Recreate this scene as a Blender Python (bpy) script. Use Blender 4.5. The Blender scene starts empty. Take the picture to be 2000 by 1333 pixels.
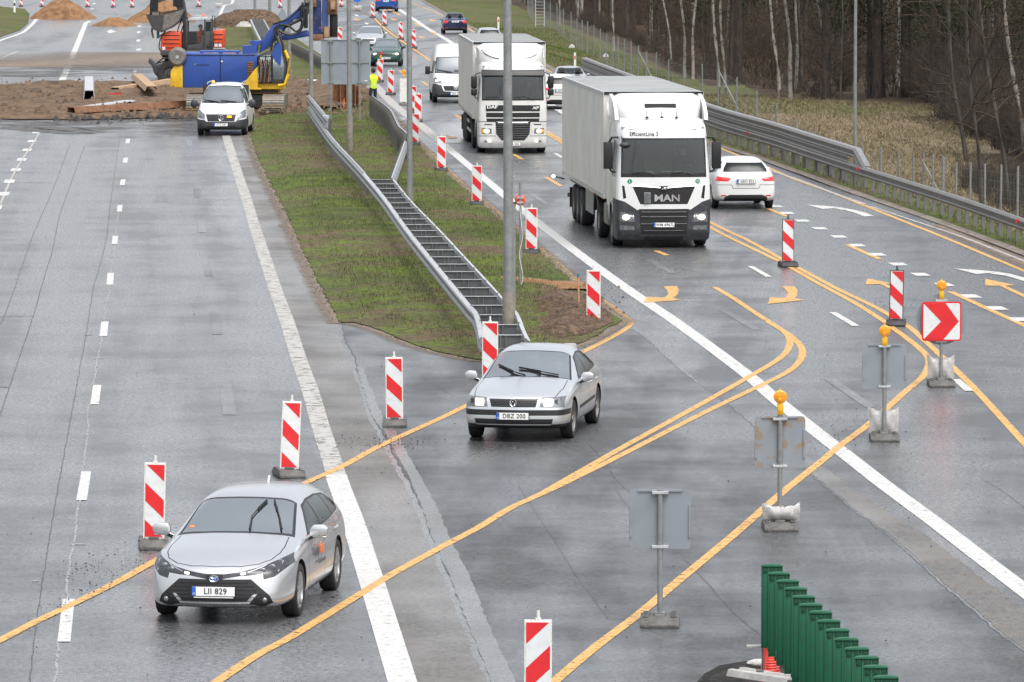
import bpy, bmesh, math, random
import numpy as np
from mathutils import Vector, Matrix
from mathutils.geometry import tessellate_polygon
R = math.radians
random.seed(7); rng = np.random.default_rng(7)
scn = bpy.context.scene
# ------------------------------------------------ camera (200 mm lens on a bridge 8.6 m above the road)
HC = 8.6; F = 11111.0; TH = math.atan(846/F)
cd = bpy.data.cameras.new('camera'); cd.lens = 200; cd.sensor_width = 36
cd.clip_start = 1; cd.clip_end = 6000
cam = bpy.data.objects.new('camera', cd); scn.collection.objects.link(cam)
cam.location = (0, 0, HC); cam.rotation_euler = (math.pi/2 - TH, 0, 0)
scn.camera = cam
# ------------------------------------------------ overcast sky
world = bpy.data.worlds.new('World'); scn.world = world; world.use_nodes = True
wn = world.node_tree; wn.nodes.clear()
sky = wn.nodes.new('ShaderNodeTexSky'); sky.sky_type = 'NISHITA'; sky.sun_disc = False
SUN_EL, SUN_ROT = R(62), R(150)
sky.sun_elevation = SUN_EL; sky.sun_rotation = SUN_ROT
sky.air_density = 1.0; sky.dust_density = 4.0; sky.ozone_density = 1.0
hs = wn.nodes.new('ShaderNodeHueSaturation'); hs.inputs['Saturation'].default_value = 0.28
bg = wn.nodes.new('ShaderNodeBackground'); bg.inputs['Strength'].default_value = 0.15
wo = wn.nodes.new('ShaderNodeOutputWorld')
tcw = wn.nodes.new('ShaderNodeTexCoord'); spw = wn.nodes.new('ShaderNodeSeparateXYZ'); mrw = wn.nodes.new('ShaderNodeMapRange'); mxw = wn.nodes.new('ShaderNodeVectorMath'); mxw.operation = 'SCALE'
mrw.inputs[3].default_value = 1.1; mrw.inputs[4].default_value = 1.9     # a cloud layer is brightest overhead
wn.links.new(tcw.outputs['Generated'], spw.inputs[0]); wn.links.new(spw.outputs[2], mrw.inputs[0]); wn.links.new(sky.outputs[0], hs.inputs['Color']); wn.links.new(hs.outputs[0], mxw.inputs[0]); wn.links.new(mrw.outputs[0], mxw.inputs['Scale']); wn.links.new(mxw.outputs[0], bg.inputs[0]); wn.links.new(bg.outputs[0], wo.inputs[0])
sd = bpy.data.lights.new('sun', 'SUN'); sd.energy = 0.55; sd.angle = R(40); sd.color = (1, .97, .93)
sun = bpy.data.objects.new('sun', sd); scn.collection.objects.link(sun)
sv = Vector((math.sin(SUN_ROT)*math.cos(SUN_EL), math.cos(SUN_ROT)*math.cos(SUN_EL), math.sin(SUN_EL)))
sun.rotation_euler = sv.to_track_quat('Z', 'Y').to_euler(); sun.location = sv*100
scn.view_settings.view_transform = 'Standard'; scn.view_settings.look = 'None'
scn.view_settings.exposure = 0.43; scn.view_settings.gamma = 1
scn.cycles.max_bounces = 6; scn.cycles.transparent_max_bounces = 12; scn.cycles.glossy_bounces = 3; scn.cycles.diffuse_bounces = 3
# ------------------------------------------------ surveying: where things of the photograph stand on the ground
def G(px, py, z=0.0):
    dx = (px-1000)/F; dz = (666.5-py)/F
    y = math.cos(TH) + dz*math.sin(TH); zz = -math.sin(TH) + dz*math.cos(TH)
    t = (z-HC)/zz
    return Vector((dx*t, y*t, z))
def at(px, D, z=0.0): return Vector(((px-1000)/F*D, D, z))
def zat(py, D): return HC - (py+180)*D/F
# ------------------------------------------------ materials
MATS = {}
def nd(nt, t, **kw):
    n = nt.nodes.new(t)
    for k, v in kw.items():
        if k in n.inputs: n.inputs[k].default_value = v
        else: setattr(n, k, v)
    return n
def mat(name, col, rough=.5, metal=0, var=.12, vs=3.0, bump=0, bs=40, coat=0, emit=None, es=0, dirt=None, spec=.5, rv=0, dl=.5):
    if name in MATS: return MATS[name]
    m = bpy.data.materials.new(name); m.use_nodes = True; nt = m.node_tree
    b = nt.nodes['Principled BSDF']; L = nt.links
    b.inputs['Metallic'].default_value = metal; b.inputs['Roughness'].default_value = rough
    b.inputs['Coat Weight'].default_value = coat; b.inputs['Coat Roughness'].default_value = .06
    b.inputs['Specular IOR Level'].default_value = spec
    tc = nd(nt, 'ShaderNodeTexCoord')
    n1 = nd(nt, 'ShaderNodeTexNoise', Scale=vs, Detail=6.0); L.new(tc.outputs['Object'], n1.inputs['Vector'])
    mr = nd(nt, 'ShaderNodeMapRange'); mr.inputs[1].default_value = .3; mr.inputs[2].default_value = .7
    mr.inputs[3].default_value = 1-var; mr.inputs[4].default_value = 1+var; L.new(n1.outputs[0], mr.inputs[0])
    mx = nd(nt, 'ShaderNodeMix', data_type='RGBA', blend_type='MULTIPLY'); mx.inputs[0].default_value = 1
    mx.inputs[6].default_value = (*col, 1); L.new(mr.outputs[0], mx.inputs[7])
    out = mx.outputs[2]
    if dirt:
        n3 = nd(nt, 'ShaderNodeTexNoise', Scale=vs*2.3, Detail=8.0); L.new(tc.outputs['Object'], n3.inputs['Vector'])
        m3 = nd(nt, 'ShaderNodeMapRange'); m3.inputs[1].default_value = dl; m3.inputs[2].default_value = dl+.25 if dl == .5 else dl+.05
        m3.inputs[3].default_value = 0; m3.inputs[4].default_value = dirt[1]; L.new(n3.outputs[0], m3.inputs[0])
        m4 = nd(nt, 'ShaderNodeMix', data_type='RGBA'); L.new(m3.outputs[0], m4.inputs[0]); L.new(out, m4.inputs[6]); m4.inputs[7].default_value = (*dirt[0], 1)
        out = m4.outputs[2]
    L.new(out, b.inputs['Base Color'])
    if rv:
        m5 = nd(nt, 'ShaderNodeMapRange'); m5.inputs[1].default_value = .35; m5.inputs[2].default_value = .65
        m5.inputs[3].default_value = max(.02, rough-rv); m5.inputs[4].default_value = rough+rv; L.new(n1.outputs[0], m5.inputs[0]); L.new(m5.outputs[0], b.inputs['Roughness'])
    if bump:
        n2 = nd(nt, 'ShaderNodeTexNoise', Scale=bs, Detail=5.0); L.new(tc.outputs['Object'], n2.inputs['Vector'])
        bp = nd(nt, 'ShaderNodeBump'); bp.inputs['Distance'].default_value = bump; bp.inputs['Strength'].default_value = 1; L.new(n2.outputs[0], bp.inputs['Height']); L.new(bp.outputs[0], b.inputs['Normal'])
    if emit: b.inputs['Emission Color'].default_value = (*emit, 1); b.inputs['Emission Strength'].default_value = es
    MATS[name] = m; return m
def asphalt(name, c0, c1, r0, r1, ang, lat=.55, lon=.02, brown=.0, coat=1.62):
    m = bpy.data.materials.new(name); m.use_nodes = True; nt = m.node_tree; L = nt.links; b = nt.nodes['Principled BSDF']
    tc = nd(nt, 'ShaderNodeTexCoord'); P = tc.outputs['Object']
    mp = nd(nt, 'ShaderNodeMapping'); mp.inputs['Rotation'].default_value = (0, 0, -ang); L.new(P, mp.inputs[0])
    mp2 = nd(nt, 'ShaderNodeMapping'); mp2.inputs['Scale'].default_value = (lat, lon, 1); L.new(mp.outputs[0], mp2.inputs[0])
    nA = nd(nt, 'ShaderNodeTexNoise', Scale=1.0, Detail=4.0, Roughness=.55); L.new(mp2.outputs[0], nA.inputs[0])          # wheel tracks, wet and dry
    nB = nd(nt, 'ShaderNodeTexNoise', Scale=.35, Detail=6.0, Roughness=.6); L.new(P, nB.inputs[0])        # blotches
    mpc = nd(nt, 'ShaderNodeMapping'); mpc.inputs['Scale'].default_value = (1.0, .8, 1); L.new(P, mpc.inputs[0])
    nC = nd(nt, 'ShaderNodeTexNoise', Scale=14.0, Detail=4.0, Roughness=.8); L.new(mpc.outputs[0], nC.inputs[0])         # grain
    nD = nd(nt, 'ShaderNodeTexNoise', Scale=2.2, Detail=6.0, Roughness=.7); L.new(P, nD.inputs[0])
    def rng_(src, a, b_, c, d):
        q = nd(nt, 'ShaderNodeMapRange'); q.inputs[1].default_value = a; q.inputs[2].default_value = b_; q.inputs[3].default_value = c; q.inputs[4].default_value = d; L.new(src, q.inputs[0]); return q.outputs[0]
    def mth(op, a, b_):
        q = nd(nt, 'ShaderNodeMath', operation=op)
        for i, s in enumerate((a, b_)):
            if isinstance(s, (int, float)): q.inputs[i].default_value = s
            else: L.new(s, q.inputs[i])
        return q.outputs[0]
    fac = mth('ADD', mth('MULTIPLY', nA.outputs[0], .62), mth('MULTIPLY', nB.outputs[0], .38))
    rgh = rng_(fac, .42, .58, r1, r0)
    rgh = mth('ADD', rgh, rng_(nC.outputs[0], .38, .62, -.12, .12))
    rgh = mth('MAXIMUM', rgh, .08)
    L.new(rgh, b.inputs['Roughness']); wet = rng_(fac, .43, .57, 0.0, 1.0)
    L.new(mth('MULTIPLY', wet, rng_(nC.outputs[0], .42, .56, .3, 1.0)), b.inputs['Coat Weight']); b.inputs['Coat IOR'].default_value = coat; L.new(rng_(nD.outputs[0], .3, .7, .26, .42), b.inputs['Coat Roughness'])
    cm = nd(nt, 'ShaderNodeMix', data_type='RGBA'); cm.inputs[6].default_value = (*c0, 1); cm.inputs[7].default_value = (*c1, 1)
    L.new(mth('ADD', mth('MULTIPLY', rng_(nC.outputs[0], .43, .57, 0, 1), .75), mth('MULTIPLY', rng_(nD.outputs[0], .35, .65, 0, 1), .3)), cm.inputs[0])
    out = cm.outputs[2]
    if brown:
        bm_ = nd(nt, 'ShaderNodeMix', data_type='RGBA'); bm_.inputs[7].default_value = (.16, .125, .095, 1); L.new(out, bm_.inputs[6])
        L.new(rng_(nB.outputs[0], .42, .68, 0, brown), bm_.inputs[0]); out = bm_.outputs[2]
    L.new(out, b.inputs['Base Color'])
    bp = nd(nt, 'ShaderNodeBump'); bp.inputs['Distance'].default_value = .008; bp.inputs['Strength'].default_value = .7; L.new(nC.outputs[0], bp.inputs['Height']); L.new(bp.outputs[0], b.inputs['Normal'])
    bq = nd(nt, 'ShaderNodeBump'); bq.inputs['Distance'].default_value = .004; bq.inputs['Strength'].default_value = .6; L.new(nC.outputs[0], bq.inputs['Height']); L.new(bq.outputs[0], b.inputs['Coat Normal'])
    return m
def blend_mat(name, cols, scales=(.25, 2.5, 30), rough=.9, bump=.02, bscale=25, thr=(.40, .60), thr0=None):
    """three colours mixed by noise at three scales: soil, turf, leaf litter"""
    m = bpy.data.materials.new(name); m.use_nodes = True; nt = m.node_tree; L = nt.links; b = nt.nodes['Principled BSDF']
    geo = nd(nt, 'ShaderNodeNewGeometry'); P = geo.outputs['Position']
    b.inputs['Roughness'].default_value = rough; b.inputs['Specular IOR Level'].default_value = .25
    prev = None
    for i, (s, c) in enumerate(zip(scales, cols[1:])):
        n = nd(nt, 'ShaderNodeTexNoise', Scale=s, Detail=6.0, Roughness=.65); L.new(P, n.inputs[0])
        q = nd(nt, 'ShaderNodeMapRange'); tt = thr0 if (thr0 and i == 0) else thr; q.inputs[1].default_value = tt[0]; q.inputs[2].default_value = tt[1]; L.new(n.outputs[0], q.inputs[0])
        x = nd(nt, 'ShaderNodeMix', data_type='RGBA'); L.new(q.outputs[0], x.inputs[0])
        if prev is None: x.inputs[6].default_value = (*cols[0], 1)
        else: L.new(prev, x.inputs[6])
        x.inputs[7].default_value = (*c, 1); prev = x.outputs[2]
    L.new(prev, b.inputs['Base Color'])
    n2 = nd(nt, 'ShaderNodeTexNoise', Scale=bscale, Detail=6.0); L.new(P, n2.inputs[0])
    bp = nd(nt, 'ShaderNodeBump'); bp.inputs['Distance'].default_value = bump; L.new(n2.outputs[0], bp.inputs['Height']); L.new(bp.outputs[0], b.inputs['Normal'])
    return m
def worn_mat(name, col, rough, wear, under=None, ws=6, alpha=True, uvfall=0, bigs=0):
    """paint or dirt film lying on the road, worn through in spots (real gaps in the film)"""
    m = bpy.data.materials.new(name); m.use_nodes = True; nt = m.node_tree; L = nt.links; b = nt.nodes['Principled BSDF']
    geo = nd(nt, 'ShaderNodeNewGeometry'); P = geo.outputs['Position']
    n = nd(nt, 'ShaderNodeTexNoise', Scale=ws, Detail=9.0, Roughness=.75); L.new(P, n.inputs[0])
    c = nd(nt, 'ShaderNodeMapRange'); c.inputs[1].default_value = .3; c.inputs[2].default_value = .7; c.inputs[3].default_value = .78; c.inputs[4].default_value = 1.1; L.new(n.outputs[0], c.inputs[0])
    x = nd(nt, 'ShaderNodeMix', data_type='RGBA', blend_type='MULTIPLY'); x.inputs[0].default_value = 1; x.inputs[6].default_value = (*col, 1); L.new(c.outputs[0], x.inputs[7])
    L.new(x.outputs[2], b.inputs['Base Color']); b.inputs['Roughness'].default_value = rough
    q = nd(nt, 'ShaderNodeMapRange'); q.inputs[1].default_value = wear; q.inputs[2].default_value = wear+.10; L.new(n.outputs[0], q.inputs[0])
    fac = q.outputs[0]
    if bigs:
        nb = nd(nt, 'ShaderNodeTexNoise', Scale=bigs, Detail=5.0); L.new(P, nb.inputs[0])
        qb = nd(nt, 'ShaderNodeMapRange'); qb.inputs[1].default_value = .38; qb.inputs[2].default_value = .6; L.new(nb.outputs[0], qb.inputs[0])
        mm = nd(nt, 'ShaderNodeMath', operation='MULTIPLY'); L.new(fac, mm.inputs[0]); L.new(qb.outputs[0], mm.inputs[1]); fac = mm.outputs[0]
    if uvfall:
        uv = nd(nt, 'ShaderNodeTexCoord'); sp = nd(nt, 'ShaderNodeSeparateXYZ'); L.new(uv.outputs['UV'], sp.inputs[0])
        a = nd(nt, 'ShaderNodeMath', operation='PINGPONG'); a.inputs[1].default_value = .5; L.new(sp.outputs[0], a.inputs[0])
        d = nd(nt, 'ShaderNodeMapRange'); d.inputs[1].default_value = 0; d.inputs[2].default_value = uvfall; L.new(a.outputs[0], d.inputs[0])
        ad = nd(nt, 'ShaderNodeMath', operation='MULTIPLY'); L.new(fac, ad.inputs[0]); L.new(d.outputs[0], ad.inputs[1]); fac = ad.outputs[0]
    L.new(fac, b.inputs['Alpha'])
    return m
def glass_mat(name, tint, ior=1.75, refl=0):
    m = bpy.data.materials.new(name); m.use_nodes = True; nt = m.node_tree; nt.nodes.clear(); L = nt.links
    o = nd(nt, 'ShaderNodeOutputMaterial'); mx = nd(nt, 'ShaderNodeMixShader'); t = nd(nt, 'ShaderNodeBsdfTransparent', Color=(*tint, 1))
    g = nd(nt, 'ShaderNodeBsdfGlossy', Color=(.95, 1, 1, 1), Roughness=.03); f = nd(nt, 'ShaderNodeFresnel', IOR=ior)
    geo = nd(nt, 'ShaderNodeNewGeometry'); n = nd(nt, 'ShaderNodeTexNoise', Scale=14.0, Detail=6.0); L.new(geo.outputs['Position'], n.inputs[0])
    q = nd(nt, 'ShaderNodeMapRange'); q.inputs[1].default_value = .35; q.inputs[2].default_value = .75; q.inputs[3].default_value = .02; q.inputs[4].default_value = .14
    L.new(n.outputs[0], q.inputs[0]); L.new(q.outputs[0], g.inputs['Roughness'])
    w_ = nd(nt, 'ShaderNodeMapRange'); w_.inputs[3].default_value = refl; w_.inputs[4].default_value = 1; L.new(f.outputs[0], w_.inputs[0]); L.new(w_.outputs[0], mx.inputs[0]); L.new(t.outputs[0], mx.inputs[1]); L.new(g.outputs[0], mx.inputs[2]); L.new(mx.outputs[0], o.inputs[0])
    return m
M = {}
M['silver'] = mat('silver_paint', (.58, .59, .60), .26, .75, .02, 1, coat=.6, dirt=((.4, .39, .37), .08))
M['silver2'] = mat('older_silver_paint', (.58, .60, .61), .28, .7, .02, 1, coat=.5, dirt=((.4, .39, .37), .10))
M['white'] = mat('white_paint', (.66, .67, .66), .3, 0, .02, 1, coat=.4, dirt=((.5, .48, .44), .12))
M['whitebox'] = mat('white_box_panel', (.62, .61, .565), .42, 0, .08, .8, dirt=((.46, .44, .39), .5))
M['dirtywhite'] = mat('dirty_white_paint', (.60, .60, .575), .38, 0, .08, 1.5, coat=.2, dirt=((.33, .31, .27), .4))
M['green'] = mat('green_paint', (.008, .062, .048), .3, .3, .05, 2, coat=.5)
M['navy'] = mat('navy_paint', (.012, .02, .07), .3, .3, .05, 2, coat=.5)
M['bluecar'] = mat('blue_paint', (.01, .08, .32), .3, .3, .05, 2, coat=.5)
M['greypl'] = mat('dark_grey_bumper', (.030, .032, .038), .5, 0, .12, 3, dirt=((.16, .15, .13), .3))
M['blackpl'] = mat('black_plastic', (.010, .010, .011), .45, 0, .2, 5, dirt=((.06, .055, .05), .12))
M['gap'] = mat('panel_gap', (.01, .01, .01), .8, 0, .1)
M['tyre'] = mat('tyre_rubber', (.018, .018, .019), .75, 0, .2, 8, dirt=((.07, .065, .06), .4))
M['rim'] = mat('alloy_rim', (.42, .43, .44), .35, .7, .1, 6, dirt=((.1, .09, .08), .5))
M['steelrim'] = mat('dusty_wheel_cover', (.22, .21, .2), .5, .4, .15, 6, dirt=((.1, .09, .08), .7))
M['chrome'] = mat('chrome', (.8, .8, .82), .12, 1, .03)
M['glass'] = glass_mat('windscreen_glass', (.66, .74, .73), 1.7, .42)
M['vglass'] = glass_mat('van_windscreen_glass', (.6, .7, .7), 1.6, .32)
M['tglass'] = glass_mat('lorry_windscreen_glass', (.6, .7, .68), 1.5, .05)
M['sglass'] = glass_mat('side_window_glass', (.18, .21, .21), 1.45)
M['lens'] = glass_mat('lamp_lens', (.85, .87, .88), 1.5)
M['lampback'] = mat('lamp_reflector', (.20, .21, .22), .25, .6, .4, 14)
M['lampdark'] = mat('dark_lamp_housing', (.05, .052, .058), .25, .3, .4, 10)
M['lampwarm'] = mat('lit_headlamp_warm', (.9, .85, .7), .3, 0, .05, emit=(1, .84, .58), es=1.5)
M['lampwhite'] = mat('lit_daytime_lamp', (.9, .9, .9), .3, 0, .05, emit=(1, .93, .88), es=3)
M['amberlit'] = mat('lit_amber_lamp', (.9, .4, .05), .3, 0, .05, emit=(1, .30, .01), es=1.8)
M['redlit'] = mat('red_tail_lamp', (.5, .01, .015), .2, 0, .15, 8, coat=.5, emit=(1, .02, .02), es=.12)
M['redlens'] = mat('red_reflector_lens', (.55, .02, .02), .25, 0, .15, 8, coat=.5)
M['seat'] = mat('seat_fabric', (.05, .05, .055), .9, 0, .2)
M['seatgrey'] = mat('grey_seat_fabric', (.30, .30, .29), .9, 0, .2)
M['interior'] = mat('cabin_plastic', (.022, .023, .025), .7, 0, .2)
M['plate'] = mat('plate_white', (.80, .80, .78), .4, 0, .06, 10, dirt=((.5, .48, .42), .2))
M['plateblue'] = mat('plate_blue', (.02, .12, .55), .4)
M['ink'] = mat('plate_ink', (.02, .02, .02), .5)
M['inkgrey'] = mat('grey_lettering', (.09, .09, .09), .5)
M['orange'] = mat('orange_print', (.85, .17, .03), .5)
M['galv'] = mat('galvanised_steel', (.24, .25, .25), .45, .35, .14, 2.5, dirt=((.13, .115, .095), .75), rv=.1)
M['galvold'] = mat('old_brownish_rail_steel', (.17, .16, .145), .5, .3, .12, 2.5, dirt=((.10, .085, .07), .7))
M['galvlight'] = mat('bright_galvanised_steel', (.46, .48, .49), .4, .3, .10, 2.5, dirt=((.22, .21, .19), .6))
M['postdk'] = mat('dull_steel_post', (.17, .165, .155), .6, .2, .2, 4, dirt=((.10, .085, .07), .7))
M['webdk'] = mat('spacer_web_steel', (.11, .12, .12), .55, .3, .15, 4)
M['galvpole'] = mat('galvanised_pole', (.22, .23, .225), .55, .3, .18, 7, dirt=((.34, .33, .31), .5))
M['rustypole'] = mat('stained_pole_foot', (.20, .18, .15), .7, .1, .2, 6, dirt=((.12, .10, .08), .6))
M['signback'] = mat('grey_sign_back', (.245, .275, .30), .5, .2, .06, 1.5, dirt=((.18, .195, .205), .5))
M['signrust'] = mat('rusted_sign_back', (.24, .265, .285), .55, .1, .08, 3.2, dirt=((.27, .20, .14), .9), dl=.55)
M['wht'] = mat('white_reflective_sheet', (.64, .66, .66), .4, 0, .06, 6, dirt=((.40, .39, .36), .35))
M['redsheet'] = mat('red_reflective_sheet', (.62, .018, .022), .4, 0, .07, 6)
M['frame_w'] = mat('white_plastic_frame', (.68, .67, .62), .5, 0, .08, 8, dirt=((.35, .32, .27), .4))
M['frame_g'] = mat('dark_green_frame', (.03, .055, .05), .5, 0, .1)
M['rubber'] = mat('recycled_rubber', (.085, .082, .078), .7, 0, .3, 9, bump=.006, bs=30, dirt=((.19, .17, .14), .55))
M['rubberdk'] = mat('black_rubber_foot', (.03, .03, .032), .6, 0, .25, 9, bump=.004, bs=30)
M['amber'] = mat('amber_lens', (.85, .36, .01), .2, 0, .12, 14, coat=.6)
M['ambercase'] = mat('yellow_lamp_case', (.70, .36, .01), .4, 0, .1, 6)
M['sack'] = mat('white_woven_sack', (.42, .41, .40), .75, 0, .15, 12, bump=.01, bs=60, dirt=((.35, .31, .27), .5))
M['plgreen'] = mat('green_plastic', (.001, .085, .036), .5, 0, .08, 5, dirt=((.015, .06, .03), .6))
M['plgreenshade'] = mat('green_plastic_painted_shade', (.001, .05, .022), .5, 0, .06)  # slat green darkened to paint in shade below the cap
M['redpl'] = mat('red_plastic', (.7, .03, .015), .4, 0, .1)
M['rigblue'] = mat('rig_blue_paint', (.025, .072, .30), .4, 0, .12, 1.5, dirt=((.05, .06, .12), .5))
M['rigworn'] = mat('worn_blue_mast_paint', (.03, .07, .22), .5, .1, .25, 3, dirt=((.16, .09, .05), .9))
M['rigyellow'] = mat('rig_yellow_paint', (.72, .44, .015), .45, 0, .12, 2, dirt=((.2, .12, .04), .5))
M['exred'] = mat('excavator_orange_red', (.65, .07, .02), .4, 0, .1, 2, dirt=((.25, .1, .06), .4))
M['exgrey'] = mat('excavator_grey', (.040, .041, .045), .5, 0, .2, 3, dirt=((.12, .10, .08), .45))
M['steel'] = mat('worn_steel', (.19, .18, .165), .5, .4, .25, 5, dirt=((.14, .1, .07), .6))
M['rust'] = mat('rusty_steel', (.20, .095, .05), .85, 0, .3, 4, bump=.01, bs=20, dirt=((.09, .05, .035), .7))
M['rustlight'] = mat('pale_rusty_steel', (.36, .24, .14), .8, 0, .25, 3, dirt=((.2, .11, .06), .6))
M['hose'] = mat('hydraulic_hose', (.02, .02, .02), .5, 0, .2)
M['skin'] = mat('skin', (.50, .30, .22), .5, 0, .06, 9)
M['hivis'] = mat('hi_vis_yellow', (.55, .85, .02), .7, 0, .08, 9)
M['hiorange'] = mat('hi_vis_orange', (.95, .13, .01), .7, 0, .08, 9)
M['reflect'] = mat('reflective_tape', (.55, .56, .56), .35, 0, .05)
M['cloth'] = mat('navy_cloth', (.02, .025, .04), .85, 0, .15, 9)
M['clothgrey'] = mat('grey_cloth', (.10, .11, .12), .85, 0, .15, 9)
M['hair'] = mat('dark_hair', (.035, .022, .014), .7, 0, .2, 20)
M['wood'] = mat('wooden_stake', (.42, .24, .12), .75, 0, .2, 8)
M['stakeblue'] = mat('blue_green_tip', (.02, .15, .18), .6)
M['signblue'] = mat('blue_sign_face', (.01, .14, .55), .35)
M['post_w'] = mat('white_marker_post', (.72, .72, .68), .5, 0, .08, 5)
M['roofalu'] = mat('trailer_roof_sheet', (.33, .34, .34), .5, 0, .12, .7, dirt=((.33, .33, .32), .5))
M['concrete'] = mat('weathered_concrete', (.34, .33, .31), .7, 0, .2, 4, bump=.008, bs=25, dirt=((.2, .18, .16), .5))
M['paper'] = mat('paper', (.75, .76, .74), .7)
M['stickergreen'] = mat('green_sticker', (.01, .22, .12), .4)
# ------------------------------------------------ object helpers
COL = scn.collection
def link(o, parent=None):
    COL.objects.link(o)
    if parent is not None: o.parent = parent
    return o
def tag(o, label=None, cat=None, group=None, kind=None):
    if label: o['label'] = label
    if cat: o['category'] = cat
    if group: o['group'] = group
    if kind: o['kind'] = kind
    return o
def thing(name, label, cat, loc=(0, 0, 0), rz=0, group=None):
    o = bpy.data.objects.new(name, None); link(o); o.location = loc; o.rotation_euler = (0, 0, rz); o.empty_display_size = .2
    return tag(o, label, cat, group)
def children(o): return [c for c in o.children]
def dup(o, label=None, loc=None, rot=None, parent=None):
    c = o.copy(); COL.objects.link(c); c.parent = parent
    for ch in children(o): dup(ch, parent=c)
    if label: c['label'] = label
    if loc is not None: c.location = loc
    if rot is not None: c.rotation_euler = rot
    return c
class MB:
    def __init__(s): s.v = []; s.f = []; s.mi = []; s.mats = []; s.uv = None
    def m(s, mt):
        if mt not in s.mats: s.mats.append(mt)
        return s.mats.index(mt)
    def add(s, vs, fs, mt):
        k = len(s.v); i = s.m(mt); s.v += [tuple(p) for p in vs]
        for f in fs: s.f.append([k+a for a in f]); s.mi.append(i)
    def box(s, c, d, mt, rot=None, taper=None):
        x, y, z = d[0]/2, d[1]/2, d[2]/2; vs = []
        for dz in (-1, 1):
            t = 1 if (taper is None or dz < 0) else taper
            for a, b in ((-1, -1), (1, -1), (1, 1), (-1, 1)):
                p = Vector((a*x*t, b*y*t, dz*z))
                if rot is not None: p = rot @ p
                vs.append(p+Vector(c))
        s.add(vs, [(3, 2, 1, 0), (4, 5, 6, 7), (0, 1, 5, 4), (1, 2, 6, 5), (2, 3, 7, 6), (3, 0, 4, 7)], mt); return s
    def bar(s, a, b, w, h, mt, up=Vector((0, 0, 1))):
        a = Vector(a); b = Vector(b); d = (b-a); L = d.length
        if L < 1e-6: return s
        d.normalize(); r = d.cross(up)
        if r.length < 1e-4: r = d.cross(Vector((0, 1, 0)))
        r.normalize(); u = r.cross(d); vs = []
        for p in (a, b):
            for i, j in ((-1, -1), (1, -1), (1, 1), (-1, 1)): vs.append(p+r*(i*w/2)+u*(j*h/2))
        s.add(vs, [(0, 1, 2, 3), (7, 6, 5, 4), (4, 5, 1, 0), (5, 6, 2, 1), (6, 7, 3, 2), (7, 4, 0, 3)], mt); return s
    def tube(s, pts, rad, mt, n=8, caps=True):
        pts = [Vector(p) for p in pts]; N = len(pts); rs = rad if isinstance(rad, (list, tuple)) else [rad]*N; rings = []
        for i, p in enumerate(pts):
            d = (pts[min(i+1, N-1)]-pts[max(i-1, 0)]).normalized(); a = d.cross(Vector((0, 0, 1)))
            if a.length < .05: a = d.cross(Vector((0, 1, 0)))
            a.normalize(); b = d.cross(a)
            rings.append([p+(a*math.cos(2*math.pi*k/n)+b*math.sin(2*math.pi*k/n))*rs[i] for k in range(n)])
        vs = [q for r_ in rings for q in r_]; fs = []
        for i in range(N-1):
            for k in range(n): fs.append((i*n+k, i*n+(k+1) % n, (i+1)*n+(k+1) % n, (i+1)*n+k))
        if caps: fs.append(tuple(range(n))[::-1]); fs.append(tuple((N-1)*n+k for k in range(n)))
        s.add(vs, fs, mt); return s
    def prism(s, poly, a, b, mt, axis='y'):
        """polygon extruded along axis from a to b; poly coords are the two other axes in order"""
        n = len(poly)
        def P(u, v, w): return {'y': (u, w, v), 'x': (w, u, v), 'z': (u, v, w)}[axis]
        vs = [P(u, v, a) for u, v in poly]+[P(u, v, b) for u, v in poly]
        tr = tessellate_polygon([[Vector((u, v, 0)) for u, v in poly]])
        fs = [tuple(t) for t in tr]+[tuple(i+n for i in t[::-1]) for t in tr]
        fs += [(i, (i+1) % n, n+(i+1) % n, n+i) for i in range(n)]
        s.add(vs, fs, mt); return s
    def lathe(s, prof, c, axis, mt, n=24):
        vs = []; fs = []; K = len(prof); c = Vector(c)
        for i in range(n):
            a = 2*math.pi*i/n
            for r, h in prof:
                p = {'x': Vector((h, r*math.cos(a), r*math.sin(a))), 'y': Vector((r*math.cos(a), h, r*math.sin(a))), 'z': Vector((r*math.cos(a), r*math.sin(a), h))}[axis]
                vs.append(p+c)
        for i in range(n):
            for k in range(K-1):
                j = (i+1) % n; fs.append((i*K+k, j*K+k, j*K+k+1, i*K+k+1))
        s.add(vs, fs, mt); return s
    def ball(s, c, r, mt, n=12, m=8):
        c = Vector(c); rr = r if isinstance(r, (tuple, list)) else (r, r, r); vs = []; fs = []
        for j in range(m+1):
            t = math.pi*j/m
            for i in range(n):
                a = 2*math.pi*i/n; vs.append(c+Vector((rr[0]*math.sin(t)*math.cos(a), rr[1]*math.sin(t)*math.sin(a), rr[2]*math.cos(t))))
        for j in range(m):
            for i in range(n): fs.append((j*n+i, (j+1)*n+i, (j+1)*n+(i+1) % n, j*n+(i+1) % n))
        s.add(vs, fs, mt); return s
    def build(s, name, parent=None, smooth=None, bevel=0, fixn=True):
        me = bpy.data.meshes.new(name); me.from_pydata(s.v, [], s.f)
        for x in s.mats: me.materials.append(x)
        me.polygons.foreach_set('material_index', s.mi)
        if fixn or bevel:
            bm = bmesh.new(); bm.from_mesh(me); bmesh.ops.remove_doubles(bm, verts=bm.verts, dist=1e-5); bmesh.ops.recalc_face_normals(bm, faces=bm.faces)
            if bevel:
                es = [e for e in bm.edges if len(e.link_faces) == 2 and e.calc_face_angle(0) > R(30)]
                bmesh.ops.bevel(bm, geom=es, offset=bevel, segments=2, profile=.5, affect='EDGES', clamp_overlap=True)
            bm.to_mesh(me); bm.free()
        if smooth:
            me.shade_smooth(); me.set_sharp_from_angle(angle=R(smooth))
        return link(bpy.data.objects.new(name, me), parent)
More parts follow.
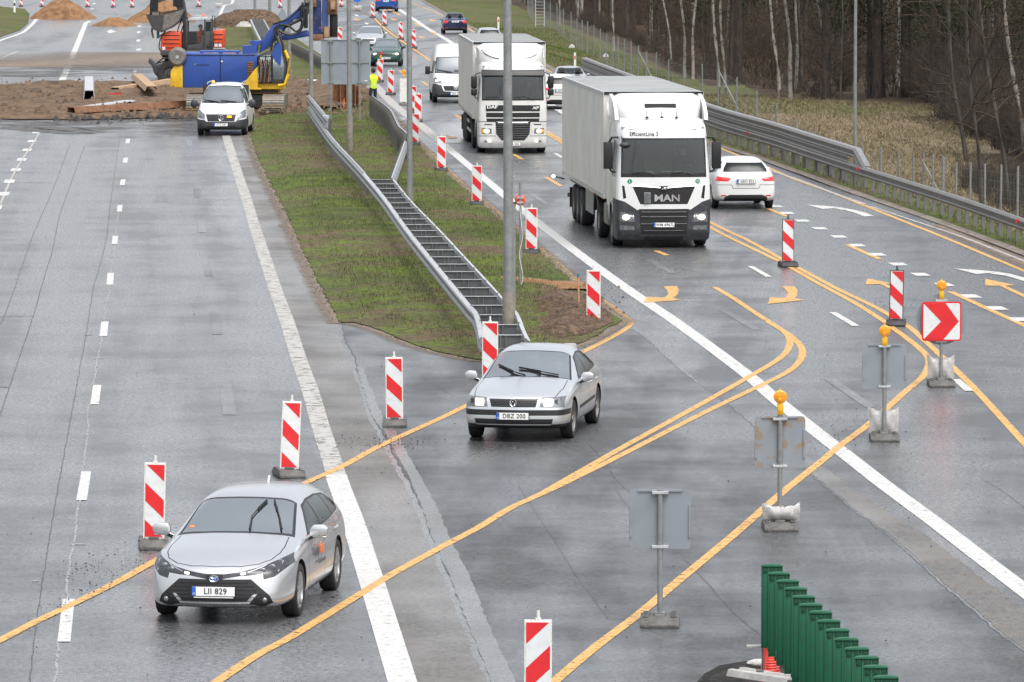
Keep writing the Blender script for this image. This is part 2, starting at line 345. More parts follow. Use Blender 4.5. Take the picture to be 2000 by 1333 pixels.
def raw_mesh(name, V, Fa, mats, parent=None, mi=None, smooth=False):
    """fast numpy mesh; Fa is (n,3) or (n,4)"""
    me = bpy.data.meshes.new(name); V = np.asarray(V, np.float32); Fa = np.asarray(Fa, np.int32); k = Fa.shape[1]
    me.vertices.add(len(V)); me.vertices.foreach_set('co', V.ravel())
    me.loops.add(Fa.size); me.loops.foreach_set('vertex_index', Fa.ravel())
    me.polygons.add(len(Fa)); me.polygons.foreach_set('loop_start', np.arange(0, Fa.size, k, dtype=np.int32)); me.polygons.foreach_set('loop_total', np.full(len(Fa), k, np.int32))
    if mi is not None: me.polygons.foreach_set('material_index', np.asarray(mi, np.int32))
    for x in mats: me.materials.append(x)
    me.update(calc_edges=True); me.validate()
    if smooth: me.shade_smooth()
    return link(bpy.data.objects.new(name, me), parent)
def text(s, size, mt, parent, name, loc, rot=(math.pi/2, 0, 0), ext=.002, align='CENTER', sx=1, shear=0, spacing=1.0, bold=0):
    cu = bpy.data.curves.new('t', 'FONT'); cu.body = s; cu.size = size; cu.extrude = ext; cu.align_x = align; cu.align_y = 'CENTER'; cu.shear = shear; cu.space_character = spacing; cu.offset = bold; cu.resolution_u = 3
    ob = bpy.data.objects.new('t', cu); COL.objects.link(ob); dg = bpy.context.evaluated_depsgraph_get(); dg.update()
    me = bpy.data.meshes.new_from_object(ob.evaluated_get(dg)); bpy.data.objects.remove(ob)
    for v in me.vertices: v.co.x *= sx
    me.materials.clear(); me.materials.append(mt); me.name = name
    o = bpy.data.objects.new(name, me); link(o, parent); o.location = loc; o.rotation_euler = rot; return o
def wrap(o, bvh, off=.006):
    """lay lettering onto the body it is printed on"""
    mw = Matrix.LocRotScale(o.location, o.rotation_euler, (1, 1, 1)); mi = mw.inverted()
    for v in o.data.vertices:
        p = mw @ v.co; h = bvh.ray_cast(Vector((p.x, -9, p.z)), Vector((0, 1, 0)))[0]
        if h is not None: v.co = mi @ Vector((p.x, h.y-off, p.z))
    return o
def cr(pts, n=6):
    """Catmull-Rom through points"""
    pts = [Vector(p) for p in pts]; out = []
    for i in range(len(pts)-1):
        p0 = pts[max(i-1, 0)]; p1 = pts[i]; p2 = pts[i+1]; p3 = pts[min(i+2, len(pts)-1)]
        for k in range(n):
            t = k/n; out.append(.5*((2*p1)+(p2-p0)*t+(2*p0-5*p1+4*p2-p3)*t*t+(3*p1-p0-3*p2+p3)*t**3))
    out.append(pts[-1]); return out
def gl(px, z=0, n=6): return cr([G(x, y, z) for x, y in px], n)
def resample(path, step):
    P = np.array([tuple(p) for p in path]); d = np.concatenate([[0], np.cumsum(np.linalg.norm(np.diff(P, axis=0), axis=1))]); n = max(2, int(round(d[-1]/step))+1)
    t = np.linspace(0, d[-1], n); return [Vector((float(np.interp(q, d, P[:, 0])), float(np.interp(q, d, P[:, 1])), float(np.interp(q, d, P[:, 2])))) for q in t]
# ------------------------------------------------ surface features cut out of a body shell
def pip(x, y, poly):
    c = False; n = len(poly)
    for i in range(n):
        x1, y1 = poly[i]; x2, y2 = poly[(i+1) % n]
        if (y1 > y) != (y2 > y) and x < (x2-x1)*(y-y1)/(y2-y1)+x1: c = not c
    return c
PR = {'f': (0, 2), 's': (1, 2), 't': (0, 1)}
def cutmark(bm, poly, proj, cond, mi):
    """cut the shell along a polygon seen in projection and give the inside faces material index mi"""
    a, b = PR[proj]; xs = [p[0] for p in poly]; ys = [p[1] for p in poly]; x0, x1, y0, y1 = min(xs), max(xs), min(ys), max(ys)
    def near(f):
        fx = [v.co[a] for v in f.verts]; fy = [v.co[b] for v in f.verts]
        return min(fx) < x1 and max(fx) > x0 and min(fy) < y1 and max(fy) > y0 and cond(f)
    for i in range(len(poly)):
        p, q = poly[i], poly[(i+1) % len(poly)]; d = (q[0]-p[0], q[1]-p[1])
        if abs(d[0])+abs(d[1]) < 1e-6: continue
        fs = [f for f in bm.faces if near(f)]; no = [0, 0, 0]; no[a] = -d[1]; no[b] = d[0]; co = [0, 0, 0]; co[a] = p[0]; co[b] = p[1]
        geom = set(fs)
        for f in fs: geom.update(f.edges); geom.update(f.verts)
        bmesh.ops.bisect_plane(bm, geom=list(geom), dist=1e-5, plane_co=co, plane_no=Vector(no).normalized())
    n = 0
    for f in bm.faces:
        if near(f):
            c = f.calc_center_median()
            if pip(c[a], c[b], poly): f.material_index = mi; n += 1
    return n
def linepoly(pts, w):
    out = []
    for p, q in zip(pts, pts[1:]):
        dx, dy = q[0]-p[0], q[1]-p[1]; L = math.hypot(dx, dy); nx, ny = -dy/L*w/2, dx/L*w/2; ex, ey = dx/L*w/2, dy/L*w/2
        out.append([(p[0]-ex+nx, p[1]-ey+ny), (q[0]+ex+nx, q[1]+ey+ny), (q[0]+ex-nx, q[1]+ey-ny), (p[0]-ex-nx, p[1]-ey-ny)])
    return out
def mir(poly): return [(-x, y) for x, y in poly]
FRONT = lambda f: f.normal.y < -.15
REAR = lambda f: f.normal.y > .15
SIDE = lambda f: abs(f.normal.x) > .25
TOP = lambda f: f.normal.z > .3
def lattice(stations, sub=2):
    """stations front to rear: dict y,w,z0,z1,w1,zb,wb,zr,wr,zc,bow,lean ; returns bmesh of smoothed shell"""
    fr = (-1, -.62, 0, .62, 1); K = 5; bm = bmesh.new(); V = {}
    N = len(stations)
    for i, s in enumerate(stations):
        rows = [(s['w']*s.get('ws', .93), s['z0']), (s['w']*.99, s['z0']+(s['zm']-s['z0'])*.35), (s['w'], s['zm']), (s['wb'], s['zb']), (s['wr'], s['zr'])]
        dy = s.get('dy', (0,)*K)
        for k, (w, z) in enumerate(rows):
            for j, f in enumerate(fr):
                inner = k in (0, K-1) or i in (0, N-1)
                if not inner and j in (1, 2, 3): continue
                zz = z + ((s['zc']-z)*(1-f*f) if k == K-1 else 0)
                V[i, k, j] = bm.verts.new((f*w, s['y']+dy[k]-s.get('bow', 0)*(1-abs(f)**1.6), zz))
    def q(*ks):
        try: bm.faces.new([V[k] for k in ks])
        except ValueError: pass
    for i in range(N-1):
        for k in range(K-1):
            q((i, k, 0), (i+1, k, 0), (i+1, k+1, 0), (i, k+1, 0)); q((i, k, 4), (i, k+1, 4), (i+1, k+1, 4), (i+1, k, 4))
        for j in range(4):
            q((i, K-1, j), (i, K-1, j+1), (i+1, K-1, j+1), (i+1, K-1, j)); q((i, 0, j), (i+1, 0, j), (i+1, 0, j+1), (i, 0, j+1))
    for i in (0, N-1):
        for k in range(K-1):
            for j in range(4): q((i, k, j), (i, k, j+1), (i, k+1, j+1), (i, k+1, j))
    bmesh.ops.recalc_face_normals(bm, faces=bm.faces)
    return bm
def subsurf(bm, lv, cutters=None, crease=None):
    me = bpy.data.meshes.new('tmp')
    if crease:
        cl = bm.edges.layers.float.get('crease_edge') or bm.edges.layers.float.new('crease_edge')
        for e in bm.edges: e[cl] = crease(e)
    bm.to_mesh(me); bm.free()
    ob = bpy.data.objects.new('tmp', me); COL.objects.link(ob)
    for n_ in ('a', 'b'): me.materials.append(M['gap'])
    md = ob.modifiers.new('s', 'SUBSURF'); md.levels = lv; md.render_levels = lv
    tmp = []
    for c in (cutters or []):
        c.data.materials.clear(); c.data.materials.append(M['gap']); c.data.materials.append(M['gap'])
        for p in c.data.polygons: p.material_index = 1
        b = ob.modifiers.new('b', 'BOOLEAN'); b.operation = 'DIFFERENCE'; b.object = c; b.solver = 'EXACT'; tmp.append(c)
    dg = bpy.context.evaluated_depsgraph_get(); dg.update()
    m2 = bpy.data.meshes.new_from_object(ob.evaluated_get(dg)); out = bmesh.new(); out.from_mesh(m2)
    bpy.data.objects.remove(ob)
    for c in tmp: bpy.data.objects.remove(c)
    for f in out.faces: f.material_index = 0 if f.material_index == 0 else 1
    return out
def arch_cutters(spec):
    out = []
    for y, r, w in spec:
        for sgn in (-1, 1):
            mb = MB(); n = 28; x0, x1 = sgn*(w-.27), sgn*(w+.3)
            mb.tube([(x0, y, r[1]), (x1, y, r[1])], r[0], M['gap'], n); o = mb.build('cut'); out.append(o)
    return out
def split_shell(bm, parent, defs, smooth=38):
    """defs: {material index: (part name, [materials], per-side split)} -> one mesh per part"""
    out = {}
    names = {}
    for f in bm.faces: names.setdefault(f.material_index, []).append(f)
    for mi, fs in names.items():
        if mi not in defs: mi2 = 0
        else: mi2 = mi
        nm, mt, how = defs[mi2]
        groups = {}
        for f in fs:
            c = f.calc_center_median(); key = 0
            if how == 'lr': key = c.x > 0
            if how == 'fr': key = (c.x > 0, c.y > defs[mi2][1][-1] if isinstance(defs[mi2][1][-1], float) else 0)
            groups.setdefault(key, []).append(f)
        for key, g in groups.items():
            out.setdefault(nm, []).append((mi2, g))
    res = {}
    for nm, lst in out.items():
        # merge the groups that share a part name unless split by side
        byk = {}
        for mi2, g in lst:
            how = defs[mi2][2]
            k = 0 if how is None else (g[0].calc_center_median().x > 0)
            byk.setdefault(k, []).append((mi2, g))
        out2 = []
        for k, parts in byk.items():
            if nm == 'body': out2.append(parts); continue
            own = {}; 
            for mi2, g in parts:
                for f in g: own[f] = mi2
            left = set(own); comps = []
            while left:
                f0 = left.pop(); stack = [f0]; comp = [f0]
                while stack:
                    f = stack.pop()
                    for v in f.verts:
                        for g2 in v.link_faces:
                            if g2 in left: left.discard(g2); stack.append(g2); comp.append(g2)
                comps.append(comp)
            tot = max(sum(f.calc_area() for f in c) for c in comps); big = [c for c in comps if sum(f.calc_area() for f in c) > .12*tot]; small = [f for c in comps if c not in big for f in c]
            big.sort(key=lambda c: c[0].calc_center_median().x); big[0] = big[0]+small
            for c in big:
                d_ = {}
                for f in c: d_.setdefault(own[f], []).append(f)
                out2.append(list(d_.items()))
        for parts in out2:
            vs = []; idx = {}; faces = []; mis = []; mts = []
            for mi2, g in parts:
                mt = defs[mi2][1]
                if mt not in mts: mts.append(mt)
                for f in g:
                    ff = []
                    for v in f.verts:
                        if v not in idx: idx[v] = len(vs); vs.append(v.co.copy())
                        ff.append(idx[v])
                    faces.append(ff); mis.append(mts.index(mt))
            me = bpy.data.meshes.new(nm); me.from_pydata(vs, [], faces)
            for x in mts: me.materials.append(x)
            me.polygons.foreach_set('material_index', mis); me.shade_smooth(); me.set_sharp_from_angle(angle=R(smooth))
            o = bpy.data.objects.new(nm, me); link(o, parent); res.setdefault(nm, []).append(o)
    return res
# ------------------------------------------------ vehicles (local axes: front faces -Y, ground z = 0, origin between the axles)
from mathutils.bvhtree import BVHTree
def wheel(parent, x, y, r, w, rimm, spokes=5, dual=False, rr=.68):
    s = 1 if x > 0 else -1; mb = MB(); W = w/2
    mb.lathe([(r*rr, -W*.86), (r*.84, -W), (r*.95, -W*.92), (r, -W*.7), (r, W*.7), (r*.95, W*.92), (r*.84, W), (r*rr, W*.86), (r*rr, -W*.86)], (0, 0, 0), 'x', M['tyre'], 30)
    for k in (-.35, 0, .35): mb.lathe([(r*1.002, W*k-.006), (r*1.004, W*k), (r*1.002, W*k+.006)], (0, 0, 0), 'x', M['gap'], 30)
    o = mb.build('wheel', parent, smooth=40, fixn=False); o.location = (x, y, r)
    rb = MB(); R0 = r*rr*1.01
    rb.lathe([(R0, W*.86), (R0*.95, W*.84), (R0*.9, W*.3), (R0*.88, -W*.6), (.02, -W*.6)], (0, 0, 0), 'x', rimm, 30)
    if spokes:
        for k in range(spokes):
            a = 2*math.pi*k/spokes+.3; ca, sa = math.cos(a), math.sin(a); pa = Vector((W*.62, ca*r*.06, sa*r*.06)); pb = Vector((W*.74, ca*R0*.94, sa*R0*.94))
            rb.bar(pa, pb, r*.13, .03, rimm, up=Vector((1, 0, 0)))
        rb.lathe([(.001, W*.72), (r*.13, W*.7), (r*.16, W*.5)], (0, 0, 0), 'x', rimm, 14)
    else:
        rb.lathe([(.001, W*.8), (r*.16, W*.8), (r*.2, W*.45), (R0*.8, W*.4), (R0*.95, W*.75)], (0, 0, 0), 'x', rimm, 24)
        for k in range(10):
            a = 2*math.pi*k/10; rb.tube([(W*.43, math.cos(a)*R0*.62, math.sin(a)*R0*.62), (W*.52, math.cos(a)*R0*.62, math.sin(a)*R0*.62)], r*.045, M['gap'] if r < .4 else M['steel'], 6)
    q = rb.build('rim', o, smooth=35, fixn=False)
    if s < 0: q.rotation_euler = (0, 0, math.pi)
    if dual:
        o2 = o.copy(); COL.objects.link(o2); o2.parent = parent; o2.location = (x-s*w*1.12, y, r)
    return o
def licence(parent, txt, loc, rot=(math.pi/2, 0, 0), w=.52, h=.11, country=True, sub='LT'):
    mb = MB(); mb.box((0, -.004, 0), (w+.02, .008, h+.02), M['blackpl']); mb.box((0, -.010, 0), (w, .006, h), M['plate'])
    mb.box((-w/2+.024, -.014, 0), (.046, .004, h-.004), M['plateblue'])
    p = mb.build('licence_plate', parent, bevel=0); p.location = loc; p.rotation_euler = (rot[0]-math.pi/2, rot[1], rot[2])
    text(txt, .102, M['ink'], p, 'plate_lettering', (.025, -.0165, 0), ext=.0012, sx=.94, spacing=1.06, bold=.0008)
    if country: text(sub, .03, M['plate'], p, 'country_letters', (-w/2+.024, -.0175, -.028), ext=.001)
    return p
def person(name, label, loc, rz, pose='stand', jacket='cloth', trousers='cloth', hair='hair', hat=None, scale=1.0, stripes=False):
    """one continuous skinned body with head, arms, legs and hands; clothes and hair are its children"""
    J = {'pel': (0, 0, .95, .13), 'wa': (0, .005, 1.12, .125), 'ch': (0, 0, 1.33, .15), 'ne': (0, 0, 1.47, .062), 'he0': (0, -.01, 1.55, .07), 'he': (0, -.02, 1.65, .095), 'he1': (0, -.01, 1.72, .075)}
    B = [('pel', 'wa'), ('wa', 'ch'), ('ch', 'ne'), ('ne', 'he0'), ('he0', 'he'), ('he', 'he1')]
    if pose == 'sit':
        knee = (.12, -.46, 1.0, .075); foot = (.12, -.66, .72, .05); toe = (.12, -.80, .74, .04); el = (.26, -.14, 1.17, .045); ha = (.17, -.40, 1.22, .034); sh = (.19, 0, 1.39, .06)
    elif pose == 'work':
        knee = (.12, -.05, .52, .07); foot = (.13, .03, .09, .05); toe = (.14, -.14, .04, .04); el = (.27, -.12, 1.17, .048); ha = (.16, -.36, 1.08, .036); sh = (.19, 0, 1.39, .06)
    else:
        knee = (.11, -.02, .52, .07); foot = (.12, .03, .09, .05); toe = (.13, -.15, .04, .04); el = (.28, .04, 1.14, .046); ha = (.27, -.08, .89, .035); sh = (.19, 0, 1.39, .06)
    for s in (-1, 1):
        k = 'L' if s < 0 else 'R'
        for n_, p in (('hip', (.10, 0, .90, .095)), ('kn', knee), ('fo', foot), ('to', toe), ('sh', sh), ('el', el), ('wr', ha)): J[n_+k] = (p[0]*s, p[1], p[2], p[3])
        d = Vector((ha[0]*s, ha[1], ha[2]))-Vector((el[0]*s, el[1], el[2])); d.normalize(); h0 = Vector((ha[0]*s, ha[1], ha[2])); J['pa'+k] = (*(h0+d*.07), .030)
        B += [('pel', 'hip'+k), ('hip'+k, 'kn'+k), ('kn'+k, 'fo'+k), ('fo'+k, 'to'+k), ('ch', 'sh'+k), ('sh'+k, 'el'+k), ('el'+k, 'wr'+k), ('wr'+k, 'pa'+k)]
        side = d.cross(Vector((0, 0, 1))).normalized() if abs(d.z) < .9 else Vector((0, 1, 0)); curl = d.cross(side)*(-1)
        for q, (off, ln) in enumerate(((-.026, .07), (-.009, .08), (.009, .075), (.026, .058))):
            a = h0+d*.10+side*off; b = a+d*ln*.5+curl*.006; c = b+d*ln*.35+curl*.03
            J[f'f{q}a{k}'] = (*a, .010); J[f'f{q}b{k}'] = (*b, .009); J[f'f{q}c{k}'] = (*c, .008); B += [('pa'+k, f'f{q}a{k}'), (f'f{q}a{k}', f'f{q}b{k}'), (f'f{q}b{k}', f'f{q}c{k}')]
        a = h0+d*.045-side*.042; b = a+d*.04-side*.006+curl*.02; J['ta'+k] = (*a, .012); J['tb'+k] = (*b, .009); B += [('wr'+k, 'ta'+k), ('ta'+k, 'tb'+k)]
    keys = list(J); me = bpy.data.meshes.new('b'); me.from_pydata([J[k][:3] for k in keys], [(keys.index(a), keys.index(b)) for a, b in B], [])
    ob = bpy.data.objects.new('b', me); COL.objects.link(ob)
    md = ob.modifiers.new('k', 'SKIN'); md.use_smooth_shade = True; sk = me.skin_vertices[0].data
    for i, k in enumerate(keys): sk[i].radius = (J[k][3], J[k][3]); sk[i].use_root = (k == 'pel')
    for k, rx in (('pel', 1.3), ('wa', 1.15), ('ch', 1.25)): sk[keys.index(k)].radius = (J[k][3]*rx, J[k][3]*.85)
    s2 = ob.modifiers.new('s', 'SUBSURF'); s2.levels = 1; s2.render_levels = 1
    dg = bpy.context.evaluated_depsgraph_get(); dg.update(); m2 = bpy.data.meshes.new_from_object(ob.evaluated_get(dg)); bpy.data.objects.remove(ob)
    m2.name = name; m2.materials.clear()
    for x in (M['skin'], M[jacket], M[trousers], M['blackpl'], M['reflect']): m2.materials.append(x)
    hw = Vector((ha[0], ha[1], ha[2]))
    for p in m2.polygons:
        c = p.center; z = c.z; mi = 1
        near_hand = min((Vector((abs(c.x), c.y, c.z))-hw).length, (Vector((abs(c.x), c.y, c.z))-(hw+(hw-Vector(el[:3])).normalized()*.1)).length) < .085
        if near_hand: mi = 0
        elif z > 1.49 and abs(c.x) < .14: mi = 0
        elif z < .92 and not (abs(c.x) > .2 and pose != 'sit'): mi = 2
        if pose == 'sit' and c.y < -.12 and z < 1.02 and abs(c.x) < .22: mi = 2
        if z < .13: mi = 3
        if stripes and mi == 1 and (1.13 < z < 1.18 or 1.0 < z < 1.05 or (1.2 < z < 1.24 and abs(c.x) > .2)): mi = 4
        p.material_index = mi
    m2.shade_smooth(); o = bpy.data.objects.new(name, m2); link(o); o.location = loc; o.rotation_euler = (0, 0, rz); o.scale = (scale,)*3
    tag(o, label, 'person')
    f = MB()
    for s in (-1, 1):
        f.ball((s*.034, -.108, 1.655), .012, M['gap'], 8, 6); f.ball((s*.098, -.01, 1.64), (.014, .026, .034), M['skin'], 8, 6)
    f.ball((0, -.122, 1.63), (.014, .02, .024), M['skin'], 8, 6); f.ball((0, -.108, 1.585), (.028, .01, .007), M['redlens'], 8, 6); f.build('face', o, smooth=60)
    h = MB()
    if hat: h.ball((0, 0, 1.70), (.115, .14, .10), M[hat], 16, 10); h.box((0, -.13, 1.685), (.15, .08, .012), M[hat])
    else: h.ball((0, .018, 1.70), (.103, .108, .075), M[hair], 16, 10); h.ball((0, .06, 1.65), (.092, .06, .09), M[hair], 14, 8)
    h.build('helmet' if hat else 'hair', o, smooth=60)
    return o
def torus(R0, r, mt, n=24, m=6, rot=None, c=(0, 0, 0)):
    mb = MB(); pts = []
    for i in range(n+1):
        a = 2*math.pi*i/n; p = Vector((R0*math.cos(a), R0*math.sin(a), 0))
        if rot is not None: p = rot @ p
        pts.append(p+Vector(c))
    mb.tube(pts, r, mt, m, caps=False); return mb
def interior(root, x0, y0, y1, zf, zb, w, seatm, rows=(0.1, 1.0), col=None):
    mb = MB(); mb.box((0, (y0+y1)/2, zf+.02), (w*1.7, y1-y0, .04), M['interior'])
    for s in (-1, 1): mb.box((s*w*.93, (y0+y1)/2, (zf+zb)/2), (.05, y1-y0, zb-zf-.06), M['interior'])
    mb.box((0, y1+.02, (zf+zb)/2), (w*1.8, .03, zb-zf), M['interior']); mb.box((0, y1+.3, zb-.02), (w*1.5, .55, .02), M['interior'])
    mb.build('cabin_lining', root)
    d = MB(); d.prism([(y0, zf+.1), (y0, zb-.02), (y0+.25, zb+.02), (y0+.42, zb-.06), (y0+.46, zf+.1)], -w*.9, w*.9, M['interior'], 'x'); d.build('dashboard', root, bevel=.02, smooth=40)
    for k, y in enumerate(rows):
        for s in (-1, 1):
            sm = MB(); sm.box((s*.37, y, zf+.33), (.48, .5, .16), seatm); sm.box((s*.37, y+.30, zf+.64), (.46, .14, .58), seatm, Matrix.Rotation(R(-14), 3, 'X')); sm.box((s*.37, y+.39, zf+1.0), (.24, .09, .17), seatm)
            sm.build('seat', root, bevel=.04, smooth=50)
    sw = torus(.18, .014, M['blackpl'], rot=Matrix.Rotation(R(62), 3, 'X'), c=(.37, y0+.52, zb-.02)); sw.bar((.2, y0+.52, zb-.02), (.54, y0+.52, zb-.02), .03, .02, M['blackpl']); sw.bar((.37, y0+.3, zb-.1), (.37, y0+.53, zb-.02), .05, .05, M['blackpl']); sw.build('steering_wheel', root, smooth=50)
def mirror(root, x, y, z, s, paint, w=.2, h=.13):
    mb = MB(); xo = x+.09; pts = []
    mb.prism([(s*(xo-w*.46), z-h*.42), (s*(xo-w*.50), z+h*.12), (s*(xo-w*.34), z+h*.46), (s*(xo+w*.20), z+h*.50), (s*(xo+w*.46), z+h*.22), (s*(xo+w*.42), z-h*.25), (s*(xo+w*.10), z-h*.45)], y-.07, y+.05, M[paint])
    mb.bar((s*(x-.06), y+.03, z-.11), (s*(xo-w*.2), y+.01, z-.06), .05, .06, M['blackpl']); mb.box((s*xo, y-.01, z-h*.47), (w*.72, .10, .02), M['blackpl']); o = mb.build('wing_mirror', root, bevel=.022, smooth=55)
    g = MB(); g.box((s*xo, y+.055, z), (w*.72, .012, h*.68), M['chrome']); g.build('mirror_glass', o); return o
def build_body(root, stations, arches, features, defs, lv=2, extra=None, crease=None):
    cut = arch_cutters(arches); bm = subsurf(lattice(stations), lv, cut, crease)
    for (poly, proj, cond, mi) in features:
        bm.normal_update(); cutmark(bm, poly, proj, cond, mi)
    bm.normal_update(); bvh = BVHTree.FromBMesh(bm); parts = split_shell(bm, root, defs); bm.free(); return bvh, parts
def fhit(bvh, x, z, back=False):
    h = bvh.ray_cast(Vector((x, 9 if back else -9, z)), Vector((0, -1 if back else 1, 0)))
    return h[0] if h[0] is not None else Vector((x, 0, z))
def both(lst): return [(p, pr, c, m) for p, pr, c, m in lst]+[(mir(p), pr, c, m) for p, pr, c, m in lst]
def wipers(root, bvh, paths):
    for pts in paths:
        P = [fhit(bvh, x, z)+Vector((0, -.03, .01)) for x, z in pts]; mb = MB(); mb.tube(P, [.014]+[.009]*(len(P)-1), M['blackpl'], 6)
        a, b = P[-1], P[-2]; d = (a-b); mb.bar(a-d*.9, a+d*.25, .018, .03, M['blackpl']); mb.build('wiper', root, smooth=50)
def st(y, w, z0, zm, zb, wb, wr, zr, zc, bow=0, dy=(0,)*5, ws=.93): return dict(y=y, w=w, z0=z0, zm=zm, zb=zb, wb=wb, wr=wr, zr=zr, zc=zc, bow=bow, dy=dy, ws=ws)
def defs_for(paint, trim='blackpl', glass='glass', tail='redlit', head='lampdark', lower='blackpl'):
    return {0: ('body', M[paint], None), 1: ('body', M['gap'], None), 2: ('windscreen', M[glass], None), 3: ('side_window', M['sglass'], 'lr'), 4: ('headlight', M[head], 'lr'), 5: ('grille', M['blackpl'], None),
            6: ('bumper_trim', M[trim], None), 7: ('tail_light', M[tail], 'lr'), 8: ('rear_window', M['sglass'], None), 9: ('body', M['blackpl'], None), 10: ('fog_lamp', M['lampback'], 'lr'), 11: ('lower_bumper', M[lower], None), 12: ('bonnet', M[paint], None), 13: ('front_door', M[paint], 'lr'), 14: ('rear_door', M[paint], 'lr')}
def gaps(pts, w, proj, cond, mi=1): return [(p, proj, cond, mi) for p in linepoly(pts, w)]
def hatch_car():
    root = thing('hatchback_car', 'silver estate car with upright wipers and orange and black lettering on its doors', 'car')
    S = [st(-2.27, .70, .22, .42, .60, .68, .60, .655, .68, .15, (.03, -.03, 0, .03, .06)), st(-2.13, .80, .19, .46, .66, .78, .66, .73, .76, .11, (0, -.02, 0, .02, .03)), st(-1.80, .885, .19, .52, .76, .86, .70, .84, .885, .05),
         st(-1.35, .895, .19, .55, .84, .875, .71, .905, .955), st(-.98, .895, .18, .56, .885, .875, .71, .955, 1.01, .05), st(-.80, .895, .18, .57, .90, .875, .715, .985, 1.05, .07),
         st(-.42, .895, .18, .58, .92, .87, .655, 1.19, 1.25, .05), st(.02, .895, .18, .59, .945, .87, .60, 1.385, 1.425, .03), st(.35, .895, .18, .59, .955, .87, .585, 1.42, 1.465), st(.95, .895, .18, .6, .975, .87, .575, 1.42, 1.468),
         st(1.55, .895, .19, .62, 1.0, .865, .56, 1.39, 1.435), st(1.98, .88, .21, .66, 1.02, .84, .53, 1.33, 1.37), st(2.18, .85, .24, .68, .99, .79, .62, 1.06, 1.09, -.04), st(2.36, .78, .28, .62, .86, .72, .64, .92, .94, -.06)]
    zf = lambda z: z if z < .62 else .62+(z-.62)*.91
    for q in S: q['zb'] = zf(q['zb']); q['zr'] = zf(q['zr']); q['zc'] = zf(q['zc'])
    Fe = []
    # bonnet shut line
    Fe += gaps([(-.67, -1.0), (-.70, -1.45), (-.69, -1.75), (-.63, -1.98), (-.50, -2.14), (-.30, -2.24), (0, -2.28), (.30, -2.24), (.50, -2.14), (.63, -1.98), (.69, -1.75), (.70, -1.45), (.67, -1.0)], .012, 't', TOP)
    # windscreen with black border
    ws = [(-.735, -.94), (-.45, -1.00), (0, -1.03), (.45, -1.00), (.735, -.94), (.60, -.02), (.3, -.05), (0, -.06), (-.3, -.05), (-.60, -.02)]
    Fe.append((ws, 't', lambda f: f.normal.y < -.1 and f.normal.z > .2 and f.calc_center_median().z > .90, 9))
    ws2 = [(-.685, -.86), (-.4, -.93), (0, -.96), (.4, -.93), (.685, -.86), (.575, -.07), (.3, -.10), (0, -.11), (-.3, -.10), (-.575, -.07)]
    Fe.append((ws2, 't', lambda f: f.normal.y < -.1 and f.normal.z > .2 and f.calc_center_median().z > .90, 2))
    # side windows
    Fe.append(([(-.58, .90), (.02, 1.215), (.40, 1.255), (1.0, 1.255), (1.55, 1.215), (1.84, 1.12), (1.90, 1.06), (1.75, .99), (.9, .945)], 's', SIDE, 9))
    for w_ in ([(-.46, .92), (.04, 1.19), (.33, 1.23), (.33, .935)], [(.41, .945), (.41, 1.232), (1.0, 1.234), (1.22, 1.22), (1.22, .97)], [(1.29, .975), (1.29, 1.215), (1.55, 1.19), (1.80, 1.10), (1.84, 1.06), (1.72, 1.01)]): Fe.append((w_, 's', SIDE, 3))
    Fe += gaps([(.37, .95), (.37, .30)], .012, 's', SIDE)+gaps([(-.72, .86), (-.80, .55), (-.74, .28), (.95, .28), (1.22, .62), (1.26, .95)], .012, 's', SIDE)
    Fe += gaps([(-.7, .245), (1.0, .245)], .04, 's', SIDE, 9)
    # face
    Fe += [([(-.44, .555), (.44, .555), (.66, .36), (.70, .27), (.60, .225), (.38, .215), (-.38, .215), (-.60, .225), (-.70, .27), (-.66, .36)], 'f', FRONT, 5)]
    Fe += both([([(-.56, .225), (-.34, .235), (-.47, .375), (-.525, .39), (-.42, .26)], 'f', FRONT, 0)])
    Fe += [([(-.42, .17), (.42, .17), (.44, .24), (.38, .285), (-.38, .285), (-.44, .24)], 'f', lambda f: f.normal.y < .1, 0)]
    hl = [(-.82, .80), (-.73, .765), (-.5, .685), (-.30, .645), (-.10, .615), (-.09, .555), (-.14, .565), (-.30, .592), (-.44, .60), (-.57, .615), (-.585, .55), (-.70, .575), (-.86, .70)]
    NF = lambda f: f.normal.y < -.02 and f.calc_center_median().y < -1.5
    Fe += both([(hl, 'f', NF, 4)]); Fe += [([(-.11, .617), (.11, .617), (.10, .545), (.05, .52), (-.05, .52), (-.10, .545)], 'f', NF, 5)]
    # rear lamps and screen
    Fe += both([([(-.80, .88), (-.80, 1.02), (-.5, .99), (-.5, .90)], 'f', REAR, 7)]); Fe.append(([(-.55, 1.06), (.55, 1.06), (.48, 1.32), (-.48, 1.32)], 'f', REAR, 8))
    bvh, parts = build_body(root, S, [(-1.35, (.365, .335), .89), (1.35, (.365, .335), .89)], Fe, defs_for('silver'))
    # grille mesh
    g = MB()
    for r_ in range(7):
        z = .25+r_*.045
        for c in range(-12, 13):
            x = c*.048+(r_ % 2)*.024; lim = .42+(.555-z)*1.0 if z > .30 else .5
            if abs(x) < min(lim, .60)-.03:
                p = fhit(bvh, x, z); g.bar(p+Vector((-.021, -.006, 0)), p+Vector((.021, -.006, 0)), .012, .007, M['greypl'])
    g.build('grille_mesh', parts['grille'][0])
